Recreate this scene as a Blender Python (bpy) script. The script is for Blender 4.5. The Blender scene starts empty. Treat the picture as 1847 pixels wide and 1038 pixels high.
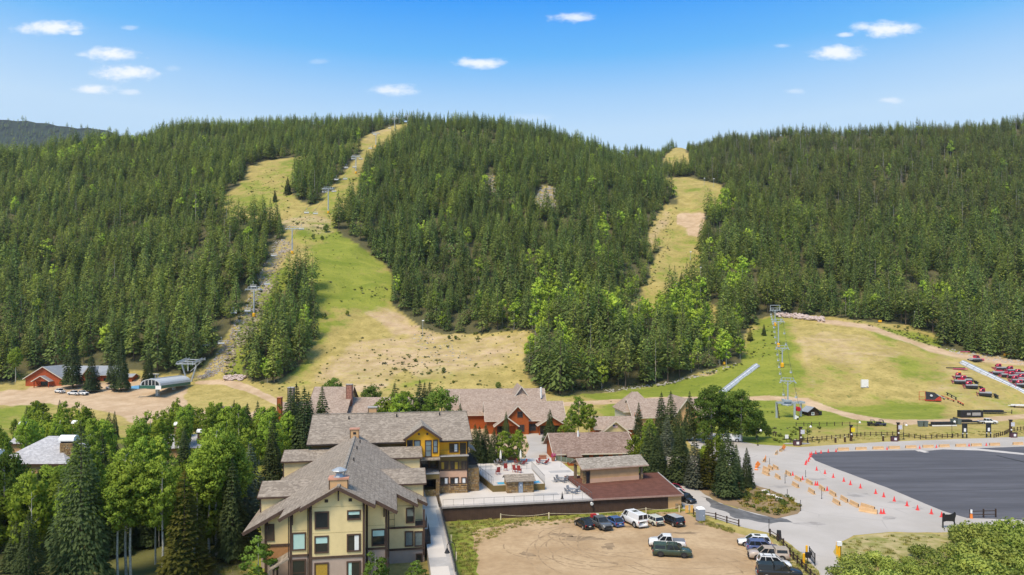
import bpy, math, random
import numpy as np
from math import sin, cos, pi, radians
from mathutils import Vector, Matrix
random.seed(7); RNG = np.random.default_rng(7)
S = bpy.context.scene
COL = S.collection
# ------------------------------------------------------------------ camera, light, sky
F, CX, VH, CH = 1248.0, 923.5, 590.0, 33.0      # focal length in photo pixels, centre column, horizon row, camera height (m)
cam = bpy.data.cameras.new('camera'); cam_o = bpy.data.objects.new('camera', cam); COL.objects.link(cam_o)
cam.sensor_width = 36.0; cam.lens = 36.0 * F / 1847.0
cam.shift_y = (VH - 519.0) / 1847.0
cam.clip_start = 0.5; cam.clip_end = 12000
cam_o.location = (0, 0, CH); cam_o.rotation_euler = (radians(90), 0, 0)
S.camera = cam_o
SUN_EL, SUN_AZ = 57.0, 214.0                     # degrees; azimuth clockwise from +Y
sun = bpy.data.lights.new('sun', 'SUN'); sun_o = bpy.data.objects.new('sun', sun); COL.objects.link(sun_o)
sun.energy = 4.3; sun.angle = radians(22); sun.color = (1.0, 0.86, 0.66)
_d = Vector((sin(radians(SUN_AZ)) * cos(radians(SUN_EL)), cos(radians(SUN_AZ)) * cos(radians(SUN_EL)), sin(radians(SUN_EL))))
sun_o.rotation_euler = _d.to_track_quat('Z', 'Y').to_euler(); sun_o.location = (-60, -60, 200)
S.view_settings.view_transform = 'Standard'; S.view_settings.look = 'None'
S.view_settings.exposure = 0.17; S.view_settings.gamma = 1.0
S.view_settings.use_curve_mapping = False
S.render.engine = 'CYCLES'
S.cycles.max_bounces = 6; S.cycles.diffuse_bounces = 4; S.cycles.glossy_bounces = 2; S.cycles.transmission_bounces = 3
S.cycles.transparent_max_bounces = 6
world = bpy.data.worlds.new('World'); S.world = world; world.use_nodes = True

class NT:
    """small node-tree helper"""
    def __init__(s, tree): s.t = tree; s.n = tree.nodes; s.l = tree.links
    def node(s, typ, **kw):
        n = s.n.new(typ)
        for k, v in kw.items(): setattr(n, k, v)
        return n
    def put(s, sock, v):
        if v is None: return
        if hasattr(v, 'is_linked') or isinstance(v, bpy.types.NodeSocket): s.l.new(v, sock)
        else:
            if hasattr(sock.default_value, '__len__') and not hasattr(v, '__len__'): v = [v] * len(sock.default_value)
            if hasattr(v, '__len__') and hasattr(sock.default_value, '__len__') and len(v) == 3 and len(sock.default_value) == 4: v = tuple(v) + (1,)
            sock.default_value = v
    def math(s, op, a, b=None, c=None, clamp=False):
        n = s.node('ShaderNodeMath', operation=op, use_clamp=clamp)
        for i, v in enumerate((a, b, c)): s.put(n.inputs[i], v)
        return n.outputs[0]
    def vmath(s, op, a, b=None):
        n = s.node('ShaderNodeVectorMath', operation=op)
        s.put(n.inputs[0], a)
        if b is not None: s.put(n.inputs[1], b)
        return n.outputs['Value'] if op in ('LENGTH', 'DOT_PRODUCT', 'DISTANCE') else n.outputs[0]
    def mix(s, f, a, b, blend='MIX'):
        n = s.node('ShaderNodeMix', data_type='RGBA', blend_type=blend)
        s.put(n.inputs[0], f); s.put(n.inputs[6], a); s.put(n.inputs[7], b)
        return n.outputs[2]
    def noise(s, vec, scale, detail=3, rough=.55, dist=0.0):
        n = s.node('ShaderNodeTexNoise'); s.put(n.inputs['Vector'], vec)
        n.inputs['Scale'].default_value = scale; n.inputs['Detail'].default_value = detail
        n.inputs['Roughness'].default_value = rough; n.inputs['Distortion'].default_value = dist
        return n.outputs[0]
    def ramp(s, f, pts, interp='LINEAR'):
        n = s.node('ShaderNodeValToRGB'); s.put(n.inputs[0], f); r = n.color_ramp; r.interpolation = interp
        while len(r.elements) < len(pts): r.elements.new(.5)
        for e, (p, c) in zip(r.elements, pts): e.position = p; e.color = tuple(c) + ((1,) if len(c) == 3 else ())
        return n.outputs[0]
    def sstep(s, x, lo, hi):
        n = s.node('ShaderNodeMapRange', interpolation_type='SMOOTHSTEP'); s.put(n.inputs[0], x)
        s.put(n.inputs[1], lo); s.put(n.inputs[2], hi); n.inputs[3].default_value = 0; n.inputs[4].default_value = 1
        return n.outputs[0]
    def comb(s, x, y, z):
        n = s.node('ShaderNodeCombineXYZ')
        for i, v in enumerate((x, y, z)): s.put(n.inputs[i], v)
        return n.outputs[0]
    def scalev(s, vec, sc):
        n = s.node('ShaderNodeMapping'); s.put(n.inputs[0], vec); n.inputs['Scale'].default_value = sc
        return n.outputs[0]

def build_world():
    t = NT(world.node_tree); t.n.clear()
    out = t.node('ShaderNodeOutputWorld'); bg = t.node('ShaderNodeBackground'); t.l.new(bg.outputs[0], out.inputs[0])
    tc = t.node('ShaderNodeTexCoord'); d = t.vmath('NORMALIZE', tc.outputs['Generated'])
    sep = t.node('ShaderNodeSeparateXYZ'); t.l.new(d, sep.inputs[0]); x, y, z = sep.outputs
    sky = t.node('ShaderNodeTexSky', sky_type='NISHITA'); sky.sun_disc = False
    sky.sun_elevation = radians(SUN_EL); sky.sun_rotation = radians(SUN_AZ); sky.air_density = 1.1; sky.dust_density = .3; sky.ozone_density = 2.0
    grad = t.ramp(z, [(0.0, (.56, .71, .87)), (.27, (.52, .72, .92)), (.315, (.35, .61, .92)), (.365, (.11, .455, .92)), (.43, (.0, .30, .92)), (.60, (.10, .36, .84)), (1.0, (.34, .47, .66))])
    base = t.mix(.92, t.vmath('MULTIPLY', sky.outputs[0], (.1, .1, .1)), grad)
    # small fair weather clouds, placed by direction: slope coordinates x/y and z/y in front of the hills
    yy = t.math('MAXIMUM', y, .05); sx = t.math('DIVIDE', x, yy); sz = t.math('DIVIDE', z, yy)
    p = t.comb(sx, sz, 0.0)
    w1 = t.noise(t.scalev(p, (1, 1.8, 1)), 26, 4, .6); w2 = t.noise(t.scalev(p, (1, 2.2, 1)), 60, 4, .65)
    m = None
    for (u, v, ru, rv, op) in CLOUDS:
        cx, cz = (u - CX) / F, (VH - v) / F
        q = t.vmath('MULTIPLY', t.vmath('SUBTRACT', p, (cx, cz, 0)), (F / ru, F / rv, 0))
        # flatter base than top
        r = t.vmath('LENGTH', q)
        e = t.math('ADD', r, t.math('MULTIPLY', t.math('SUBTRACT', w1, .5), 1.7))
        e = t.math('ADD', e, t.math('MULTIPLY', t.math('SUBTRACT', w2, .5), 1.1))
        k = t.math('MULTIPLY', t.sstep(e, 1.2, .12), op * .92)
        m = k if m is None else t.math('MAXIMUM', m, k)
    front = t.sstep(y, .1, .2)
    m = t.math('MULTIPLY', m, front)
    col = t.mix(m, base, (.93, .95, 1.0, 1))
    t.l.new(col, bg.inputs[0]); bg.inputs[1].default_value = 1.0
CLOUDS = [(92, 51, 62, 14, 1), (136, 60, 16, 6, .8), (235, 50, 18, 5, .35), (203, 98, 52, 13, 1), (150, 99, 16, 5, .5), (226, 132, 58, 15, 1), (168, 162, 40, 10, .9),
          (234, 167, 24, 6, .5), (1037, 33, 44, 9, .85), (862, 114, 44, 11, .95), (708, 164, 42, 11, .85), (1605, 53, 58, 16, 1), (1557, 48, 22, 9, .8), (1524, 63, 16, 5, .7),
          (1508, 95, 48, 15, 1), (1412, 82, 14, 5, .4), (1433, 165, 20, 6, .35), (1605, 181, 26, 7, .55), (577, 111, 18, 6, .2), (312, 123, 16, 6, .2), (955, 212, 40, 8, .2)]
build_world()

# ------------------------------------------------------------------ geometry from the photograph's measurements
def W3(u, v, d): return Vector(((u - CX) / F * d, d, CH + (VH - v) / F * d))
def PZ(u, v, z=0.0): return W3(u, v, (CH - z) * F / (v - VH))
AX = radians(10.0); EX = Vector((cos(AX), sin(AX), 0)); EY = Vector((-sin(AX), cos(AX), 0)); LO = Vector((-21.04, 84, 0))
def LW(a, b, z=0.0): return LO + EX * a + EY * b + Vector((0, 0, z))
def LZ(u, v, z=2.5):
    p = PZ(u, v, z) - LO
    return p.dot(EX), p.dot(EY)

# terrain profiles: photo column -> (photo row of the bare ground, distance)
PROF = {
 -700: [(692,300),(600,345),(480,430),(380,540),(320,620),(293,680)],
 0: [(720,275),(692,300),(600,345),(480,430),(380,530),(310,620),(286,680)],
 180: [(720,275),(692,300),(600,345),(480,430),(380,530),(305,640),(268,720)],
 300: [(718,277),(692,300),(600,345),(480,430),(400,510),(340,590),(290,680),(243,800)],
 420: [(718,277),(690,300),(570,355),(458,425),(400,480),(345,560),(300,640),(260,730),(238,850)],
 530: [(718,277),(700,292),(600,350),(500,400),(440,440),(400,475),(345,545),(290,660),(260,740),(231,870)],
 640: [(720,275),(650,328),(600,362),(540,395),(450,440),(385,495),(312,590),(275,670),(240,790),(226,870)],
 735: [(720,275),(650,328),(600,370),(520,415),(430,480),(330,590),(260,720),(228,850)],
 850: [(720,275),(650,325),(595,370),(520,420),(430,485),(330,590),(270,690),(231,800)],
 960: [(715,280),(690,298),(600,350),(520,420),(430,490),(330,600),(270,700),(241,800)],
 1080: [(705,290),(600,340),(530,400),(430,490),(340,600),(296,700),(278,780)],
 1150: [(705,290),(620,330),(550,400),(480,460),(400,560),(330,680),(300,780),(280,900)],
 1215: [(700,292),(620,330),(560,385),(480,470),(410,560),(330,680),(318,740),(300,880),(267,1020)],
 1300: [(712,285),(680,300),(620,345),(570,395),(480,470),(400,560),(330,670),(280,790),(258,900)],
 1420: [(740,262),(700,285),(650,315),(610,345),(578,385),(500,440),(430,500),(330,630),(270,760),(250,850)],
 1560: [(740,262),(690,290),(640,320),(600,350),(580,375),(500,440),(430,500),(330,630),(270,750),(248,840)],
 1700: [(745,258),(690,290),(650,315),(612,350),(500,430),(430,490),(330,620),(270,730),(243,830)],
 1847: [(745,258),(700,280),(650,320),(560,390),(430,480),(330,600),(270,700),(237,800)],
 2700: [(745,258),(700,280),(650,320),(560,390),(430,480),(330,600),(270,700),(237,800)]}
_us = sorted(PROF); RIDGE_D = [PROF[u][-1][1] for u in _us]
DG = np.concatenate([np.linspace(20, 85, 12), 33 * F / (np.linspace(1075, 768, 130) - VH)[0:], np.linspace(235, 420, 110)[1:], np.linspace(420, 1080, 190)[1:], np.linspace(1080, 3200, 24)[1:]])
DG = np.unique(np.round(DG, 3))
UG = np.concatenate([np.linspace(-900, -100, 40), np.arange(-95, 1955, 5.0), np.linspace(1960, 2800, 40)])
def pchip(xs, ys, xq):
    xs = np.array(xs, float); ys = np.array(ys, float); h = np.diff(xs); dl = np.diff(ys) / h
    m = np.zeros(len(xs)); m[0], m[-1] = dl[0], dl[-1]
    for i in range(1, len(xs) - 1):
        if dl[i-1] * dl[i] > 0:
            w1, w2 = 2 * h[i] + h[i-1], h[i] + 2 * h[i-1]; m[i] = (w1 + w2) / (w1 / dl[i-1] + w2 / dl[i])
    k = np.clip(np.searchsorted(xs, xq) - 1, 0, len(xs) - 2); t = np.clip((xq - xs[k]) / h[k], 0, 1)
    return ((2*t**3-3*t**2+1)*ys[k] + (t**3-2*t**2+t)*h[k]*m[k] + (-2*t**3+3*t**2)*ys[k+1] + (t**3-t**2)*h[k]*m[k+1])
cols = []
for u in _us:
    pts = [(20, 0), (150, 0), (234, 0)] + [(d, max(.0, CH + (VH - v) / F * d)) for v, d in PROF[u]]
    de, ze = pts[-1]; pts += [(de + 60, ze + 1), (de + 400, ze - 60), (3300, ze - 420)]
    cols.append(pchip([p[0] for p in pts], [p[1] for p in pts], DG))
cols = np.array(cols)
ZG = np.stack([np.interp(UG, _us, cols[:, j]) for j in range(len(DG))], 1)      # [u, d]
ker = np.exp(-np.linspace(-2, 2, 11) ** 2); ker /= ker.sum()
ZG = np.apply_along_axis(lambda c: np.convolve(np.pad(c, 5, mode='edge'), ker, 'valid'), 0, ZG)
def fnoise(x, y, seed=0):
    r = np.zeros_like(x, dtype=float); rg = np.random.default_rng(seed)
    for k in range(22):
        a = rg.uniform(0, 2*pi); wl = 10 ** rg.uniform(1.0, 2.1); ph = rg.uniform(0, 2*pi)
        r += np.sin((x*cos(a) + y*sin(a)) * 2*pi/wl + ph) * (wl/60) ** .8
    return r / 4
UU, DD = np.meshgrid(UG, DG, indexing='ij'); XX = (UU - CX) / F * DD
ZG += fnoise(XX, DD, 3) * np.clip((DD - 275) / 120, 0, 1) * 1.5
def gz(x, y):
    """ground height at (x, y)"""
    y = np.maximum(np.asarray(y, float), 20.1); u = CX + np.asarray(x, float) / y * F
    i = np.clip(np.searchsorted(UG, u) - 1, 0, len(UG) - 2); j = np.clip(np.searchsorted(DG, y) - 1, 0, len(DG) - 2)
    tu = np.clip((u - UG[i]) / (UG[i+1] - UG[i]), 0, 1); td = np.clip((y - DG[j]) / (DG[j+1] - DG[j]), 0, 1)
    return (ZG[i, j]*(1-tu)*(1-td) + ZG[i+1, j]*tu*(1-td) + ZG[i, j+1]*(1-tu)*td + ZG[i+1, j+1]*tu*td)
_dm = np.linspace(60, 1050, 4000)
def G(u, v):
    """point of the ground seen at photo pixel (u, v)"""
    x = (u - CX) / F * _dm; z = CH + (VH - v) / F * _dm
    k = np.nonzero(z <= gz(x, _dm))[0]
    d = _dm[k[0]] if len(k) else 900.0
    p = W3(u, v, d); p.z = float(gz(p.x, p.y)); return p
def inpoly(px, py, poly):
    px = np.asarray(px, float); py = np.asarray(py, float); c = np.zeros(px.shape, bool); n = len(poly)
    for i in range(n):
        x1, y1 = poly[i]; x2, y2 = poly[i-1]
        if y1 == y2: continue
        c ^= ((y1 > py) != (y2 > py)) & (px < (x2 - x1) * (py - y1) / (y2 - y1) + x1)
    return c

# ------------------------------------------------------------------ materials
MATS = {}
def mat(name, c, rough=.85, var=.12, scale=3.0, spec=.25, metal=0.0, bump=0.0, stretch=(1, 1, 1), coat=0.0, c2=None, coords='Object', fine=None):
    """procedural surface: base colour with noise variation, optional second colour and bump"""
    if name in MATS: return MATS[name]
    m = bpy.data.materials.new(name); m.use_nodes = True; t = NT(m.node_tree); b = t.n['Principled BSDF']
    tc = t.node('ShaderNodeTexCoord').outputs[coords]; vec = t.scalev(tc, stretch)
    n = t.noise(vec, scale, 4, .6)
    lo = tuple(max(0, x * (1 - var)) for x in c); hi = tuple(min(1, x * (1 + var)) for x in c)
    if c2: lo, hi = c, c2
    col = t.mix(t.sstep(n, .3, .7), lo, hi)
    if fine:
        n2 = t.noise(vec, fine[0], 2, .7); col = t.mix(t.math('MULTIPLY', t.sstep(n2, .35, .68), fine[1]), col, tuple(x * fine[2] for x in c))
    t.put(b.inputs['Base Color'], col); b.inputs['Roughness'].default_value = rough; b.inputs['Metallic'].default_value = metal
    b.inputs['Specular IOR Level'].default_value = spec; b.inputs['Coat Weight'].default_value = coat
    if bump:
        bn = t.node('ShaderNodeBump'); bn.inputs['Strength'].default_value = bump; bn.inputs['Distance'].default_value = .05
        t.put(bn.inputs['Height'], t.noise(vec, scale * 3, 4, .65)); t.l.new(bn.outputs[0], b.inputs['Normal'])
    MATS[name] = m; return m
def shingle(name, c1, c2, sc=1.0):
    m = bpy.data.materials.new(name); m.use_nodes = True; t = NT(m.node_tree); b = t.n['Principled BSDF']
    tc = t.node('ShaderNodeTexCoord').outputs['Object']
    vo = t.node('ShaderNodeTexVoronoi'); t.put(vo.inputs['Vector'], t.scalev(tc, (2.6*sc, 2.6*sc, 6.0*sc))); vo.inputs['Scale'].default_value = 1.0
    sp = t.node('ShaderNodeSeparateColor'); t.l.new(vo.outputs['Color'], sp.inputs[0])
    n = t.noise(tc, .35, 3, .6); n2 = t.noise(t.scalev(tc, (5, 5, 9)), 1.0, 3, .7)
    f = t.math('ADD', t.math('MULTIPLY', sp.outputs[0], .5), t.math('MULTIPLY', n2, .5))
    col = t.mix(t.sstep(f, .25, .8), c1, c2); col = t.mix(t.math('MULTIPLY', t.sstep(n, .4, .75), .35), col, tuple(x * .72 for x in c1))
    sz_ = t.node('ShaderNodeSeparateXYZ'); t.l.new(tc, sz_.inputs[0]); fr = t.math('FRACT', t.math('MULTIPLY', sz_.outputs[2], 3.4)); col = t.mix(t.math('MULTIPLY', t.sstep(fr, .30, .05), .30), col, tuple(x * .55 for x in c1))
    t.put(b.inputs['Base Color'], col); b.inputs['Roughness'].default_value = .9; b.inputs['Specular IOR Level'].default_value = .15
    bn = t.node('ShaderNodeBump'); bn.inputs['Strength'].default_value = .5; bn.inputs['Distance'].default_value = .06
    t.put(bn.inputs['Height'], f); t.l.new(bn.outputs[0], b.inputs['Normal'])
    MATS[name] = m; return m
def glass(name, c=(.02, .025, .03), rough=.08):
    m = bpy.data.materials.new(name); m.use_nodes = True; t = NT(m.node_tree); b = t.n['Principled BSDF']
    tc = t.node('ShaderNodeTexCoord').outputs['Object']; n = t.noise(tc, .9, 2)
    t.put(b.inputs['Base Color'], t.mix(n, tuple(x * .6 for x in c), tuple(min(1, x * 1.4) for x in c)))
    b.inputs['Roughness'].default_value = rough; b.inputs['Specular IOR Level'].default_value = .5
    MATS[name] = m; return m
def foliage(name, c1, c2, nscale=.5, rnd=.5, tint_to=None):
    """leaf colour: per-tree random between two greens, clump noise, optional per-tree 'tint' towards another colour"""
    m = bpy.data.materials.new(name); m.use_nodes = True; t = NT(m.node_tree); b = t.n['Principled BSDF']
    tc = t.node('ShaderNodeTexCoord').outputs['Object']; oi = t.node('ShaderNodeObjectInfo')
    n = t.noise(tc, nscale, 3, .6)
    f = t.math('ADD', t.math('MULTIPLY', oi.outputs['Random'], rnd), t.math('MULTIPLY', t.sstep(n, .3, .7), 1 - rnd))
    col = t.mix(f, c1, c2)
    h2 = t.math('FRACT', t.math('MULTIPLY', oi.outputs['Random'], 17.31)); h3 = t.math('FRACT', t.math('MULTIPLY', oi.outputs['Random'], 41.7))
    col = t.mix(t.math('MULTIPLY', h3, .26), col, tuple((c2[0]*1.25, c2[1]*.95, c2[2]*.8)))
    col = t.vmath('MULTIPLY', col, t.comb(*[t.math('MULTIPLY_ADD', h2, .62, .66)]*3))
    if tint_to:
        at = t.node('ShaderNodeAttribute', attribute_type='INSTANCER', attribute_name='tint')
        col = t.mix(at.outputs['Fac'], col, tint_to)
    t.put(b.inputs['Base Color'], col); b.inputs['Roughness'].default_value = .75; b.inputs['Specular IOR Level'].default_value = .12
    tr = t.node('ShaderNodeBsdfTranslucent'); t.put(tr.inputs[0], t.mix(.5, col, (.16, .22, .03)))
    mx = t.node('ShaderNodeMixShader'); mx.inputs[0].default_value = .42
    t.l.new(b.outputs[0], mx.inputs[1]); t.l.new(tr.outputs[0], mx.inputs[2]); t.l.new(mx.outputs[0], t.n['Material Output'].inputs[0])
    MATS[name] = m; return m

# ------------------------------------------------------------------ mesh builder and object helpers
class MB:
    def __init__(s): s.v = []; s.f = []
    def poly(s, pts):
        i = len(s.v); s.v += [tuple(p) for p in pts]; s.f.append(tuple(range(i, i + len(pts)))); return s
    def hexa(s, p):
        """8 corners: bottom ring 0-3, top ring 4-7"""
        i = len(s.v); s.v += [tuple(q) for q in p]
        for f in ((3,2,1,0),(4,5,6,7),(0,1,5,4),(1,2,6,5),(2,3,7,6),(3,0,4,7)): s.f.append(tuple(i + k for k in f))
        return s
    def box(s, x0, x1, y0, y1, z0, z1):
        return s.hexa([(x0,y0,z0),(x1,y0,z0),(x1,y1,z0),(x0,y1,z0),(x0,y0,z1),(x1,y0,z1),(x1,y1,z1),(x0,y1,z1)])
    def obox(s, c, ax, ay, az, hx, hy, hz):
        c = Vector(c); ax, ay, az = Vector(ax), Vector(ay), Vector(az)
        return s.hexa([c + ax*hx*i + ay*hy*j + az*hz*k for k in (-1, 1) for i, j in ((-1,-1),(1,-1),(1,1),(-1,1))])
    def prism(s, base, off):
        """extrude polygon (3D points) by a vector"""
        i = len(s.v); n = len(base); off = Vector(off); base = [Vector(p) for p in base]
        s.v += [tuple(p) for p in base] + [tuple(p + off) for p in base]
        s.f.append(tuple(i + k for k in reversed(range(n)))); s.f.append(tuple(i + n + k for k in range(n)))
        for k in range(n): s.f.append((i + k, i + (k+1) % n, i + n + (k+1) % n, i + n + k))
        return s
    def tube(s, p0, p1, r, n=6, r2=None, cap=True):
        p0, p1 = Vector(p0), Vector(p1); d = (p1 - p0)
        if d.length < 1e-6: return s
        d.normalize(); a = d.orthogonal().normalized(); b = d.cross(a); r2 = r if r2 is None else r2; i = len(s.v)
        for p, q in ((p0, r), (p1, r2)):
            for k in range(n): s.v.append(tuple(p + a * (q * cos(2*pi*k/n)) + b * (q * sin(2*pi*k/n))))
        for k in range(n): s.f.append((i + k, i + (k+1) % n, i + n + (k+1) % n, i + n + k))
        if cap: s.f.append(tuple(i + k for k in reversed(range(n)))); s.f.append(tuple(i + n + k for k in range(n)))
        return s
    def path(s, pts, r, n=6, r2=None):
        r2 = r if r2 is None else r2; k = len(pts) - 1
        for j in range(k): s.tube(pts[j], pts[j+1], r + (r2-r)*j/k, n, r + (r2-r)*(j+1)/k)
        return s
    def lathe(s, prof, n=10, c=(0, 0, 0)):
        i = len(s.v); c = Vector(c)
        for r, z in prof:
            for k in range(n): s.v.append((c.x + r*cos(2*pi*k/n), c.y + r*sin(2*pi*k/n), c.z + z))
        for j in range(len(prof) - 1):
            for k in range(n): s.f.append((i+j*n+k, i+j*n+(k+1)%n, i+(j+1)*n+(k+1)%n, i+(j+1)*n+k))
        s.f.append(tuple(i + k for k in reversed(range(n)))); s.f.append(tuple(i + (len(prof)-1)*n + k for k in range(n)))
        return s
    def mesh(s, name, m=None, smooth=False):
        me = bpy.data.meshes.new(name); me.from_pydata(s.v, [], s.f); me.validate()
        if m: me.materials.append(m)
        if smooth: me.polygons.foreach_set('use_smooth', [True] * len(me.polygons))
        me.update(); return me
    def build(s, name, m, parent=None, smooth=False):
        return mk(name, s.mesh(name, m, smooth), parent)
def mk(name, data, parent=None):
    o = bpy.data.objects.new(name, data); COL.objects.link(o)
    if parent is not None: o.parent = parent
    return o
def tag(o, label=None, cat=None, group=None, kind=None):
    for k, v in (('label', label), ('category', cat), ('group', group), ('kind', kind)):
        if v: o[k] = v
    return o
def thing(name, label, cat, loc=(0, 0, 0), rz=0.0, group=None):
    o = mk(name, None); o.location = loc; o.rotation_euler = (0, 0, rz); o.empty_display_size = .5
    return tag(o, label, cat, group)
KIDS = {}
def kids(o):
    return [c for c in o.children]
def dup(root, loc, rz=0.0, label=None, group=None, scale=None):
    r = root.copy(); COL.objects.link(r); r.location = loc; r.rotation_euler = (0, 0, rz)
    if label: r['label'] = label
    if group: r['group'] = group
    if scale: r.scale = (scale,) * 3
    for ch in kids(root):
        c = ch.copy(); COL.objects.link(c); c.parent = r
        for g in kids(ch):
            q = g.copy(); COL.objects.link(q); q.parent = c
    return r
# ------------------------------------------------------------------ ground cover zones (photo outlines of bare ground)
ISLAND = [(522,345),(540,362),(560,372),(578,358),(606,328),(640,288),(655,272),(640,268),(600,278),(555,296),(528,318)]
STRIP = [(452,690),(500,692),(545,655),(570,605),(568,535),(556,482),(545,470),(532,500),(500,545),(468,605),(436,668)]
RUNS_A = [(405,352),(430,338),(447,302),(480,290),(552,282),(600,272),(645,257),(660,245),(690,234),(705,228),(735,222),(742,236),(705,258),(688,272),(664,296),
  (650,330),(638,362),(612,390),(604,412),(625,430),(660,450),(690,474),(707,495),(706,550),(735,572),(762,592),(800,604),(860,602),(945,596),(962,602),(948,622),(944,650),
  (955,682),(985,704),(1010,714),(1100,708),(1200,692),(1270,670),(1335,655),(1342,620),(1345,596),(1372,576),(1400,567),(1480,570),(1560,580),(1640,588),(1690,606),(1702,628),(1760,638),(1847,652),(2800,665),
  (2800,1400),(-900,1400),(-900,695),(0,694),(200,688),(335,682),(385,642),(425,575),(465,505),(500,445),(512,420),(500,412),(470,402),(400,392)]
RUN_B = [(1120,575),(1150,535),(1168,505),(1178,470),(1207,430),(1225,395),(1222,360),(1205,335),(1198,320),(1240,320),(1303,335),(1308,355),(1300,378),(1276,392),(1266,430),(1264,480),(1262,505),(1236,524),(1215,540),(1185,556),(1150,580)]
RUN_C = [(1186,306),(1195,287),(1215,268),(1236,262),(1246,290),(1240,310)]
GAP_D = [(1250,560),(1275,545),(1302,560),(1312,585),(1280,592)]
LODGE = [(25,702),(28,674),(120,664),(255,666),(345,680),(340,702)]
SCREE = [[(870,320),(892,318),(894,352),(872,352)],[(980,335),(998,338),(1004,372),(985,380),(960,368)]]
GAP_E = [(1168,420),(1185,390),(1200,368),(1234,368),(1230,425),(1192,445),(1168,455)]
def clear_of_trees(u, v):
    c = inpoly(u, v, RUNS_A) & ~inpoly(u, v, ISLAND) & ~inpoly(u, v, STRIP)
    for p in (RUN_B, RUN_C, GAP_D, GAP_E, LODGE, *SCREE): c |= inpoly(u, v, p)
    return c
VV = VH - (ZG - CH) / DD * F
jx = fnoise(UU * .9, VV * 1.7, 11) * 5; jy = fnoise(UU * .8, VV * 1.9, 12) * 3
ju, jv = UU + jx * np.clip((VV - 200) / 300, .3, 1.2), VV + jy
CL = clear_of_trees(UU + jx * .25, VV + jy * .25).astype(float)
green = np.full(UU.shape, .33); dirt = np.full(UU.shape, .14); rock = np.zeros(UU.shape)
def zone(arr, val, *polys, jit=1.0, mode='set'):
    for p in polys:
        k = inpoly(UU + (ju - UU) * jit, VV + (jv - VV) * jit, p); arr[k] = val
# upper ski runs: yellow green grass
zone(green, .74, [(520,400),(600,395),(710,490),(712,545),(640,570),(560,560),(560,470)])
zone(green, .6, [(560,560),(700,540),(700,570),(640,600),(580,640),(560,690),(500,700),(540,650)])
zone(green, .18, [(590,600),(720,560),(960,590),(960,720),(520,740),(560,690)])
zone(dirt, .47, [(740,590),(830,600),(955,600),(950,650),(860,680),(760,690),(700,640),(730,610)])
zone(dirt, .52, [(700,555),(740,570),(760,600),(700,600),(650,570)])
zone(dirt, .50, [(560,690),(640,620),(760,600),(740,660),(680,720)])
zone(green, .42, [(600,660),(760,640),(860,680),(780,700),(640,700)])
zone(green, .52, [(400,340),(560,275),(560,330),(500,400),(420,370)])
zone(dirt, .46, [(500,380),(600,390),(600,420),(540,430),(505,415)], [(540,385),(600,400),(610,420),(560,412)])
zone(rock, .66, [(500,412),(540,440),(520,470),(470,600),(400,680),(330,690),(395,630),(440,550),(480,470)])
zone(green, .9, [(440,560),(470,520),(520,480),(530,500),(470,610),(440,690),(400,690),(430,610)])
zone(rock, .3, [(600,330),(660,300),(640,350),(600,400),(585,380)])
zone(green, .55, [(600,330),(660,300),(640,350),(600,400),(585,380)])
zone(dirt, .42, [(650,250),(700,228),(735,228),(700,240),(660,262)])
zone(green, .40, RUN_B); zone(dirt, .30, RUN_B)
zone(dirt, .98, [(1224,386),(1278,386),(1266,402),(1262,428),(1240,422),(1244,408),(1220,404)], jit=.25)
zone(dirt, .5, [(1168,420),(1200,372),(1218,380),(1190,430),(1168,455)])
zone(rock, .95, *SCREE)
# right hand beginner slope and meadows
zone(green, .86, [(985,706),(1200,692),(1340,655),(1345,610),(1400,560),(1425,600),(1440,690),(1400,716),(1080,726)])
zone(green, .20, [(1430,585),(1520,580),(1700,640),(1720,680),(1660,720),(1500,715),(1450,660)])
zone(dirt, .42, [(1430,600),(1560,600),(1640,640),(1560,680),(1450,640)])
zone(green, .52, [(1480,640),(1540,650),(1560,700),(1450,700)], [(1600,635),(1700,645),(1720,690),(1630,690)]); zone(green, .88, [(1100,726),(1400,722),(1480,750),(1640,735),(1700,755),(1520,775),(1430,800),(1360,800),(1100,760)])
zone(green, .92, [(1480,735),(1700,728),(1690,752),(1560,757),(1480,748)])
zone(green, .7, [(1560,585),(1700,612),(1740,640),(1690,640),(1600,610)])
zone(dirt, .40, [(1690,640),(1760,635),(2300,680),(2300,760),(1740,740),(1660,720)])
zone(green, .36, [(1440,770),(1847,755),(2400,750),(2400,790),(1847,786),(1600,796),(1440,806)])
# left base
zone(green, .32, [(-900,688),(0,688),(330,690),(360,700),(480,720),(500,745),(300,745),(220,712),(0,712),(-900,712)])
zone(dirt, .80, [(-900,705),(0,703),(120,702),(260,695),(330,700),(350,745),(520,745),(500,765),(240,760),(150,735),(0,728),(-900,728)], [(80,690),(330,685),(340,702),(90,702)])
zone(green, .62, [(-900,728),(0,725),(60,728),(100,742),(0,790),(-900,790)])
zone(green, .62, [(805,935),(1240,918),(1240,930),(1040,945),(900,960),(880,1060),(800,1060)]); zone(dirt, .36, [(805,935),(1240,918),(1240,930),(1040,945),(900,960),(880,1060),(800,1060)])
zone(green, .7, [(-900,790),(480,780),(480,1400),(-900,1400)]); zone(dirt, .45, [(340,960),(440,930),(470,1100),(330,1100)])
zone(dirt, .9, [(838,742),(865,742),(990,785),(1020,840),(845,850)], [(1340,850),(1380,860),(1360,880)])
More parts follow.
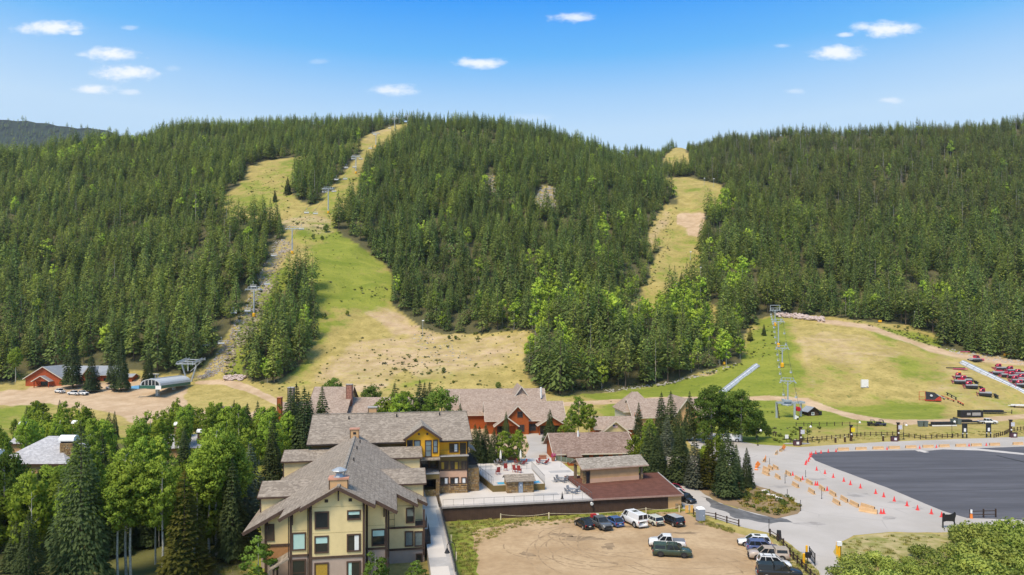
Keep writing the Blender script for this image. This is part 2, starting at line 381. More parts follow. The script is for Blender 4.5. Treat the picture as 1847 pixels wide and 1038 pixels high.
# dirt tracks
def track(pts, w, val=.92):
    P = [(u, v) for u, v in pts]
    best = np.full(UU.shape, 1e9)
    for (u0, v0), (u1, v1) in zip(P, P[1:]):
        dx, dy = u1-u0, (v1-v0); L = dx*dx + dy*dy*9
        t = np.clip(((UU-u0)*dx + (VV-v0)*9*dy) / L, 0, 1); best = np.minimum(best, np.hypot(UU-u0-t*dx, (VV-v0-t*dy)*3))
    k = np.clip((w*1.15 + jx*.5 - best) / (w*.5), 0, 1); dirt[:] = np.maximum(dirt, val * k); 
track([(1000,730),(1080,726),(1230,720),(1400,718),(1450,724),(1490,738),(1540,752),(1620,762),(1760,758),(1900,748),(2400,740)], 12)
track([(1480,580),(1560,588),(1630,612),(1700,636),(1760,648),(1847,655),(2300,668)], 14, .75)
track([(1430,585),(1452,640),(1470,700)], 8, .45)
track([(1010,712),(1130,705),(1220,690),(1290,672)], 9, .6)
track([(360,690),(410,690),(450,702),(480,716),(520,735)], 13, .95)
track([(560,690),(600,640),(640,618),(700,612),(760,585)], 7, .5)
track([(580,450),(650,462),(700,470)], 3, .5); track([(565,495),(640,502),(700,506)], 3, .5); track([(565,538),(630,548),(690,552)], 3, .5)
track([(520,400),(560,420),(600,440)], 5, .6)
def blur(a, k):
    w = np.exp(-np.linspace(-2, 2, 2*k+1)**2); w /= w.sum()
    for ax in (0, 1): a = np.apply_along_axis(lambda c: np.convolve(np.pad(c, k, mode='edge'), w, 'valid'), ax, a)
    return a
_hard = dirt > .9
green, rock = blur(green, 7), blur(rock, 3); dirt = np.maximum(blur(dirt, 3), np.where(_hard, dirt, 0))
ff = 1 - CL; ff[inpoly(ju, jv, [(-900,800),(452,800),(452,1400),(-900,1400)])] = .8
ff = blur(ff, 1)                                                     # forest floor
me = bpy.data.meshes.new('ground'); nu, nd = UU.shape
idx = np.arange(nu*nd).reshape(nu, nd)
quads = np.stack([idx[:-1,:-1], idx[1:,:-1], idx[1:,1:], idx[:-1,1:]], -1).reshape(-1, 4)
me.vertices.add(nu*nd); me.vertices.foreach_set('co', np.stack([XX, DD, ZG], -1).reshape(-1).astype(np.float32))
me.loops.add(quads.size); me.loops.foreach_set('vertex_index', quads.reshape(-1).astype(np.int32))
me.polygons.add(len(quads)); me.polygons.foreach_set('loop_start', np.arange(0, quads.size, 4, dtype=np.int32))
me.update(calc_edges=True); me.polygons.foreach_set('use_smooth', np.ones(len(quads), bool))
ca = me.attributes.new('cover', 'FLOAT_COLOR', 'POINT')
ca.data.foreach_set('color', np.stack([green, dirt, rock, ff], -1).reshape(-1).astype(np.float32))
def ground_mat():
    m = bpy.data.materials.new('ground_cover'); m.use_nodes = True; t = NT(m.node_tree); b = t.n['Principled BSDF']
    at = t.node('ShaderNodeAttribute', attribute_name='cover'); sp = t.node('ShaderNodeSeparateColor'); t.l.new(at.outputs['Color'], sp.inputs[0])
    gr, di, ro = sp.outputs; fl = at.outputs['Alpha']
    P = t.node('ShaderNodeTexCoord').outputs['Object']
    n1 = t.noise(P, .035, 5, .62); n2 = t.noise(P, .16, 5, .65); n3 = t.noise(P, .9, 4, .7); n4 = t.noise(t.scalev(P, (.5, 1.2, 1)), .07, 5, .7, .6)
    gv = t.math('ADD', t.math('MULTIPLY', t.math('SUBTRACT', t.math('ADD', t.math('MULTIPLY', n1, .55), t.math('MULTIPLY', n2, .45)), .5), 1.9), .5)
    gk = t.sstep(t.math('SUBTRACT', t.math('ADD', gr, gv), .98), -.13, .16)
    dry = t.mix(t.sstep(n2, .3, .7), DRY1, DRY2); grn = t.mix(t.sstep(n4, .3, .7), GRN1, GRN2)
    grass = t.mix(gk, dry, grn); grass = t.mix(t.math('MULTIPLY', t.sstep(n3, .45, .75), .45), grass, (.10, .12, .03, 1))
    tuft = t.sstep(t.noise(P, .33, 3, .7), .60, .70); grass = t.mix(t.math('MULTIPLY', tuft, .55), grass, (.075, .115, .025, 1))
    dk = t.sstep(t.math('SUBTRACT', t.math('ADD', di, t.math('ADD', t.math('MULTIPLY', n4, .6), t.math('MULTIPLY', n3, .4))), .98), -.14, .16)
    soil = t.mix(t.sstep(n2, .3, .72), DIRT1, DIRT2); soil = t.mix(t.math('MULTIPLY', t.sstep(n3, .5, .8), .3), soil, (.20, .16, .11, 1))
    col = t.mix(dk, grass, soil)
    vo = t.node('ShaderNodeTexVoronoi'); t.put(vo.inputs['Vector'], P); vo.inputs['Scale'].default_value = .8
    vs = t.node('ShaderNodeSeparateColor'); t.l.new(vo.outputs['Color'], vs.inputs[0])
    stone = t.mix(vs.outputs[0], (.16, .13, .10, 1), (.44, .36, .31, 1))
    rk = t.math('MULTIPLY', t.sstep(t.math('SUBTRACT', t.math('ADD', ro, t.math('MULTIPLY', n4, .9)), 1.0), 0, .2), t.sstep(vs.outputs[1], .25, .55))
    col = t.mix(rk, col, stone)
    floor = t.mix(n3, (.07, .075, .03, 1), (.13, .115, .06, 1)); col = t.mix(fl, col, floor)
    t.put(b.inputs['Base Color'], col); b.inputs['Roughness'].default_value = .95; b.inputs['Specular IOR Level'].default_value = .08
    bn = t.node('ShaderNodeBump'); bn.inputs['Strength'].default_value = .6; bn.inputs['Distance'].default_value = .25
    t.put(bn.inputs['Height'], t.math('ADD', n3, t.math('MULTIPLY', rk, vs.outputs[0]))); t.l.new(bn.outputs[0], b.inputs['Normal'])
    return m
DRY1, DRY2 = (.31, .25, .08), (.47, .37, .135)
GRN1, GRN2 = (.155, .20, .026), (.27, .285, .05)
DIRT1, DIRT2 = (.42, .295, .18), (.56, .42, .28)
me.materials.append(ground_mat())
tag(mk('ground', me), kind='structure')
# far ridge beyond the left hill
def far_hill():
    n = 70; m = MB(); us = np.linspace(-700, 560, n)
    prof = np.interp(us, [-700, 0, 90, 180, 260, 560], [190, 217, 224, 234, 258, 330]) + fnoise(us*6, us*0, 5)*1.5
    rows = [(0, 2600), (.55, 2900), (1.0, 3300), (.8, 3700)]
    for k in range(n):
        for fz, d in rows:
            zt = CH + (VH - prof[k]) / F * 3300
            m.v.append(((us[k]-CX)/F*d, d, -200 + (zt + 200) * fz))
    for k in range(n-1):
        for j in range(3): a = k*4+j; m.f.append((a, a+4, a+5, a+1))
    return m
HILL = far_hill()
tag(HILL.build('hills', mat('far_forest_floor', (.022, .034, .016), .95, .5, .02, .05), smooth=True), kind='structure')

# ------------------------------------------------------------------ flat sheets: road, lots, verges
def sheet(name, px, z, m, jag=.25, step=1.5, kind='structure', seed=1):
    pts = [PZ(u, v, 0) for u, v in px]; out = []; rg = random.Random(seed)
    for a, b in zip(pts, pts[1:] + pts[:1]):
        k = max(1, int((b-a).length / step)); nrm = Vector((-(b-a).y, (b-a).x, 0)).normalized()
        for i in range(k):
            q = a.lerp(b, i/k); out.append(q + nrm * rg.uniform(-jag, jag))
    import bmesh
    bm = bmesh.new(); vs = [bm.verts.new((p.x, p.y, z)) for p in out]; f = bm.faces.new(vs); f.normal_update()
    if f.normal.z < 0: f.normal_flip()
    bmesh.ops.triangulate(bm, faces=[f]); me = bpy.data.meshes.new(name); bm.to_mesh(me); bm.free(); me.materials.append(m)
    return tag(mk(name, me), kind=kind)
def concrete_mat():
    m = bpy.data.materials.new('worn_road'); m.use_nodes = True; t = NT(m.node_tree); b = t.n['Principled BSDF']
    P = t.node('ShaderNodeTexCoord').outputs['Object']
    n1 = t.noise(P, .06, 5, .6); n2 = t.noise(t.scalev(P, (.25, 1, 1)), .35, 4, .6); n3 = t.noise(P, 4, 3, .7)
    col = t.mix(t.sstep(n1, .3, .7), (.385, .355, .32, 1), (.485, .45, .415, 1)); col = t.mix(t.math('MULTIPLY', t.sstep(n2, .52, .75), .4), col, (.43, .39, .35, 1))
    col = t.mix(t.math('MULTIPLY', n3, .25), col, (.37, .34, .30, 1))
    vo = t.node('ShaderNodeTexVoronoi', feature='DISTANCE_TO_EDGE'); t.put(vo.inputs['Vector'], t.vmath('ADD', P, t.scalev(t.node('ShaderNodeTexNoise').outputs[1], (3, 3, 3)))); vo.inputs['Scale'].default_value = .07
    col = t.mix(t.math('MULTIPLY', t.math('MULTIPLY', t.sstep(vo.outputs[0], .008, .003), t.sstep(n1, .45, .6)), .35), col, (.16, .155, .15, 1))
    t.put(b.inputs['Base Color'], col); b.inputs['Roughness'].default_value = .9; b.inputs['Specular IOR Level'].default_value = .15
    return m
ROADM = concrete_mat()
road_px = [(1175,852),(1212,850),(1250,872),(1292,905),(1330,920),(1345,880),(1330,850),(1290,826),(1245,802),(1235,786),(1262,780),(1302,783),(1332,796),(1366,802),(1440,807),(1600,797),(1847,788),(2600,775),(2600,990),
  (1760,958),(1690,961),(1600,960),(1540,966),(1510,980),(1504,996),(1518,1020),(1550,1060),(1490,1065),(1475,1030),(1450,1002),(1420,978),(1390,962),(1335,950),(1262,926),(1232,918),(1226,890)]
sheet('road', road_px, .012, ROADM, .15)
asph = mat('fresh_asphalt', (.098, .098, .110), .88, .22, .22, .2, stretch=(.12, 1, 1), fine=(2.0, .35, .75))
sheet('parking_lot', [(1463,824),(1466,818),(1480,816),(1560,814),(1650,812.5),(1656,815),(1700,811),(1847,806),(2600,790),(2600,950),(1847,938),(1745,935),(1700,922),(1600,880),(1500,843),(1470,831)], .018, asph, .06)
dirtm = mat('dirt_lot_soil', (.365, .25, .14), .95, .2, .12, .1, c2=(.50, .365, .22), bump=.3, fine=(1.2, .3, .72))
sheet('dirt_lot', [(850,960),(940,940),(1010,938),(1060,932),(1150,928),(1236,922),(1262,938),(1330,962),(1385,975),(1425,1000),(1450,1065),(870,1065),(862,1010)], .010, dirtm, .5)
sheet('pavement', [(948,782),(985,782),(1000,800),(1012,836),(940,836),(955,810)], .010, ROADM, .1)
bedm = mat('bed_soil', (.30, .20, .12), .95, .3, .25, .1, c2=(.22, .17, .09), bump=.4)
sheet('planting_bed', [(1207,853),(1232,852),(1300,862),(1345,870),(1390,884),(1428,901),(1447,918),(1440,928),(1400,936),(1345,922),(1294,905),(1252,880)], .03, bedm, .2)
vergem = mat('rough_verge', (.20, .21, .05), .95, .4, .35, .1, c2=(.45, .36, .19), bump=.4)
sheet('verge', [(1395,964),(1420,980),(1450,1004),(1475,1032),(1488,1065),(1445,1065),(1425,1010),(1395,980)], .022, vergem, .15)
sheet('verge', [(1506,984),(1545,968),(1600,962),(1690,963),(1760,960),(2600,992),(2600,1090),(1555,1065),(1520,1020)], .016, vergem, .15, seed=4)
sheet('alley_stain', [(1265,895),(1300,908),(1350,925),(1420,937),(1428,942),(1390,945),(1330,935),(1285,915)], .017, mat('wet_asphalt', (.13, .125, .12), .6, .3, .5, .3), .5)
stm = mat('road_stain', (.36, .335, .31), .9, .2, .5, .1); stl = mat('pale_patch', (.50, .47, .44), .9, .1, .5, .1)
for (u, v, ru, rv) in ((1548, 893, 26, 5), (1605, 935, 14, 3.5), (1440, 800.5, 26, 1.6), (1470, 865, 30, 2.5), (1410, 878, 20, 3), (1625, 906, 22, 4), (1660, 917, 14, 3), (1590, 852, 0, 0), (1460, 945, 30, 3)):
    if ru: sheet('road_patch', [(u+ru*cos(a)*random.uniform(.7, 1.2), v+rv*sin(a)*random.uniform(.5, 1.3)) for a in np.linspace(0, 2*pi, 14)[:-1]], .0135, stm, .2, .8, seed=int(u))
for q in ([(1700,811),(1760,809),(1847,818),(1847,821),(1765,813)], [(1650,812.5),(1662,812),(1676,816),(1668,817)]): sheet('road_patch', q, .0215, stl, .05, 1.5)
sheet('asphalt_seam', [(1795,822),(1800,822),(1900,846),(1900,848)], .0215, mat('seam_tar', (.035, .035, .037), .8), .03)
sheet('asphalt_seam', [(1560,850),(2000,842),(2000,842.4),(1560,850.4)], .0215, MATS['seam_tar'], .02); sheet('asphalt_seam', [(1620,888),(2000,878),(2000,878.5),(1620,888.5)], .0215, MATS['seam_tar'], .02)
dk = mat('damp_soil', (.27, .195, .12), .95, .25, .5, .1)
for (u, v, ru, rv) in ((1052, 972, 40, 5), (1015, 965, 26, 3), (1098, 985, 14, 5), (1150, 950, 34, 2.5), (1275, 945, 30, 3), (1225, 962, 40, 2.2), (950, 1000, 20, 4)):
    sheet('damp_patch', [(u+ru*cos(a)*random.uniform(.6, 1.15), v+rv*sin(a)*random.uniform(.6, 1.2)) for a in np.linspace(0, 2*pi, 18)[:-1]], .0118, dk, .5, .9, seed=int(u))
# tyre marks in the dirt lot
tm = MB()
def ring(cx, cy, r, a0, a1, w=.22):
    p = PZ(cx, cy); n = 40
    for k in range(n):
        if random.random() < .12: continue
        q = [(p.x + (r+dr)*cos(a), p.y + (r+dr)*sin(a)*1.0, .014 + .0001*len(tm.f) % .004) for a, dr in ((a0+(a1-a0)*k/n, -w/2), (a0+(a1-a0)*k/n, w/2), (a0+(a1-a0)*(k+1)/n, w/2), (a0+(a1-a0)*(k+1)/n, -w/2))]
        tm.poly(q[::-1] if a1 > a0 else q)
for (u, v, r, a0, a1) in [(1075,985,7.5,2.3,5.2),(1075,985,9.2,2.2,5.0),(1110,975,6,2.5,5.5),(1110,975,7.7,2.6,4.9),(1150,985,9,2.6,4.6),(1040,968,6,.3,3.5),(1040,966,4.4,.2,4.2),(1290,1010,5,5.6,7.4),(1290,1010,6.6,5.5,7.2),(1180,950,20,3.9,5.0),(1180,952,22,3.9,5.1),(1200,925,26,4.0,5.0),(1120,1000,12,2.2,4.4),(1120,1000,13.7,2.3,4.5),(1060,1005,5,2.0,5.6),(1230,1030,8,5.2,7.0),(1230,1030,9.7,5.3,7.1),(1170,970,14,2.7,4.2),(1040,985,10,1.2,2.6),(980,985,6,3.0,5.6),(1300,985,16,3.6,4.8),(1300,985,17.6,3.6,4.9),(1130,955,5,.2,3.0)]:
    ring(u, v, r, a0, a1); 
tag(tm.build('tyre_tracks', mat('track_soil', (.33, .235, .14), .95, .2, 1.0, .1)), kind='stuff')
# ------------------------------------------------------------------ trees
def quad_mesh(name, V, N, mats, trunk=None):
    """V: (n,4,3) leaf quads facing along outward normals N (n,4,3); trunk: MB"""
    V = np.asarray(V, float); n = len(V); N = np.asarray(N, float)
    gn = np.cross(V[:,1]-V[:,0], V[:,3]-V[:,0]); flip = (gn * N.mean(1)).sum(1) < 0
    V[flip] = V[flip][:, ::-1]; N[flip] = N[flip][:, ::-1]
    tv = np.array(trunk.v, float).reshape(-1, 3) if trunk else np.zeros((0, 3)); tf = trunk.f if trunk else []
    me = bpy.data.meshes.new(name)
    verts = np.concatenate([V.reshape(-1, 3), tv]); faces = [tuple(range(4*i, 4*i+4)) for i in range(n)] + [tuple(4*n + k for k in f) for f in tf]
    me.from_pydata(verts.tolist(), [], faces)
    for m in mats: me.materials.append(m)
    if tf and len(mats) > 1:
        mi = np.zeros(len(faces), np.int32); mi[n:] = 1; me.polygons.foreach_set('material_index', mi)
    sm = np.zeros(len(faces), bool); sm[:n] = True; me.polygons.foreach_set('use_smooth', sm)
    nl = len(me.loops); nor = np.zeros((nl, 3)); nor[:4*n] = N.reshape(-1, 3)
    if tf:
        for p in list(me.polygons)[n:]:
            for li in p.loop_indices: nor[li] = p.normal
    ln = np.linalg.norm(nor, axis=1, keepdims=True); nor = nor / np.maximum(ln, 1e-6)
    me.normals_split_custom_set([tuple(x) for x in nor]); me.update(); return me
def conifer(seed, h, r, base=.06, tiers=16, nb=9, power=.85, droop=.35, wid=.5, sprigs=1, tip=.05, jit=.25, gap=0.0):
    """drooping boughs in whorls round a trunk; each bough is a few pointed leaf-spray quads"""
    g = np.random.default_rng(seed); V = []; N = []
    for t in range(tiers):
        f = (t + .3*g.random()) / tiers; z0 = h * (base + (1-base) * f)
        R = r * ((1-f) ** power + tip) 
        if base > .25: R *= min(1, .45 + 3.0*f)
        n = max(4, int(nb * (.45 + .55*(1-f)))); a0 = g.uniform(0, 2*pi)
        for k in range(n):
            if g.random() < gap: continue
            a = a0 + 2*pi*k/n + g.normal(0, .18); L = R * (1 + g.normal(0, jit)); L = max(L, .12*r)
            zz = z0 + g.normal(0, h/tiers*.3); dr = droop * (1 - .7*f) + g.normal(0, .08)
            ca, sa = cos(a), sin(a); segs = sprigs
            for s in range(segs):
                q0, q1 = s/segs*.75, min(1, (s+1)/segs + .12)
                if s == 0: q0 = .02
                ww = wid * L * (1 - .45*q0) * .5 * (1 + g.normal(0, .15)); off = g.normal(0, .10*L) if segs > 1 else 0
                p0 = np.array([ca*L*q0 - sa*off, sa*L*q0 + ca*off, zz - dr*L*q0*q0 + .10*L*q0]); p1 = np.array([ca*L*q1 - sa*off*1.5, sa*L*q1 + ca*off*1.5, zz - dr*L*q1*q1*1.0 + .06*L*q1])
                mid = p0*.45 + p1*.55; side = np.array([-sa, ca, 0])*ww; up = np.array([0, 0, .14*ww]); til = g.normal(0, .35)
                side = side + np.array([0, 0, til*ww])
                V.append([p0, mid - side - up, p1, mid + side - up])
                o = np.array([ca, sa, .55 + .5*f]) + g.normal(0, .22, 3)
                N.append([o + np.array([0, 0, .5]), o - side*.6/max(ww, .01), o, o + side*.6/max(ww, .01)])
                # hanging skirt below the bough
                dn = np.array([0, 0, -wid*L*.42*(1+g.normal(0,.2))]); V.append([p0, p0*.5+p1*.5 + dn, p1 + dn*.25, mid + side*.1]); 
                o2 = np.array([ca, sa, .12]) + g.normal(0, .25, 3) + side*.3/max(ww,.01)*g.choice([-1, 1]); N.append([o2]*4)
    return np.array(V), np.array(N)
def spire(seed, h, r, base=.05, n=240, power=.8, L0=1.5, w0=.75, droop=.45, top=.05, layers=0):
    """conifer crown of many small drooping sprays on an uneven cone"""
    g = np.random.default_rng(seed); V = []; N = []
    lob = g.uniform(.75, 1.2, 9); ph = g.uniform(0, 2*pi, 3)
    for k in range(n):
        f = 1 - (1 - (k + g.random())/n) ** .62 if power > .4 else (k + g.random())/n
        if layers: f = (np.floor(f*layers) + .5 + g.normal(0, .16)) / layers
        f = min(max(f, 0), .995); z = h*(base + (1-base)*f); a = g.uniform(0, 2*pi)
        R = r*((1-f)**power + top*.5) * (1 + .13*sin(3*a+ph[0]) + .10*sin(17*f+ph[1]) + .08*sin(5*a + 9*f + ph[2]))
        if base > .12: R *= min(1, .5 + 2.8*f)
        q = g.uniform(.35, 1.0) ** .6; L = L0*(1-.55*f)*g.uniform(.7, 1.3); w = w0*(1-.5*f)*g.uniform(.7, 1.3)
        er = np.array([cos(a), sin(a), 0]); et = np.array([-sin(a), cos(a), 0]); c = er*R*q + np.array([0, 0, z + .12*R])
        d = er*.8 + et*g.normal(0, .35) + np.array([0, 0, -droop*(1-.5*f) + g.normal(0, .25)]); d /= np.linalg.norm(d); s = et + er*g.normal(0, .3) + np.array([0, 0, g.normal(0, .25)])
        p0, p1, m = c - d*L*.5, c + d*L*.5, c + d*L*.08
        V.append([p0, m - s*w*.5, p1, m + s*w*.5]); o = er*.8 + np.array([0, 0, .50 + .75*f*f]) + g.normal(0, .10, 3)
        N.append([o + [0, 0, .35], o - s*.45, o + er*.2 - [0, 0, .2], o + s*.45])
    for k in range(3):
        a = g.uniform(0, pi); e = np.array([cos(a), sin(a), 0])*.22; c = np.array([0, 0, h])
        V.append([c - [0, 0, 1.0] - e, c - [0, 0, 1.0] + e, c + [0, 0, .4] + e*.15, c + [0, 0, .4] - e*.15]); N.append([[-e[1], e[0], .8]]*4)
    return np.array(V), np.array(N, float)
def leafball(seed, h, r, base, n, size, clumps, shape=1.0, top=.9):
    """broad-leaved crown: leaf sprays gathered in clumps spread through an uneven volume"""
    g = np.random.default_rng(seed); V = []; N = []
    zc = h * (base + (1-base) * .5); hz = h * (1-base) * .5
    cs = []
    for k in range(clumps):
        for _ in range(40):
            p = g.uniform(-1, 1, 3); rr = np.linalg.norm(p)
            if .35 < rr < 1: break
        w = (1 - .35*max(0, p[2])) * shape
        cs.append((np.array([p[0]*r*w, p[1]*r*w, zc + p[2]*hz*top]), r * g.uniform(.24, .42) * (1.0 if clumps < 60 else .68)))
    per = max(1, n // clumps)
    for c, cr in cs:
        for _ in range(per):
            d = g.normal(0, 1, 3); d /= np.linalg.norm(d); q = c + d * cr * g.uniform(.45, 1.0) * np.array([1, 1, .8])
            a = g.normal(0, 1, 3); a /= np.linalg.norm(a); b = np.cross(a, d + g.normal(0, .5, 3)); b /= max(1e-3, np.linalg.norm(b)); s = size * g.uniform(.6, 1.3)
            V.append([q - a*s*.5, q - b*s*.35, q + a*s*.5, q + b*s*.35])
            o = d*.8 + (q - np.array([0, 0, zc])) / np.array([r, r, hz]) * .7 + np.array([0, 0, .35]); N.append([o + g.normal(0, .15, 3) for _ in range(4)])
    return np.array(V), np.array(N)
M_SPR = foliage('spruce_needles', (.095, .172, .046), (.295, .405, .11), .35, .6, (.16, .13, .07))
M_PIN = foliage('pine_needles', (.155, .240, .052), (.43, .53, .118), .35, .65, (.21, .16, .09))
M_BLU = foliage('blue_spruce_needles', (.075, .12, .085), (.17, .23, .16), .6, .4)
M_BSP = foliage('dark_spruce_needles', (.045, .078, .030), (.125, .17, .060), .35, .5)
M_NAS = foliage('near_aspen_leaves', (.19, .33, .038), (.42, .58, .08), .5, .45)
M_SIL = foliage('silvery_spruce_needles', (.10, .13, .085), (.20, .225, .16), .6, .4)
M_OLV = foliage('olive_conifer_needles', (.075, .085, .014), (.145, .14, .026), .6, .4)
M_ASP = foliage('aspen_leaves', (.31, .52, .045), (.55, .73, .10), .5, .55, (.12, .20, .07))
M_COT = foliage('cottonwood_leaves', (.085, .17, .026), (.19, .30, .052), .4, .4)
M_BRI = foliage('bright_leaves', (.15, .24, .02), (.25, .33, .04), .5, .4)
M_WIL = foliage('willow_leaves', (.23, .34, .055), (.47, .56, .14), .8, .55)
M_DEAD = foliage('dead_twigs', (.14, .115, .09), (.24, .20, .165), .4, .5)
M_RED = foliage('rusty_needles', (.16, .09, .04), (.24, .14, .07), .4, .5)
M_BARK = mat('conifer_bark', (.14, .105, .08), .95, .3, 2.0, .1, stretch=(1, 1, .3))
M_ABRK = mat('aspen_bark', (.60, .58, .50), .85, .12, 3.0, .15, c2=(.42, .40, .34), fine=(6, .5, .3))
M_GBRK = mat('grey_bark', (.36, .33, .29), .95, .2, 2.0, .1)
def trunk(h, r, seed=0, lean=.015, n=6, top=.97, limbs=0, base=.5):
    g = random.Random(seed); m = MB(); pts = [(0, 0, -.5)]; x = y = 0
    for k in range(1, 5): x += g.uniform(-lean, lean)*h*.4; y += g.uniform(-lean, lean)*h*.4; pts.append((x, y, h*top*k/4))
    m.path(pts, r, n, r*.18)
    for k in range(limbs):
        f = base + (.95-base)*k/limbs; z = h*f; a = g.uniform(0, 2*pi); L = h*.16*(1.1-f); i = min(3, int(f/top*4)); 
        bx, by = pts[i][0], pts[i][1]
        m.tube((bx, by, z), (bx+cos(a)*L, by+sin(a)*L, z+L*.7), r*.3, 4, r*.08, False)
    return m
# --- far prototypes (crown and trunk in one mesh, scattered over the hills)
protos = []
PCOL = bpy.data.collections.new('forest_kinds')
def proto(name, VN, mats, tr):
    me = quad_mesh(name, VN[0], VN[1], mats, tr); o = bpy.data.objects.new('%02d_%s' % (len(protos), name), me); PCOL.objects.link(o); protos.append(o); return me
for k in range(5): proto('spruce', spire(20+k, 17.5, 2.9+.28*k, .03, 360, .85, 1.7, .85, .5), [M_SPR, M_BARK], trunk(17, .22, k, .006, 4))
for k in range(6): proto('pine', spire(40+k, 17, 2.6+.22*k, .08+.04*k, 330, .62, 1.55, .9, .25, .14), [M_PIN, M_BARK], trunk(16.5, .2, k, .01, 4))
for k in range(3): proto('aspen', leafball(60+k, 14, 3.0, .18, 420, 1.05, 28), [M_ASP, M_ABRK], trunk(14, .16, k, .015, 4, .8))
for k in range(2): proto('dead_pine', conifer(70+k, 15, 1.3, .25, 9, 5, .6, .1, .30, 1, .15, .35, .25), [M_DEAD, M_GBRK], trunk(15, .2, k, .01, 4))
proto('rusty_pine', conifer(75, 15, 1.7, .25, 10, 7, .6, .2, .5, 1, .12, .28, .1), [M_RED, M_BARK], trunk(15, .2, 3, .01, 4))
K_SPR, K_PIN, K_ASP, K_DEAD, K_RUST = list(range(0, 5)), list(range(5, 11)), [11, 12, 13], [14, 15], [16]
# --- scatter
def scatter():
    P = []
    y0, y1 = 285.0, 1090.0; sp = 5.6
    ny = int((y1-y0)/sp)
    for j in range(ny):
        y = y0 + j*sp; w = (1.0 if y < 800 else 1.05); xs = np.arange(-.82*y - 10, .82*y + 10, sp)
        P.append(np.stack([xs + RNG.uniform(-.5, .5, len(xs))*sp*1.0, np.full(len(xs), y) + RNG.uniform(-.5, .5, len(xs))*sp*1.0], 1))
    P = np.concatenate(P); x, y = P.T; z = gz(x, y); u = CX + x/y*F; v = VH - (z-CH)/y*F
    rd = np.interp(u, _us, RIDGE_D)
    keep = (y < rd + 55) & (u > -130) & (u < 1980) & ~clear_of_trees(u, v) 
    g3 = fnoise(x*.9, y*.9, 31); g4 = fnoise(x*2.2, y*2.2, 32)
    keep &= RNG.random(len(x)) < np.where(y > 330, np.clip(.93 - .30*np.clip(g3, 0, 1) - .35*np.clip(g4-.35, 0, 1), .35, 1), .95)
    return x[keep], y[keep], z[keep], u[keep], v[keep]
tx, ty, tz, tu, tv_ = scatter()
n = len(tx); print('forest trees', n)
g1 = fnoise(tx*1.0, ty*1.0, 21); g2 = fnoise(tx*1.3, ty*1.3, 22); rnd = RNG.random(n)
asp = np.full(n, .02); spr = np.full(n, .45); dead = np.full(n, .015)
def setz(a, val, poly): a[inpoly(tu, tv_, poly)] = val
setz(spr, .30, [(-200,200),(520,200),(520,700),(-200,700)]); setz(spr, .62, [(-200,590),(430,590),(330,700),(-200,700)])
setz(spr, .6, [(600,200),(1150,200),(1150,480),(700,480)]); setz(spr, .75, [(640,400),(900,400),(900,560),(700,560)])
setz(spr, .55, STRIP); setz(asp, .07, STRIP); setz(spr, .3, ISLAND)
setz(dead, .12, [(1250,200),(2100,200),(2100,420),(1500,420),(1280,340)]); setz(dead, .30, [(1300,200),(1560,200),(1560,290),(1300,300)]); setz(spr, .38, [(1250,200),(2100,200),(2100,420),(1280,420)])
setz(dead, .12, [(560,200),(720,200),(720,240),(560,240)]); setz(dead, .10, [(1060,240),(1200,240),(1200,330),(1060,330)])
setz(asp, .16, [(940,470),(1180,470),(1160,560),(1000,600),(720,610),(720,560),(900,540)])
setz(asp, .6, [(960,545),(1180,540),(1345,590),(1345,660),(1280,680),(960,640)]); setz(asp, .34, [(940,600),(1280,640),(1280,720),(960,720)]); setz(asp, .72, [(1060,560),(1250,545),(1345,600),(1342,650),(1180,640)])
setz(asp, .75, [(1290,475),(1370,480),(1400,540),(1300,545)]); setz(asp, .35, [(1290,360),(1330,370),(1300,480),(1270,480)])
setz(asp, .4, [(1660,540),(1760,540),(1780,640),(1680,630)]); setz(asp, .3, [(60,262),(190,255),(190,300),(60,300)]); setz(asp, .22, [(1085,420),(1150,440),(1130,560),(1060,540)])
setz(asp, .12, [(0,560),(130,560),(130,690),(0,690)]); setz(dead, .05, [(100,300),(440,300),(440,560),(100,560)])
spr = np.clip(spr + g1*.28, .05, .95); asp = np.clip(asp * (1 + g2*1.2), 0, .9)
kind = np.zeros(n, int); typ = np.where(rnd < dead, 3, np.where(rnd < dead + asp, 2, np.where(RNG.random(n) < spr, 0, 1))); typ[(RNG.random(n) < .006) & (typ == 1)] = 4
pick = RNG.integers(0, 1000, n)
for ti, ks in enumerate((K_SPR, K_PIN, K_ASP, K_DEAD, K_RUST)): k = typ == ti; kind[k] = np.array(ks)[pick[k] % len(ks)]
scl = np.clip(RNG.normal(1.0, .17, n), .55, 1.4)
front = np.clip((360 - ty) / 70, 0, 1); scl *= 1 + .28*front*(typ == 0) + .12*front*(typ == 1)
scl *= np.where(ty > 650, np.clip(1 - (ty-600)/800, .66, 1), 1)
scl *= 1 + .16*np.clip(fnoise(tx*1.1, ty*1.1, 33), -1, 1)
small = inpoly(tu, tv_, [(1160,380),(1230,380),(1215,470),(1165,500),(1120,560),(1100,540),(1160,460)]); scl[small] *= .62
scl[(typ == 2)] *= .95
tint = np.clip(RNG.normal(.06, .10, n), 0, .6); hi = inpoly(tu, tv_, [(1230,200),(2100,200),(2100,430),(1500,400),(1260,330)]); tint[hi] += np.clip(RNG.normal(.22, .2, hi.sum()), 0, .6)
rotz = RNG.uniform(0, 2*pi, n)
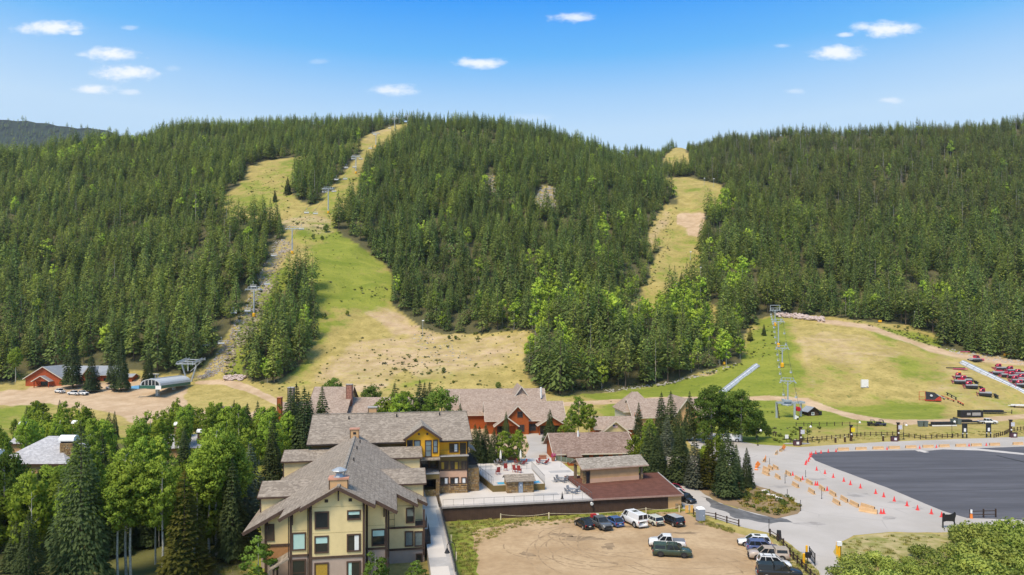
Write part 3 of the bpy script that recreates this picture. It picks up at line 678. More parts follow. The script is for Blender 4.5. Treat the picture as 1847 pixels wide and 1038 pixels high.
# the trees that show largest become objects of their own, at most ~285 of a kind; the rest is one mass
near = np.zeros(n, bool); size = scl * 16 / ty
for ti, lim in ((0, 200), (1, 270), (2, 150), (3, 60), (4, 25)):
    ks = np.nonzero((typ == ti) & (tu > -20) & (tu < 1870))[0]; ks = ks[np.argsort(-size[ks])][:lim]; near[ks] = True
def region(u, v):
    if u < 435: return 'behind the red lodge' if u < 220 and v > 640 else 'behind the left lift terminal' if v > 640 else 'above the red lodge' if u < 230 else 'above the left lift terminal'
    if inpoly([u], [v], STRIP)[0]: return 'in the chairlift strip'
    if u < 720: return 'beside the upper left run'
    if u < 960: return 'at the bare slope top' if v > 540 else 'on the middle hill'
    if u < 1345: return ('left' if u < 1120 else 'right') + (' in the mixed wood' if v > 620 else ' below the right run')
    return 'above the boulder row' if u < 1500 else 'right of the boulder row' if u < 1660 else 'above the snow groomers'
NAMES = ['spruce_tree', 'pine_tree', 'aspen_tree', 'dead_tree', 'rusty_pine']; CATS = ['spruce', 'pine', 'aspen', 'dead tree', 'dying pine']
LOOK = [['narrow dark spruce', 'tall dark spruce', 'broad dark spruce', 'towering dark spruce'], ['short yellowish pine', 'tall yellowish pine', 'bushy yellowish pine', 'towering yellowish pine'], ['small bright aspen', 'tall bright aspen', 'rounded bright aspen', 'towering bright aspen'], ['short grey dead pine', 'grey leafless pine', 'tall grey dead pine', 'towering grey pine'], ['rust brown dying pine'] * 4]
split = {}
def crown_trunk(me):
    """separate a one-mesh tree prototype into its crown and its trunk"""
    if me.name in split: return split[me.name]
    nq = sum(1 for p in me.polygons if p.material_index == 0); out = []
    mi = np.zeros(len(me.polygons), np.int32); me.polygons.foreach_get('material_index', mi)
    co = np.zeros(len(me.vertices)*3); me.vertices.foreach_get('co', co); co = co.reshape(-1, 3)
    nor = np.array([c.vector[:] for c in me.corner_normals])
    m1 = bpy.data.meshes.new('crown'); m1.from_pydata(co[:4*nq].tolist(), [], [tuple(range(4*i, 4*i+4)) for i in range(nq)]); m1.materials.append(me.materials[0])
    m1.polygons.foreach_set('use_smooth', np.ones(nq, bool)); m1.normals_split_custom_set([tuple(x) for x in nor[:4*nq]])
    m2 = bpy.data.meshes.new('trunk'); m2.from_pydata(co[4*nq:].tolist(), [], [tuple(v - 4*nq for v in p.vertices) for p in me.polygons if p.material_index]); m2.materials.append(me.materials[1])
    split[me.name] = (m1, m2); return split[me.name]
def plant(name, label, cat, me, loc, s, rz, group, tint_v=.0):
    t = thing(name, label, cat, loc, rz, group); t.scale = (s, s, s)
    c, k = crown_trunk(me); o = mk('crown', c, t); o['tint'] = float(tint_v); mk('trunk', k, t); return t
for i in np.nonzero(near)[0]:
    ti = int(typ[i]); a = int(np.digitize(scl[i], [.95, 1.15, 1.38])); reg = region(tu[i], tv_[i])
    plant(NAMES[ti], LOOK[ti][a] + ' ' + reg, CATS[ti], protos[kind[i]].data, (tx[i], ty[i], tz[i]), scl[i], rotz[i], CATS[ti] + 's ' + reg, tint[i])
far = ~near
# distant wood on the far ridge, same mass
hu = RNG.uniform(-80, 330, 2600); hf = RNG.uniform(.30, 1.0, 2600); HV = np.array(HILL.v).reshape(-1, 4, 3)
def hill_pts(hu, hf):
    us = np.linspace(-700, 560, 70); i = np.clip(np.searchsorted(us, hu)-1, 0, 68); t = (hu-us[i])/(us[i+1]-us[i]); out = []
    row = np.interp(hf, [0, .55, 1.0], [0, 1, 2]); j = np.clip(row.astype(int), 0, 1); s = row-j
    A = HV[i, j]*(1-s)[:, None] + HV[i, j+1]*s[:, None]; B = HV[i+1, j]*(1-s)[:, None] + HV[i+1, j+1]*s[:, None]
    return A*(1-t)[:, None] + B*t[:, None]
HP = hill_pts(hu, hf)
pts = np.concatenate([np.stack([tx, ty, tz-.2], 1)[far], HP]); nf = len(pts)
kk = np.concatenate([kind[far], RNG.integers(0, 11, len(HP))]); ss = np.concatenate([scl[far], RNG.uniform(1.0, 1.9, len(HP))]); rr = np.concatenate([rotz[far], RNG.uniform(0, 6, len(HP))]); tt = np.concatenate([tint[far], np.full(len(HP), .05)])
me = bpy.data.meshes.new('forest'); me.vertices.add(nf); me.vertices.foreach_set('co', pts.reshape(-1).astype(np.float32))
for nm, ty_, arr in (('idx', 'INT', kk), ('scl', 'FLOAT', ss), ('rotz', 'FLOAT', rr), ('tint', 'FLOAT', tt)):
    at = me.attributes.new(nm, ty_, 'POINT'); at.data.foreach_set('value', arr.astype(np.int32 if ty_ == 'INT' else np.float32))
fo = tag(mk('forest', me), kind='stuff')
ng = bpy.data.node_groups.new('forest_scatter', 'GeometryNodeTree'); ng.interface.new_socket('Geometry', in_out='INPUT', socket_type='NodeSocketGeometry'); ng.interface.new_socket('Geometry', in_out='OUTPUT', socket_type='NodeSocketGeometry')
N_ = ng.nodes; L_ = ng.links; gi = N_.new('NodeGroupInput'); go = N_.new('NodeGroupOutput'); ip = N_.new('GeometryNodeInstanceOnPoints'); ci = N_.new('GeometryNodeCollectionInfo')
ci.inputs['Collection'].default_value = PCOL; ci.inputs['Separate Children'].default_value = True; ci.inputs['Reset Children'].default_value = True
def named(nm, dt):
    q = N_.new('GeometryNodeInputNamedAttribute'); q.data_type = dt; q.inputs['Name'].default_value = nm; return q.outputs['Attribute']
cx = N_.new('ShaderNodeCombineXYZ'); L_.new(named('rotz', 'FLOAT'), cx.inputs[2])
L_.new(gi.outputs[0], ip.inputs['Points']); L_.new(ci.outputs[0], ip.inputs['Instance']); ip.inputs['Pick Instance'].default_value = True
L_.new(named('idx', 'INT'), ip.inputs['Instance Index']); L_.new(cx.outputs[0], ip.inputs['Rotation']); L_.new(named('scl', 'FLOAT'), ip.inputs['Scale'])
L_.new(ip.outputs[0], go.inputs[0]); md = fo.modifiers.new('scatter', 'NODES'); md.node_group = ng
# ------------------------------------------------------------------ building helpers
def LB(u, v, b):
    """(a, z) where photo pixel meets the facade plane b of the resort frame"""
    k = (u-CX)/F; d = (b + LO.x*EY.x + LO.y*EY.y) / (k*EY.x + EY.y); p = W3(u, v, d); q = p - LO
    return q.x*EX.x + q.y*EX.y, p.z
GL_DARK = glass('dark_glass', (.020, .024, .028)); GL_BLUE = glass('sky_glass', (.16, .22, .25), .12); GL_CAR = glass('car_glass', (.018, .022, .026), .05)
TRIM = mat('brown_trim', (.085, .055, .042), .8, .15, 2, .2); TRIM2 = mat('dark_trim', (.045, .035, .03), .8, .15, 2, .2)
WHITE = mat('white_paint', (.80, .80, .79), .6, .05, 1, .3); BLACK = mat('black_metal', (.018, .018, .02), .5, .2, 2, .4)
GREYM = mat('galvanised_metal', (.42, .45, .47), .45, .12, 2, .5, metal=.35); BLIND = mat('pale_blind', (.42, .62, .60), .8, .06, 1); CURT = mat('white_curtain', (.72, .74, .74), .8, .06, 3, stretch=(6, 6, 1)); YBLIND = mat('yellow_blind', (.38, .25, .04), .8, .2, 5, stretch=(1, 1, 4))
YEL = mat('pale_yellow_siding', (.71, .58, .315), .85, .06, .8, .2, fine=(.5, .25, .88)); TAU = mat('taupe_siding', (.42, .33, .28), .85, .06, .8, .2, fine=(.6, .25, .88))
GOLD = mat('golden_stucco', (.72, .38, .03), .85, .07, .8, .2); OLI = mat('olive_siding', (.17, .125, .05), .85, .08, .8, .2); PNK = mat('pink_stucco', (.60, .38, .26), .85, .06, .8, .2); TANW = mat('tan_stucco', (.58, .36, .18), .85, .07, .8, .2)
SH_GREY = shingle('grey_shingles', (.215, .18, .145), (.355, .305, .25)); SH_BRN = shingle('brown_shingles', (.20, .135, .105), (.33, .245, .20)); SH_TAN = shingle('pinkish_shingles', (.29, .22, .175), (.43, .345, .285)); SH_SLATE = shingle('slate_shingles', (.23, .20, .165), (.38, .34, .29))
CONC = mat('pale_concrete', (.56, .52, .475), .85, .07, .25, .15, fine=(2.0, .2, .85)); CONC2 = mat('grey_pavers', (.40, .385, .37), .85, .1, .6, .15, fine=(4, .3, .85)); COPPER = mat('copper_flashing', (.55, .27, .18), .5, .2, 1, .4)
def stone_mat():
    m = bpy.data.materials.new('ochre_stone'); m.use_nodes = True; t = NT(m.node_tree); b = t.n['Principled BSDF']
    oi = t.node('ShaderNodeNewGeometry').outputs['Random Per Island']; P = t.node('ShaderNodeTexCoord').outputs['Object']
    col = t.ramp(oi, [(0, (.30, .17, .06)), (.3, (.42, .27, .10)), (.55, (.20, .12, .055)), (.75, (.48, .33, .15)), (1, (.33, .25, .17))]); col = t.mix(t.math('MULTIPLY', t.noise(P, 3, 3), .4), col, (.14, .09, .05, 1))
    t.put(b.inputs['Base Color'], col); b.inputs['Roughness'].default_value = .9; return m
STONE = stone_mat(); MORTAR = mat('mortar', (.20, .15, .10), .95)
def stones(parent, o, r, n, x0, x1, z0, z1, seed=1, sz=.42):
    """irregular stone veneer standing proud of a wall, one stuff part"""
    g = random.Random(seed); m = MB(); o, r, n = Vector(o), Vector(r), Vector(n); z = z0
    while z < z1 - .05:
        hh = min(z1-z, sz*g.uniform(.55, 1.0)); x = x0
        while x < x1 - .05:
            w = min(x1-x, sz*g.uniform(.6, 1.7)); d = g.uniform(.05, .12)
            q = [(x+.02+g.uniform(0,.04), z+.02+g.uniform(0,.04)), (x+w-.02-g.uniform(0,.04), z+.02+g.uniform(0,.03)), (x+w-.02-g.uniform(0,.05), z+hh-.02-g.uniform(0,.03)), (x+.02+g.uniform(0,.05), z+hh-.02-g.uniform(0,.04))]
            m.prism([o + r*a + Vector((0,0,c)) + n*.002 for a, c in q], n*d); x += w
        z += hh
    return tag(m.build('stone_veneer', STONE, parent), kind='stuff')
R_, N_F = Vector((1, 0, 0)), Vector((0, -1, 0))
def win(parent, o, x0, x1, z0, z1, r=R_, n=N_F, fr=.16, mull=(), trans=(), gl=None, frame=None, blind=None, bz=.5, name='window', bx=None):
    """window: trim frame standing proud (part) with pane (sub-part) and, if seen, a blind (sub-part)"""
    o, r, n = Vector(o), Vector(r), Vector(n); m = MB(); Z = Vector((0,0,1))
    def bar(a0, a1, c0, c1, dep=.09): m.obox(o + r*((a0+a1)/2) + Z*((c0+c1)/2) + n*(dep/2-.01), r, n, Z, (a1-a0)/2, dep/2+.01, (c1-c0)/2)
    bar(x0-fr*.4, x1+fr*.4, z1-fr*.6, z1+fr*.5, .10); bar(x0-fr*.4, x1+fr*.4, z0-fr*.5, z0+fr*.6, .12); bar(x0-fr*.4, x0+fr*.6, z0+fr*.6, z1-fr*.6); bar(x1-fr*.6, x1+fr*.4, z0+fr*.6, z1-fr*.6)
    for k in mull: bar(x0+(x1-x0)*k-fr*.22, x0+(x1-x0)*k+fr*.22, z0+fr*.6, z1-fr*.6, .06)
    for k in trans: bar(x0+fr*.6, x1-fr*.6, z0+(z1-z0)*k-fr*.22, z0+(z1-z0)*k+fr*.22, .055)
    w = m.build(name, frame or TRIM, parent); p = MB()
    p.obox(o + r*((x0+x1)/2) + Z*((z0+z1)/2) + n*.015, r, n, Z, (x1-x0)/2-fr*.5, .012, (z1-z0)/2-fr*.5); p.build('pane', gl or GL_DARK, w)
    if blind:
        q = MB(); za = z1-fr*.6-(z1-z0-fr*1.2)*bz; xa, xb = (x0+fr*.62, x1-fr*.62) if bx is None else (x0+(x1-x0)*bx[0], x0+(x1-x0)*bx[1])
        q.obox(o + r*((xa+xb)/2) + Z*((za+z1-fr*.6)/2) + n*.032, r, n, Z, (xb-xa)/2, .004, (z1-fr*.6-za)/2); q.build('blind', blind, w)
    return w
def beam(m, p0, p1, w, h):
    p0, p1 = Vector(p0), Vector(p1); d = p1-p0; L = d.length; d.normalize(); s = Vector((-d.y, d.x, 0)); s = s.normalized() if s.length > 1e-4 else Vector((1, 0, 0)); up = d.cross(s)
    if up.z < 0: up = -up
    m.obox((p0+p1)/2, d, s, up, L/2, w/2, h/2); return m
def railing(parent, pts, h=1.05, step=1.6, m=None, name='railing', bars=True, r=.03):
    b = MB(); P = [Vector(p) for p in pts]; U = Vector((0, 0, h))
    for p, q in zip(P, P[1:]):
        b.tube(p+U, q+U, r, 4); b.tube(p+U*.12, q+U*.12, r*.7, 4); k = max(1, round((q-p).length/step))
        for i in range(k+1): x = p.lerp(q, i/k); b.tube(x, x+U, r, 4)
        if bars:
            kk = int((q-p).length/.4)
            for i in range(kk): x = p.lerp(q, (i+.5)/kk); b.tube(x+U*.12, x+U, r*.3, 3, cap=False)
    return b.build(name, m or BLACK, parent)

# ------------------------------------------------------------------ foreground condominium wing
cb = thing('condo_building', 'pale yellow condominium building with brown trim and large grey shingle roof in the foreground', 'building', LO, AX)
SL, Z0 = .55, 13.8
def rz(a): return Z0 - SL*abs(a)
# wall volumes
def wallpoly(m, a0, a1, b0, b1, zb, drop=.38):
    ks = sorted({a0, a1, *( [0.0] if a0 < 0 < a1 else [])}); pts = [(a0, b0, zb), (a1, b0, zb)] + [(k, b0, rz(k)-drop) for k in reversed(ks)]
    m.prism(pts, (0, b1-b0, 0))
up, low = MB(), MB()
wallpoly(up, -3.4, 3.1, 0, 12, 5.1); wallpoly(up, -5.9, -3.4, 1.3, 12, 5.1); wallpoly(up, 3.1, 5.8, 2.4, 12, 5.1); wallpoly(up, -9.6, -5.9, 6.0, 13, 5.1); wallpoly(up, 5.8, 9.6, 11.5, 40, 5.1); wallpoly(up, 9.6, 10.8, 14.8, 40, 2.0); wallpoly(up, -11.2, 5.8, 12.6, 40, 4.0)
low.box(-3.42, 3.12, .02, 11.9, -.5, 5.1); low.box(-5.9, -3.42, 1.32, 11.9, -.5, 5.1); low.box(3.12, 5.8, 2.42, 11.9, -.5, 5.1); low.box(-9.6, -5.9, 6.02, 12.5, -.5, 5.1); low.box(5.8, 10.9, 11.52, 39.9, -.5, 2.0); low.box(-11.2, 5.8, 12.6, 39.9, -.5, 4.0); low.box(5.8, 9.6, 11.53, 14, 2.0, 5.1)
up.build('wall', YEL, cb); o = low.build('wall', TAU, cb); tag(o, 'taupe lower walls')
ry = MB(); ry.box(5.82, 10.95, 11.46, 11.51, 1.95, 5.0); o = ry.build('wall', YEL, cb); tag(o, 'yellow wall of the set back right bay')
ow = MB(); ow.box(-9.55, -5.95, 5.95, 6.0, 3.2, 5.0); o = ow.build('wall', mat('orange_siding', (.42, .22, .10), .85, .1, 2), cb); tag(o, 'orange brown siding under the left bay')
# roof
RT = [(0, -.8), (4.35, -.8), (4.35, 1.6), (7.0, 1.6), (7.0, 10.7), (9.95, 10.7), (9.95, 14.2), (11.4, 14.2), (11.4, 40.35), (2.6, 40.35), (0, 43.6)]
LT = [(0, -.8), (0, 43.6), (-2.6, 40.35), (-12.1, 40.35), (-12.1, 5.2), (-7.05, 5.2), (-7.05, .5), (-4.45, .5), (-4.45, -.8)]
for T in (RT, LT):
    m = MB(); m.prism([(a, b, rz(a)) for a, b in T], (0, 0, -.22)); m.build('roof', SH_GREY, cb)
rc = MB(); beam(rc, (0, -.8, Z0+.03), (0, 43.2, Z0+.03), .36, .10); rc.build('ridge_cap', SH_SLATE, cb)
fa = MB()
for a0, a1, b in ((0, 4.4, -.8), (4.2, 7.05, 1.6), (6.9, 10.0, 10.7), (9.9, 11.45, 14.2), (0, -4.5, -.8), (-4.3, -7.1, .5), (-6.9, -12.15, 5.2)):
    beam(fa, (a0, b-.04, rz(a0)-.24), (a1, b-.04, rz(a1)-.24), .09, .42)
for a, b0, b1 in ((11.42, 14.2, 40.3), (-12.12, 5.2, 40.3), (7.02, 1.6, 10.7), (4.37, -.8, 1.6), (-4.47, -.8, .5), (-7.07, .5, 5.2)): beam(fa, (a, b0, rz(a)-.2), (a, b1, rz(a)-.2), .09, .26)
fa.build('fascia', TRIM, cb)
# trim boards, belts and brackets
tb = MB()
def vboard(a, b, z0, z1, w=.28): tb.box(a-w/2, a+w/2, b-.06, b+.03, z0, z1)
for a, b in ((-3.28, 0), (2.98, 0), (-5.78, 1.3), (5.68, 2.4), (-9.48, 6.0), (10.82, 11.45)): vboard(a, b, 1.0, rz(a)-.45 if abs(a) < 10 else 7.4)
vboard(-3.55, 1.3, 1, 11.4, .2); vboard(3.25, 2.4, 1, 11.5, .2); vboard(5.95, 11.45, 1, 10, .2)
for a0, a1, b, z in ((-3.42, 3.12, 0, 5.1), (-5.92, -3.4, 1.3, 5.1), (3.1, 5.82, 2.4, 5.1), (-9.62, -5.9, 5.94, 5.1), (5.8, 11.0, 11.44, 1.95), (5.8, 11.0, 11.44, 4.98)): tb.box(a0, a1, b-.08, b+.02, z-.14, z+.14)
tb.build('trim', TRIM, cb)
br = MB()
for a, b, L in ((-.0, -.5, 1.3), (-3.2, -.35, 1.2), (2.95, -.35, 1.2), (-5.55, .95, 1.3), (5.4, 2.05, 1.2), (-9.2, 5.6, 1.1), (9.35, 11.1, 1.0)):
    z = rz(a)-.5; br.box(a-.09, a+.09, b-.1, b+.1, z-L, z); beam(br, (a, b+.35, z-L*.9), (a, b-.25, z-.15), .12, .12)
br.build('bracket', TRIM2, cb)
vt = MB()
for a in (-1.45, 1.38): vt.box(a-.2, a+.2, -.05, .02, 11.75, 12.12)
vt.build('gable_vent', TRIM2, cb)
for a0, a1, b, z in ((-3.1, 2.85, 0, 8.05), (-3.1, 2.85, 0, 11.2), (-5.6, -3.7, 1.3, 8.15), (3.4, 5.5, 2.4, 8.0), (6.1, 9.4, 11.46, 8.0)): MB().box(a0, a1, b-.012, b+.01, z-.035, z+.035).build('siding_joint', mat('joint_yellow', (.48, .39, .20), .9), cb)  # thin strips in a slightly darker yellow mark the siding joints
def pxwin(parent, u0, u1, v0, v1, b, **kw):
    a0, z1 = LB(u0, v0, b); a1, _ = LB(u1, v0, b); _, z0 = LB((u0+u1)/2, v1, b); return win(parent, (0, b, 0), a0, a1, z0, z1, **kw)
pxwin(cb, 568.5, 592.5, 924.5, 953.5, 0); pxwin(cb, 627, 650, 922, 937, 0, blind=BLIND, bz=.45); pxwin(cb, 568, 592, 968.5, 997, 0, blind=BLIND, bz=.42); pxwin(cb, 626.5, 650, 965, 994, 0, blind=CURT, bz=1, bx=(.55, .88))
pxwin(cb, 568, 592, 1017, 1046, 0, blind=YBLIND, bz=1); pxwin(cb, 626, 649.5, 1014, 1044, 0, blind=BLIND, bz=1, bx=(.12, .35))
pxwin(cb, 527.5, 551, 962.5, 992, 1.3, blind=BLIND, bz=1); pxwin(cb, 527, 551, 1011, 1046, 1.3, trans=(.35,)); pxwin(cb, 671, 694.5, 956, 984, 2.4, blind=BLIND, bz=.4)
pxwin(cb, 478.5, 494, 947, 974.5, 6.0, blind=mat('brown_blind', (.10, .075, .05), .9), bz=1); pxwin(cb, 733, 747, 917.5, 943, 11.45, blind=mat('grey_blind', (.16, .19, .18), .9), bz=.55)
for u0, u1 in ((731, 745), (748, 762.5)): pxwin(cb, u0, u1, 959.5, 985, 11.45, blind=MATS['grey_blind'], bz=1)
pxwin(cb, 751, 761, 1000, 1012, 11.45)
# downpipes
dp = MB()
for a, b, z in ((-3.75, 1.15, 11.2), (5.98, 2.3, 10.1), (3.35, 2.25, 11.4), (-6.05, 1.4, 9.9)): dp.tube((a, b, .2), (a, b, z), .06, 6)
dp.build('downpipe', TRIM2, cb)
# chimneys
def chimney(parent, a0, a1, b0, b1, z0, z1, m=None, cap='copper', name='chimney'):
    k = MB(); k.box(a0, a1, b0, b1, z0, z1); c = k.build(name, m or TANW, parent)
    k = MB(); k.box(a0-.12, a1+.12, b0-.12, b1+.12, z1, z1+.22); k.build('chimney_cap', COPPER if cap == 'copper' else CONC2, c)
    k = MB()
    for x in (a0, a1): k.box(x-.05, x+.05, b0-.05, b0+.05, z0, z1); 
    k.build('corner_trim', TRIM, c); return c
c1 = chimney(cb, -1.15, 1.05, .4, 2.0, 12.4, 14.35)
k = MB(); k.lathe([(.75, 14.57), (.55, 14.6), (.35, 15.0), (.5, 15.1), (.95, 15.35), (.9, 15.42), (.3, 15.7), (.08, 15.75)], 8, (0, 1.2, 0)); k.build('metal_cowl', GREYM, c1)
c2 = chimney(cb, -.75, .75, 38.2, 39.4, 13.0, 14.9); k = MB(); k.box(-.25, .25, 38.15, 38.2, 14.1, 14.5); k.build('vent_opening', BLACK, c2)
# side dormers
def dormer(sg, be, br_, ze, zr, ae):
    m = MB(); b2 = 2*br_-be; ar, ar2 = (Z0-zr)/SL-.1, (Z0-ze)/SL-.1
    m.prism([(sg*ar, br_, zr), (sg*ae, br_, zr), (sg*ae, be, ze), (sg*ar2, be, ze)], (0, 0, -.2)); m.prism([(sg*ar, br_, zr-.002), (sg*ae, br_, zr-.002), (sg*ae, b2, ze), (sg*ar2, b2, ze)], (0, 0, -.2))
    d = m.build('dormer', SH_GREY, cb); w = MB(); e = ae-.35
    w.prism([(sg*(ar2+.2), be+.45, ze-.22), (sg*e, be+.45, rz(e)-.1), (sg*e, be+.45, ze-.22)], (0, b2-be-.9, 0)); w.prism([(sg*(e-.3), be+.45, ze-.25), (sg*(e-.3), b2-.45, ze-.25), (sg*(e-.3), br_, zr-.25)], (sg*.3, 0, 0)); w.build('dormer_wall', YEL, d)
    f = MB(); beam(f, (sg*ar2, be-.03, ze-.1), (sg*ae, be-.03, ze-.1), .07, .24); beam(f, (sg*(ae+.03), be, ze-.1), (sg*(ae+.03), br_, zr-.1), .07, .24); beam(f, (sg*(e), be+.43, ze-.3), (sg*e, be+.43, rz(e)), .14, .1); f.build('dormer_fascia', TRIM, d)
dormer(1, 17.2, 21.3, 9.75, 11.25, 11.45); dormer(1, 35.2, 38.9, 10.25, 11.6, 11.7); dormer(-1, 12.6, 16.6, 9.7, 11.1, 11.7); dormer(-1, 36.0, 40.2, 10.1, 11.4, 12.1)
vp = MB()
for u, a in ((642, .74), (636, .73), (646, .6)): pass
for a, b in ((.9, 27.5), (.9, 17.7), (1.1, 34.5)): vp.tube((a, b, rz(a)-.1), (a, b, rz(a)+.5), .1, 6)
vp.build('vent_pipe', BLACK, cb)
# balcony at the right corner and small porch roof at the left bay
bl = MB(); bl.box(9.65, 11.3, 11.6, 14.6, 4.75, 4.95); bl.build('balcony_floor', TRIM, cb); railing(cb, [(9.7, 11.62, 4.95), (11.25, 11.62, 4.95), (11.25, 14.5, 4.95)], 1.0, 1.0, name='balcony_railing')
bl = MB(); bl.box(11.0, 11.9, 13.5, 20, 1.9, 2.1); bl.build('balcony_floor', TRIM, cb); railing(cb, [(11.0, 13.55, 2.1), (11.85, 13.55, 2.1), (11.85, 20, 2.1)], 1.0, 1.0, name='balcony_railing')
pr = MB(); pr.prism([(-8.3, 1.0, 3.6), (-5.95, 1.0, 4.9), (-5.95, 4.6, 4.9), (-8.3, 4.6, 3.6)], (0, 0, -.18)); pr.build('porch_roof', SH_GREY, cb)
pp = MB(); pp.box(-7.9, -7.7, 1.3, 1.5, 0, 3.6); pp.box(-7.9, -7.7, 4.2, 4.4, 0, 3.6); pp.build('porch_post', TRIM, cb); fd = MB(); fd.box(-7.6, -6.2, 1.3, 4.5, 1.4, 1.6); fd.build('porch_floor', CONC2, cb); railing(cb, [(-8.6, 1.2, 1.6), (-8.6, 4.5, 1.6)], 1.0, 1.0, name='porch_railing', m=GREYM)
pg = MB(); pg.box(5.95, 6.05, 4.2, 5.0, 4.9, 7.0); 
gt = MB(); 
for z in (5.3, 6.2, 7.1): gt.tube((5.9, 11.3, z), (6.75, 11.3, z), .03, 4)
for a in (5.9, 6.75): gt.tube((a, 11.3, 4.9), (a, 11.3, 7.1), .03, 4)
gt.build('trellis', BLACK, cb)

# ------------------------------------------------------------------ rear condominium wing
rb = thing('condo_building', 'long grey roofed condominium block with golden, olive and pink storeys over a stone base', 'building', LO, AX)
B0, ZD = 40.5, 2.5
m = MB(); m.box(-7.6, 11.2, B0+.2, 58.4, ZD-3, 12.1); m.prism([(-7.6, B0+.2, 12.1), (-7.6, 58.4, 12.1), (-7.6, 49.5, 15.9)], (27.8, 0, 0)); m.box(11.2, 14.9, B0+2.2, 58.4, ZD-3, 12.1); o = m.build('wall', OLI, rb)
for z0, z1, mm, lb in ((ZD-3, 4.2, MORTAR, 'stone wall base'), (4.2, 6.75, PNK, 'pink ground storey wall'), (6.75, 9.6, OLI, 'olive middle storey wall'), (9.6, 12.12, GOLD, 'golden top storey wall')):
    m = MB(); m.box(14.9, 20.25, B0, 58.4, z0, z1); tag(m.build('wall', mm, rb), lb)
stones(rb, (0, B0, 0), R_, N_F, 14.9, 20.3, ZD, 4.2, 3); stones(rb, (20.25, B0, 0), (0, 1, 0), (1, 0, 0), 0, 4, ZD, 4.2, 4)
m = MB(); m.box(14.85, 20.3, B0-.08, B0, 6.65, 6.82); m.box(14.85, 20.3, B0-.08, B0, 4.15, 4.3); m.box(20.1, 20.32, B0-.09, B0+.1, ZD, 12.1); m.box(14.85, 15.05, B0-.09, B0+.1, 4.2, 9.6); m.build('trim', TRIM2, rb)
# main roof
for T in ([(-8.3, 39.6, 12.3), (20.95, 39.6, 12.3), (20.95, 49.5, 16.4), (-8.3, 49.5, 16.4)], [(-8.3, 59.4, 12.3), (20.95, 59.4, 12.3), (20.95, 49.5, 16.398), (-8.3, 49.5, 16.398)]):
    MB().prism(T, (0, 0, -.22)).build('roof', SH_GREY, rb)
f = MB(); beam(f, (-8.3, 39.56, 12.17), (8.9, 39.56, 12.17), .08, .28); beam(f, (15.1, 39.56, 12.17), (20.95, 39.56, 12.17), .08, .28); beam(f, (20.99, 39.6, 12.15), (20.99, 49.5, 16.25), .08, .34); beam(f, (-8.34, 39.6, 12.15), (-8.34, 49.5, 16.25), .08, .34); f.build('fascia', TRIM2, rb)
rc = MB(); beam(rc, (-8.3, 49.5, 16.43), (20.95, 49.5, 16.43), .36, .1); rc.build('ridge_cap', SH_SLATE, rb)
vp = MB()
for a, b in ((-1.5, 47.5), (7.4, 48), (15.6, 48.2)): z = 12.3+(b-39.6)*.414; vp.box(a-.12, a+.12, b-.12, b+.12, z-.1, z+.55)
vp.build('vent_pipe', BLACK, rb); chimney(rb, 2.0, 3.6, 50.2, 51.4, 15.5, 17.3, cap='stone')
# golden gabled bay
bz0 = 9.6; m = MB(); m.prism([(9.0, 39.0, bz0), (14.9, 39.0, bz0), (14.9, 39.0, 12.75), (11.9, 39.0, 14.85), (9.0, 39.0, 12.75)], (0, 4.5, 0)); by = m.build('bay', GOLD, rb)
for sg in (1, -1):
    MB().prism([(11.9, 38.3, 15.35), (11.9+sg*3.35, 38.3, 13.0), (11.9+sg*3.35, 42.5, 13.0), (11.9, 47.0, 15.35)], (0, 0, -.2)).build('bay_roof', SH_SLATE, by)
f = MB()
for sg in (1, -1): beam(f, (11.9, 38.26, 15.18), (11.9+sg*3.4, 38.26, 12.8), .08, .36)
f.build('bay_fascia', TRIM, by); f = MB()
for a in (11.25, 12.75): f.box(a-.17, a+.17, 38.93, 39.02, 13.55, 13.9)
f.build('gable_vent', TRIM, by)
pxwin(rb, 767, 778, 795, 824, 39.0, trans=(.36, .68), gl=GL_BLUE); pxwin(rb, 781.2, 789.2, 794.3, 816.7, 39.0, trans=(.5,), gl=GL_BLUE); pxwin(rb, 747, 758, 795, 806, 39.0, gl=GL_BLUE); pxwin(rb, 734.6, 744, 795, 806, 39.0)
for v0, v1, bm in ((862, 875.6, CURT), (833, 847.5, YBLIND)):
    for j, (u0, u1) in enumerate(((794.7, 808.6), (812.5, 827), (832.5, 841))): pxwin(rb, u0, u1, v0, v1, B0, mull=() if j == 2 else (.5,), blind=bm if not (bm is YBLIND and j == 2) else MATS['brown_blind'], bz=1, bx=(.55, .9) if j == 0 and bm is CURT else ((.1, .45) if j == 0 else ((.55, .9) if j == 1 else (.2, .8))))
pxwin(rb, 811, 826.6, 801, 815.8, B0, mull=(.5,), blind=CURT, bz=1, bx=(.55, .88)); pxwin(rb, 830, 840, 800, 819, B0, name='balcony_door')
m = MB(); m.box(14.95, 20.3, 39.3, B0, 9.42, 9.6); m.build('balcony_floor', CONC2, rb); railing(rb, [(15.0, 39.4, 9.6), (20.2, 39.4, 9.6), (20.2, B0, 9.6)], 1.05, 1.3, name='balcony_railing')
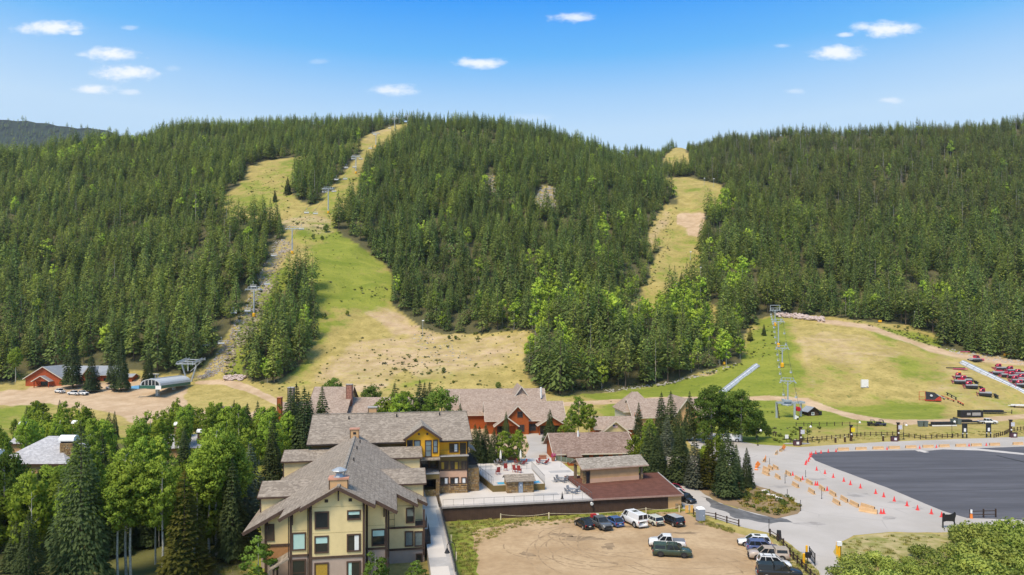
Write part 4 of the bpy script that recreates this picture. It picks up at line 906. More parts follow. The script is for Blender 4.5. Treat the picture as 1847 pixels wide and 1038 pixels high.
# recessed balconies beside the bay, pent roof, stone pier
m = MB(); m.prism([(11.2, 38.3, 9.2), (15.0, 38.3, 9.2), (15.0, 39.6, 9.75), (11.2, 39.6, 9.75)], (0, 0, -.18)); m.build('pent_roof', SH_GREY, rb)
m = MB(); m.box(11.2, 14.9, 38.6, B0+2.2, 6.5, 6.75); m.build('balcony_floor', CONC2, rb); railing(rb, [(11.3, 38.7, 6.75), (14.8, 38.7, 6.75)], 1.05, 1.2, name='balcony_railing')
m = MB(); m.box(11.2, 14.9, 38.7, 39.1, 5.6, 6.5); MB().box(11.2, 14.3, 38.8, 39.0, 2.4, 3.7).build('parapet', OLI, rb); tag(m.build('wall', OLI, rb), 'olive wall under the recessed balcony'); stones(rb, (0, 38.8, 0), R_, N_F, 11.2, 14.3, ZD, 3.7, 8)
win(rb, (0, B0+2.2, 0), 11.8, 13.2, 6.9, 9.0, name='balcony_door'); win(rb, (0, B0+2.2, 0), 13.4, 14.6, 6.9, 8.8); win(rb, (0, B0+2.2, 0), 12.0, 14.2, 3.4, 5.4, mull=(.5,))
m = MB(); m.box(14.3, 14.95, 38.75, 40.4, ZD-2, 5.6); p = m.build('stone_pier', MORTAR, rb); stones(p, (0, 38.75, 0), R_, N_F, 14.3, 14.95, ZD, 5.6, 9, .35)
m = MB(); m.box(20.4, 22.4, 41.5, 44.5, ZD-2, 6.8); p = m.build('stone_pier', MORTAR, rb); stones(p, (0, 41.5, 0), R_, N_F, 20.4, 22.4, ZD, 6.8, 10); stones(p, (22.4, 41.5, 0), (0, 1, 0), (1, 0, 0), 0, 3, ZD, 6.8, 11)
m = MB(); m.box(20.3, 22.5, 44.5, 56, 6.8, 7.0); m.build('balcony_floor', TRIM2, rb); railing(rb, [(20.5, 41.6, 6.8), (22.3, 41.6, 6.8), (22.3, 55, 7.0)], 1.05, 1.2, name='balcony_railing')
m = MB(); m.prism([(20.2, 47, 10.3), (22.6, 47, 9.0), (22.6, 53, 9.0), (20.2, 53, 10.3)], (0, 0, -.18)); m.build('pent_roof', SH_GREY, rb)
# ------------------------------------------------------------------ pool terrace, brown storage wing, promenade
BRN = mat('brown_cladding', (.085, .052, .038), .8, .12, 1, .2); REDROOF = mat('red_brown_roofing', (.145, .065, .048), .95, .18, .8, .08, fine=(6, .5, .7))
te = thing('pool_terrace', 'raised pale concrete pool terrace with brown clad front wall', 'terrace', LO, AX)
TA = LZ(1068, 900)[0]; FB = 31.2
m = MB(); m.prism([(14.9, FB, 2.5), (TA, FB+.6, 2.5), (TA, 47, 2.5), (44.2, 47, 2.5), (44.2, 71, 2.5), (23.5, 71, 2.5), (23.5, 58.5, 2.5), (20.3, 58.5, 2.5), (20.3, 40.6, 2.5), (14.9, 40.6, 2.5)], (0, 0, -3)); m.build('paving', CONC, te)
# paler and greyer paver fields in the terrace
for (u, v, w, d) in ((1010, 851, 4.6, 2.2), (871, 860, 5, 1.2), (985, 892, 4.5, 2), (872, 842, 4.2, 2.2), (1012, 868, 3.6, 2.0)):
    a, b = LZ(u, v); MB().box(a-w/2, a+w/2, b-d/2, b+d/2, 2.5, 2.508).build('paver_field', CONC2, te)
def clad(parent, a0, b0, a1, b1, z0, z1, step=.45, name='front_wall'):
    p0, p1 = Vector((a0, b0, 0)), Vector((a1, b1, 0)); d = (p1-p0); L = d.length; d.normalize(); nn = Vector((d.y, -d.x, 0)); m = MB()
    m.prism([p0+nn*.08+Vector((0,0,z0)), p1+nn*.08+Vector((0,0,z0)), p1+nn*.08+Vector((0,0,z1)), p0+nn*.08+Vector((0,0,z1))], -nn*.25); w = m.build(name, BRN, parent); k = int(L/step); s = MB()
    for i in range(k+1):
        q = p0 + d*(L*i/k); s.obox(q + nn*.105 + Vector((0,0,(z0+z1)/2)), d, nn, (0,0,1), .05, .03, (z1-z0)/2-.02)
    tag(s.build('batten', BRN, w), kind='stuff'); return w
clad(te, 14.9, FB-.1, TA, FB+.5, -.3, 2.3); m = MB(); beam(m, (14.7, FB-.2, 2.42), (TA+.1, FB+.42, 2.42), .5, .26); m.build('coping', mat('grey_coping', (.30, .28, .27), .8), te)
railing(te, [(15.0, FB+.1, 2.55), (TA-.1, FB+.7, 2.55), (TA-.9, 46.8, 2.55)], 1.1, 1.75, mat('grey_rail', (.12, .12, .12), .5), bars=False, r=.028)
railing(te, [(23.6, 70.8, 2.5), (27.5, 70.8, 2.5)], 1.2, 1.6, MATS['grey_rail'], bars=True, r=.03)
fl = MB(); fl.obox((TA-3.2, FB+1.0, 2.9), (1,0,0), (0,1,0), (0,0,1), .05, .05, .05)
# storage wing with flat red-brown roof
sw = thing('storage_building', 'low brown clad storage building with flat red brown roof beside the terrace', 'building', LO, AX)
RA = LZ(1229, 893)[0]; c0, c1 = (TA+.1, FB+.7), (RA, FB+1.0); bk0, bk1 = LZ(1052, 862), LZ(1163, 858)
m = MB(); m.prism([(c0[0], c0[1], 2.42), (c1[0], c1[1], 2.42), (LZ(1190, 858)[0], bk1[1]+1, 2.42), (c0[0], bk1[1]+1, 2.42)], (0, 0, -3)); m.build('wall', BRN, sw)
m = MB(); m.prism([(c0[0]-.1, c0[1]-.5, 2.62), (c1[0]+.3, c1[1]-.5, 2.62), (LZ(1190, 858)[0]+.3, bk1[1]+1.2, 2.75), (c0[0]-.6, bk1[1]+1.2, 2.75)], (0, 0, -.16)); m.build('roof', REDROOF, sw)
clad(sw, c0[0], c0[1]-.05, c1[0]-2.6, c1[1]-.05, -.3, 2.3); m = MB(); beam(m, (c0[0]-.1, c0[1]-.52, 2.50), (c1[0]+.3, c1[1]-.52, 2.50), .14, .28); m.build('fascia', mat('pale_drip_edge', (.34, .22, .18), .6), sw)
m = MB(); m.box(c1[0]-2.5, c1[0]+.02, c1[1]-.12, c1[1]+.4, -.3, 2.4); tag(m.build('wall', TANW, sw), 'tan corner panel'); stones(sw, (0, c1[1]-.14, 0), R_, N_F, c1[0]-1.2, c1[0]+.02, 0, 1.0, 21)
m = MB(); beam(m, (c1[0]+.3, c1[1]-.4, 2.68), (LZ(1190, 858)[0]+.3, bk1[1]+1.2, 2.8), .18, .12); m.build('edge_flashing', CONC2, sw)
m = MB(); m.tube((c0[0]-.4, c0[1]-.35, 1.9), (c0[0]-.4, c0[1]-.75, 1.8), .22, 8, .3); m.build('wall_light', WHITE, sw)
# pavilion on the terrace
a0, b0 = LZ(1053, 874, 2.6); a1, b1 = LZ(1160, 866, 2.6)
pv = thing('pavilion', 'tan stucco pavilion with grey gable roof standing on the terrace edge', 'building', LW(a0, b0, 2.5), AX + math.atan2(b1-b0, a1-a0)); L = math.hypot(a1-a0, b1-b0); D = 5.0; Hh = 3.2
m = MB(); m.box(1.4, L-.9, .1, D, 0, Hh); m.prism([(0, .3, Hh), (0, D, Hh), (0, D/2, Hh+1.1)], (L, 0, 0)); m.build('wall', TANW, pv); m = MB(); m.box(1.35, L-.85, .04, .1, .25, 1.05); tag(m.build('wall', PNK, pv), 'pink base course')
m = MB(); m.box(0, .5, .1, .6, 0, Hh); m.box(.0, .5, D-.5, D, 0, Hh); m.box(L-.4, L, .1, .5, 0, Hh); p = m.build('stone_pier', MORTAR, pv); stones(p, (0, .1, 0), R_, N_F, 0, .5, 0, Hh, 31, .3); stones(p, (0, .1, 0), R_, N_F, L-.4, L, 0, 1.2, 33, .3); stones(p, (0, .1, 0), (0, 1, 0), (-1, 0, 0), 0, .5, 0, Hh, 32, .3)
m = MB(); m.box(-.5, L+.3, -.9, .1, -.05, .05); m.box(-1.0, 0, -.9, D, -.05, .04); m.build('floor', CONC2, pv)
for T in ([(-.6, -.5, Hh-.05), (L+1.0, -.5, Hh-.05), (L+.7, D/2, Hh+1.5), (-.6, D/2, Hh+1.5)], [(-.6, D+1.0, Hh-.05), (L+1.0, D+1.0, Hh-.05), (L+.7, D/2, Hh+1.498), (-.6, D/2, Hh+1.498)]): MB().prism(T, (0, 0, -.16)).build('roof', SH_SLATE, pv)
m = MB(); beam(m, (-.6, -.54, Hh-.16), (L+1.0, -.54, Hh-.16), .08, .24); beam(m, (-.63, -.5, Hh-.15), (-.63, D/2, Hh+1.4), .06, .26); m.build('fascia', mat('pink_fascia', (.45, .32, .25), .8), pv); win(pv, (0, .1, 0), .55, 1.25, .1, 2.5, name='door', gl=BLACK)
# spa deck
s0 = LZ(889, 888); s1 = LZ(983, 882); s2 = LZ(968, 848, 3.4)
sp = thing('spa_deck', 'raised olive walled hot tub deck fenced with black rails on the terrace', 'deck', LO, AX); x0, x1, y0, y1 = s0[0], s1[0]-.2, s0[1], LZ(880, 850, 3.6)[1]
m = MB(); m.prism([(x0, y0, 2.5), (x1, y0, 2.5), (x1+.3, y1, 2.5), (x0-1.7, y1, 2.5)], (0, 0, 1.15)); m.build('wall', OLI, sp); m = MB(); m.prism([(x0+.12, y0+.12, 3.66), (x1-.12, y0+.12, 3.66), (x1+.15, y1-.1, 3.66), (x0-1.5, y1-.1, 3.66)], (0, 0, .03)); m.build('paving', CONC, sp)
railing(sp, [(x0+.05, y0+.05, 3.68), (x0-1.6, y1-.05, 3.68), (x1+.25, y1-.05, 3.68), (x1-.05, y0+.05, 3.68)], 1.5, 1.1, MATS['grey_rail'], bars=False, r=.035, name='fence')
WAT = glass('pool_water', (.10, .45, .80), .05); WAT.node_tree.nodes['Principled BSDF'].inputs['Base Color'].default_value = (.1, .5, .85, 1)
for xx, ww in ((x0+.9, 3.3), (x1-2.5, 2.0)):
    m = MB(); m.box(xx, xx+ww, y0+.5, y0+2.6, 3.69, 3.72); t_ = m.build('hot_tub', CONC2, sp); MB().box(xx+.2, xx+ww-.2, y0+.7, y0+2.4, 3.72, 3.728).build('water', WAT, t_)
# stone pump house
h0 = LZ(915, 890); h1 = LZ(962, 888); ph = thing('pump_house', 'small stone hut with grey door and shingle roof in front of the hot tub deck', 'hut', LW(h0[0], h0[1]-.05, 2.5), AX); L = h1[0]-h0[0]
MB().box(0, L, 0, 3.0, 0, 2.3).build('wall', MORTAR, ph); stones(ph, (0, 0, 0), R_, N_F, 0, L*.42, 0, 2.25, 41, .4); stones(ph, (0, 0, 0), R_, N_F, L*.6, L, 0, 2.25, 42, .4); stones(ph, (0, 0, 0), (0, 1, 0), (-1, 0, 0), 0, 3, 0, 2.25, 43, .4); stones(ph, (L, 0, 0), (0, 1, 0), (1, 0, 0), 0, 3, 0, 2.25, 44, .4)
for T in ([(-.35, -.5, 2.25), (L+.35, -.5, 2.25), (L+.35, 1.7, 3.1), (-.35, 1.7, 3.1)], [(-.35, 3.6, 2.25), (L+.35, 3.6, 2.25), (L+.35, 1.7, 3.098), (-.35, 1.7, 3.098)]): MB().prism(T, (0, 0, -.14)).build('roof', SH_GREY, ph)
d_ = MB().box(L*.43, L*.59, -.1, .02, 0, 2.05).build('door', mat('grey_door', (.26, .30, .36), .6), ph); MB().box(L*.45, L*.47, -.14, -.1, .95, 1.05).build('handle', GREYM, d_); MB().box(L*.49, L*.54, -.108, -.1, 1.3, 1.6).build('notice', WHITE, d_)
# promenade ramp
pm = thing('promenade', 'sloping pale paved walkway with lamp side railing beside the yellow condominium', 'walkway', LO, AX)
def pz(b): return 2.5 if b > 34 else 2.5 - (34-b)*.034
pa0, pa1 = 11.3, 14.3
prev = None
m = MB(); bs = [-30, -20, -10, 0, 10, 20, 30, 34, 40.6]
for b_0, b_1 in zip(bs, bs[1:]): m.hexa([(pa0, b_0, -.5), (pa1, b_0, -.5), (pa1, b_1, -.5), (pa0, b_1, -.5), (pa0, b_0, pz(b_0)), (pa1, b_0, pz(b_0)), (pa1, b_1, pz(b_1)), (pa0, b_1, pz(b_1))])
m.build('paving', CONC, pm)
for v0, v1 in ((917, 922), (952, 966), (1001, 1017), (1040, 1060)):
    b0_, b1_ = LZ(785, v1, 1.9)[1], LZ(785, v0, 2.0)[1]; MB().hexa([(pa0, b0_, pz(b0_)), (pa1-.3, b0_, pz(b0_)), (pa1-.3, b1_, pz(b1_)), (pa0, b1_, pz(b1_)), (pa0, b0_, pz(b0_)+.008), (pa1-.3, b0_, pz(b0_)+.008), (pa1-.3, b1_, pz(b1_)+.008), (pa0, b1_, pz(b1_)+.008)]).build('paver_band', CONC2, pm)
MB().hexa([(pa1-.6, -20, pz(-20)), (pa1-.05, -20, pz(-20)), (pa1-.05, 30, pz(30)), (pa1-.6, 30, pz(30)), (pa1-.6, -20, pz(-20)+.012), (pa1-.05, -20, pz(-20)+.012), (pa1-.05, 30, pz(30)+.012), (pa1-.6, 30, pz(30)+.012)]).build('paver_band', CONC2, pm)
m = MB(); m.hexa([(pa1, -25, -.5), (pa1+.25, -25, -.5), (pa1+.25, 31, -.5), (pa1, 31, -.5), (pa1, -25, pz(-25)+.12), (pa1+.25, -25, pz(-25)+.12), (pa1+.25, 31, pz(31)+.12), (pa1, 31, pz(31)+.12)]); m.build('kerb', MATS['grey_coping'], pm)
railing(pm, [(pa1+.12, -24, pz(-24)+.12), (pa1+.12, 0, pz(0)+.12), (pa1+.12, 30.8, pz(31)+.12)], 1.1, 1.6, BLACK, bars=True)
m = MB(); m.box(pa0-.6, pa0-.1, -6, -.4, -.2, 2.2); tag(m.build('retaining_wall', TANW, pm))
def crook_lamp(loc, label, rzv=0.0):
    t = thing('street_lamp', label, 'street lamp', loc, rzv, None); m = MB(); m.tube((0,0,0), (0,0,3.2), .06, 6, .045); m.path([(0,0,3.2), (-.1,0,3.7), (-.45,0,4.0), (-.85,0,3.95), (-1.05,0,3.55), (-1.05,0,3.2)], .04, 6); m.build('pole', BLACK, t)
    MB().lathe([(.05, 3.25), (.12, 3.1), (.36, 2.6), (.34, 2.58)], 10, (-1.05, 0, 0)).build('lamp_shade', BLACK, t); MB().lathe([(.2, 2.62), (.14, 2.5)], 8, (-1.05, 0, 0)).build('bulb', WHITE, t); return t
crook_lamp(LW(pa1+.1, 2.5, pz(2)), 'black crook necked lamp hanging over the paved walkway', AX)
# rope fence posts on the grass edge: pale stakes with rope
STAKE = mat('pale_stake', (.62, .55, .36), .8, .15, 2)
rf = thing('rope_fence', 'rope fence of pale stakes along the foot of the brown wall', 'fence', (0, 0, 0))
sp_px = [(814, 980), (823, 1012), (903, 940), (990, 938), (1165, 929), (1225, 925)]; prevp = None
for u, v in sp_px:
    p = PZ(u, v); MB().box(p.x-.09, p.x+.09, p.y-.09, p.y+.09, -.1, 1.25).build('post', STAKE, rf)
    if prevp is not None and u > 903:
        pts = [prevp.lerp(p, k/6) + Vector((0, 0, 1.1 - .35*sin(pi*k/6))) for k in range(7)]; MB().path(pts, .035, 4).build('rope', STAKE, rf)
    prevp = p
# ------------------------------------------------------------------ other buildings
ORW = mat('orange_timber', (.34, .088, .022), .8, .15, 1.5, .2, stretch=(1, 1, 6)); REDW = mat('red_timber', (.40, .085, .03), .8, .12, 1.5, .2, stretch=(1, 1, 6)); WTRIM = mat('cream_trim', (.62, .56, .47), .7, .06, 1); CREAM = mat('cream_wall', (.60, .50, .27), .85, .06, 1); LOG = mat('dark_log', (.075, .045, .028), .85, .25, 2, .2, stretch=(1, 1, 6)); METR = mat('grey_metal_roof', (.30, .32, .35), .5, .08, .6, .4); SH_LAV = shingle('pale_grey_shingles', (.36, .36, .38), (.52, .52, .54))
def site(name, label, cat, pl, pr, z=0.0, group=None):
    """a thing whose local x axis runs from one ground pixel to the other"""
    a = PZ(pl[0], pl[1], z) if z is not None else G(*pl); b = PZ(pr[0], pr[1], z) if z is not None else G(*pr); a.z = b.z = min(a.z, b.z)
    return thing(name, label, cat, a, math.atan2(b.y-a.y, b.x-a.x), group), (b-a).length
def gable(p, x0, x1, y0, y1, zw, zr, ov, wm, rm, tm, axis='x', z0=-.6, hip0=0, hip1=0):
    """gabled block: wall volume, two roof slopes, fascia; ridge along local x or y"""
    m = MB(); m.box(x0, x1, y0, y1, z0, zw); t = .2; s = (zr-zw)/(((y1-y0) if axis == 'x' else (x1-x0))/2 + 1e-6); e = zw - s*ov
    if axis == 'x':
        yc = (y0+y1)/2
        if not hip0 and not hip1: m.prism([(x0, y0, zw-.01), (x0, y1, zw-.01), (x0, yc, zr-.15)], (x1-x0, 0, 0))
        m.build('wall', wm, p); L, R = x0-ov+hip0+ (ov if hip0 else 0)*0, x1+ov-hip1
        for ya, k in ((y0-ov, 0), (y1+ov, .002)): MB().prism([(x0-ov, ya, e), (x1+ov, ya, e), (R, yc, zr-k), (L, yc, zr-k)], (0, 0, -t)).build('roof', rm, p)
        for xx, ap, h in ((x0-ov, L, hip0), (x1+ov, R, hip1)):
            if h: MB().prism([(xx, y0-ov, e-.004), (xx, y1+ov, e-.004), (ap, yc, zr-.004)], (0, 0, -t)).build('roof', rm, p)
        f = MB(); beam(f, (x0-ov, y0-ov-.04, e-.12), (x1+ov, y0-ov-.04, e-.12), .07, .26)
        for xx, h in ((x0-ov-.04, hip0), (x1+ov+.04, hip1)):
            if not h: beam(f, (xx, y0-ov, e-.12), (xx, yc, zr-.12), .07, .3); beam(f, (xx, y1+ov, e-.12), (xx, yc, zr-.12), .07, .3)
    else:
        xc = (x0+x1)/2; m.prism([(x0, y0, zw-.01), (x1, y0, zw-.01), (xc, y0, zr-.15)], (0, y1-y0, 0)); m.build('wall', wm, p)
        for xa, k in ((x0-ov, 0), (x1+ov, .002)): MB().prism([(xa, y0-ov, e), (xa, y1+ov, e), (xc, y1+ov, zr-k), (xc, y0-ov, zr-k)], (0, 0, -t)).build('roof', rm, p)
        f = MB()
        for xa in (x0-ov, x1+ov): beam(f, (xa, y0-ov-.04, e-.12), (xc, y0-ov-.04, zr-.12), .07, .32); beam(f, (xa, y0-ov, e-.1), (xa, y1+ov, e-.1), .07, .22)
    f.build('fascia', tm, p)
# orange timber lodge
t, L = site('timber_lodge', 'orange timber lodge with pinkish shingle roof and three front gables below the bare slope', 'building', (879, 786), (1020, 784))
gable(t, 0, L, 3.0, 16, 4.6, 9.3, .7, ORW, SH_TAN, WTRIM); gable(t, -7.5, L-6, 14, 26, 5.2, 10.6, .7, ORW, SH_TAN, WTRIM); gable(t, -12, L-3, 24, 38, 5.5, 11.5, .7, ORW, SH_TAN, WTRIM)
gable(t, 6.0, 12.8, 1.2, 10, 5.4, 8.9, .6, ORW, SH_TAN, WTRIM, 'y'); gable(t, 2.6, 9.0, -.6, 2, 3.4, 5.8, .7, ORW, SH_TAN, WTRIM, 'y', z0=2.9); gable(t, 15.8, L-.4, -.6, 3, 3.4, 5.8, .7, ORW, SH_TAN, WTRIM, 'y', z0=2.9); gable(t, 8, 17, 20, 34, 7, 13.2, .6, SH_TAN, SH_TAN, WTRIM, 'y')
m = MB()
for x in (2.7, 8.8, 15.9, L-.6): m.box(x-.18, x+.18, -.5, -.14, 0, 3.0)
m.build('porch_post', ORW, t)
for x0, x1 in ((3.2, 6.0), (16.4, 19.0), (19.6, 22.4)): win(t, (0, 3.0, 0), x0, x1, .2, 2.7, mull=(.5,), name='door')
for x0, x1, z0, z1 in ((9.3, 10.9, 5.3, 7.0), (9.6, 11.4, .9, 2.9)): win(t, (0, 1.2, 0), x0, x1, z0, z1, mull=(.5,), trans=(.5,))
for x0, x1 in ((13.2, 15.2),): win(t, (0, 3.0, 0), x0, x1, .9, 2.9, mull=(.5,), trans=(.5,))
MB().tube((20, 27, 8.5), (20, 27, 12.2), .35, 8).build('roof_vent', WHITE, t)
# long brown roofed hall
t, L = site('long_hall', 'long low hall with brown shingle roof and orange gable end behind the pavilion', 'building', (1003, 837), (1140, 834))
gable(t, 0, L, 0, 14, 2.9, 6.4, .9, ORW, SH_BRN, WTRIM); tag(MB().box(.02, L, -.06, 0, .1, 1.3).build('wall', WTRIM, t), 'pale base of the front wall')
for k in range(7): x = 2.0 + k*2.4; win(t, (0, 0, 0), x, x+1.3, 1.4, 2.5)
MB().tube((6.5, 5.5, 5), (6.5, 5.5, 7.0), .22, 8).build('roof_vent', WHITE, t)
m = MB(); m.box(2.5, 5.5, -2.8, -1.0, -.1, 2.2); m.build('entry_porch', ORW, t); MB().prism([(2.2, -3.2, 2.2), (5.8, -3.2, 2.2), (5.8, -.2, 2.9), (2.2, -.2, 2.9)], (0, 0, -.15)).build('porch_roof', SH_BRN, t)
# cream gabled building with a flag panel
t, L = site('gabled_building', 'small cream gabled building with a flag picture on its gable behind the brown hall', 'building', (1078, 793), (1150, 792))
gable(t, 0, L, 2.5, 11, 3.1, 5.9, .6, ORW, SH_TAN, WTRIM); gable(t, 1.4, 9.2, 0, 8, 2.3, 5.4, .7, CREAM, SH_TAN, WTRIM, 'y')
for k in range(4): win(t, (0, 0, 0), 2.0+k*1.75, 3.5+k*1.75, .7, 2.1)
f = MB().box(4.55, 6.05, -.07, 0, 3.3, 4.25).build('flag', WHITE, t); MB().box(4.55, 5.15, -.078, -.071, 3.8, 4.25).build('canton', mat('flag_blue', (.02, .03, .14), .8), f); m = MB()
for k in range(3): m.box(5.16, 6.05, -.078, -.071, 3.85+k*.14, 3.92+k*.14)
for k in range(3): m.box(4.55, 6.05, -.078, -.071, 3.32+k*.15, 3.39+k*.15)
m.build('stripe', mat('flag_red', (.45, .03, .03), .8), f)
# grey roofed lodge among the spruces
t, L = site('grey_lodge', 'grey shingle roofed lodge half hidden behind tall spruces by the dirt track', 'building', (1150, 772), (1284, 770))
gable(t, 0, L, 4, 18, 3.4, 8.4, .8, TANW, SH_TAN, WTRIM); gable(t, -2, 8.5, 8, 22, 5.0, 10.4, .8, WTRIM, SH_TAN, WTRIM, 'x', hip0=5, hip1=5); gable(t, 13.5, 21, 2, 18, 4.4, 9.2, .7, TANW, SH_TAN, WTRIM, 'y'); gable(t, 22, 38, 8, 20, 3.0, 6.4, .8, TANW, SH_GREY, WTRIM)
m = MB()
for x0, z0, x1, z1 in ((-.4, 2.2, 2.2, 5.4), (-.4, 2.2, .2, 4.6), (2.2, 2.2, 0.6, 4.4)): beam(m, (x0, 3.6, z0), (x1, 3.6, z1), .16, .22)
m.build('timber_truss', mat('rusty_beam', (.40, .20, .13), .8), t)
# dark cabin beneath the spruces
t, L = site('log_cabin', 'dark log cabin with grey roof tucked under spruces beside the alley', 'building', (1189, 858), (1216, 872))
gable(t, 0, L, 0, 11, 2.6, 4.9, .9, LOG, SH_SLATE, TRIM2, 'y'); win(t, (0, 0, 0), L*.30, L*.45, 1.0, 2.2, frame=WTRIM); win(t, (0, 0, 0), L*.55, L*.7, 1.0, 2.2, frame=WTRIM)
# condominium roofs beyond the rear wing
t, L = site('townhouse_block', 'taupe roofed townhouses with stone chimneys behind the rear condominium wing', 'building', (555, 782), (622, 782))
gable(t, 0, L, 0, 20, 6.6, 13.6, .7, TANW, SH_TAN, TRIM); gable(t, L-1, L+25, 2, 16, 5.6, 10.3, .7, TANW, SH_TAN, TRIM)
chimney(t, L-.8, L+1.0, 5, 6.6, 8, 14.6, mat('red_rubble', (.33, .16, .12), .9, .4, 3), cap='stone'); chimney(t, -8.2, -6.4, 6, 8, 0, 13.5, mat('grey_rubble', (.24, .20, .17), .9, .4, 3), cap='stone'); gable(t, -11, -1.2, 6, 16, 5.5, 8.5, .5, TANW, SH_TAN, TRIM); chimney(t, -10.2, -8.9, 2.0, 3.4, 0, 10.8, ORW)
m = MB(); m.prism([(8.7, 4.0, 7.9), (10.7, 4.0, 7.9), (9.7, 4.0, 9.2)], (0, 4, 0)); d = m.build('roof_louvre', SH_GREY, t); MB().prism([(9.1, 3.95, 8.0), (10.3, 3.95, 8.0), (9.7, 3.95, 8.8)], (0, .06, 0)).build('opening', BLACK, d)
# townhouses hidden in the left trees
def barrel_chimney(p, x, y, z0, z1, small=False):
    w = .62 if small else 1.3
    c = MB().box(x-w, x+w, y-.8, y+.8, z0, z1).build('chimney', MORTAR, p); stones(c, (x, y-.8, 0), R_, N_F, -w, w, max(z0, z1-3), z1, int(z1*7), .4); MB().box(x-w+.1, x+w-.1, y-.7, y+.7, z1, z1+.35).build('flue', BLACK, c)
    m = MB(); n = 10; pts = [(x-w-.2, y-1.0*cos(pi*k/n), z1+.35+(.8 if small else 1.12)*sin(pi*k/n)) for k in range(n+1)]; m.prism(pts, (2*w+.4, 0, 0)); m.build('barrel_cap', WHITE, c)
t, L = site('townhouse', 'pale grey hip roofed townhouse with white barrel chimney caps among the aspens', 'building', (-5, 898), (118, 898)); gable(t, 0, L, 0, 13, 7.0, 10.9, .6, TANW, SH_LAV, TRIM, hip0=6.2, hip1=6.2); barrel_chimney(t, L-1.2, 3.0, 5, 10.2); barrel_chimney(t, 1.2, -2.5, 3, 8.4); win(t, (0, 0, 0), 2, 3.4, 2, 4); win(t, (0, 0, 0), 6, 7.4, 2, 4)
t, L = site('townhouse', 'grey townhouse mostly hidden in aspens with two white chimney hoods showing', 'building', (265, 826), (365, 824)); gable(t, 0, L, 0, 10, 2.6, 5.0, .6, TANW, SH_LAV, TRIM); barrel_chimney(t, 6.5, 3, 2, 7.4, True); barrel_chimney(t, L-1.0, 2.0, 1, 5.6, True)
t, L = site('townhouse', 'grey townhouse deep in the left trees with a white chimney hood', 'building', (20, 816), (150, 816)); gable(t, 0, L, 0, 10, 2.6, 5.0, .6, TANW, SH_LAV, TRIM); barrel_chimney(t, 2, 2, 2, 6.8, True); barrel_chimney(t, L-3, 2, 2, 7.0, True)
t, L = site('townhouse', 'orange walled low building seen over the aspens near the gravel road', 'building', (388, 765), (424, 764)); gable(t, 0, L, 0, 7, 4.2, 5.6, .5, ORW, SH_BRN, TRIM)
# red lodge at the left
t, L = site('red_lodge', 'red timber lodge with grey metal roof and porch gable below the left forest', 'building', (46, 697), (111, 696.5), None)
gable(t, 0, L, 0, 14, 3.6, 8.4, .8, REDW, METR, WTRIM, 'y'); gable(t, L-5, L+19.5, 6, 19, 4.6, 8.0, .7, REDW, METR, WTRIM); gable(t, L+6.5, L+12, 4, 12, 4.4, 7.8, .6, REDW, METR, WTRIM, 'y'); gable(t, 4.8, 11.2, -2.6, 2, 2.6, 4.6, .6, REDW, METR, WTRIM, 'y', z0=2.2)
m = MB()
for x in (5.0, 11.0): m.box(x-.15, x+.15, -2.5, -2.2, -.5, 2.3)
m.build('porch_post', REDW, t); win(t, (0, 0, 0), 6.4, 9.6, .2, 2.2, mull=(.5,), name='door')
for x in (L+2, L+14.5): win(t, (0, 6, 0), x, x+1.6, 1.2, 2.8)
t, L = site('shed', 'small orange shed with grey roof beyond the parked pickups', 'shed', (203, 690), (238, 689.5), None); gable(t, 0, L, 0, 5, 2.6, 3.6, .5, ORW, METR, WTRIM); win(t, (0, 0, 0), 2.5, 5.5, 0, 2.1, name='door')
t, L = site('ticket_booth', 'small white framed booth at the left lift terminal', 'booth', (266, 689), (280, 689), None); MB().box(0, L, 0, 2.6, -.4, .9).build('wall', LOG, t); m = MB()
for x in (.12, L-.12):
    for y in (.12, 2.5): m.box(x-.12, x+.12, y-.12, y+.12, .9, 3.1)
m.build('post', WHITE, t); MB().box(-.3, L+.3, -.4, 3.0, 3.1, 3.35).build('roof', WHITE, t); MB().box(.25, L-.25, .1, .14, 1.0, 3.0).build('pane', GL_BLUE, t)
# ------------------------------------------------------------------ vehicles
def paint(name, c, metal=0.0): return mat('car_paint_' + name, c, .28, .03, 1, .5, metal, coat=.6)
TYRE = mat('tyre_rubber', (.016, .016, .017), .8, .2, 4, .2); RIM = mat('alloy_rim', (.45, .46, .47), .35, .1, 2, .5, .6); DRIM = mat('dark_rim', (.035, .035, .037), .4, .1, 2, .5); LAMPW = mat('headlamp', (.75, .76, .78), .15, .05, 2, .6); LAMPR = mat('tail_lamp', (.42, .012, .012), .2, .1, 2, .5); PLAST = mat('black_plastic', (.025, .025, .027), .6, .1, 2, .3); PLATE = mat('licence_plate', (.60, .62, .58), .5, .05, 3)
def loft(stations, cap=True):
    """stations: list of (x, [(y,z)...]) half sections from bottom centre outward to top centre; mirrored"""
    m = MB(); rings = []
    for x, sec in stations:
        full = [(x, y, z) for y, z in sec] + [(x, -y, z) for y, z in reversed(sec) if y > 1e-6]; rings.append(len(m.v)); m.v += full; n = len(full)
    for a, b in zip(rings, rings[1:]):
        for k in range(n): m.f.append((a+k, a+(k+1) % n, b+(k+1) % n, b+k))
    m.f.append(tuple(rings[0]+k for k in range(n))); m.f.append(tuple(rings[-1]+k for k in reversed(range(n)))); return m
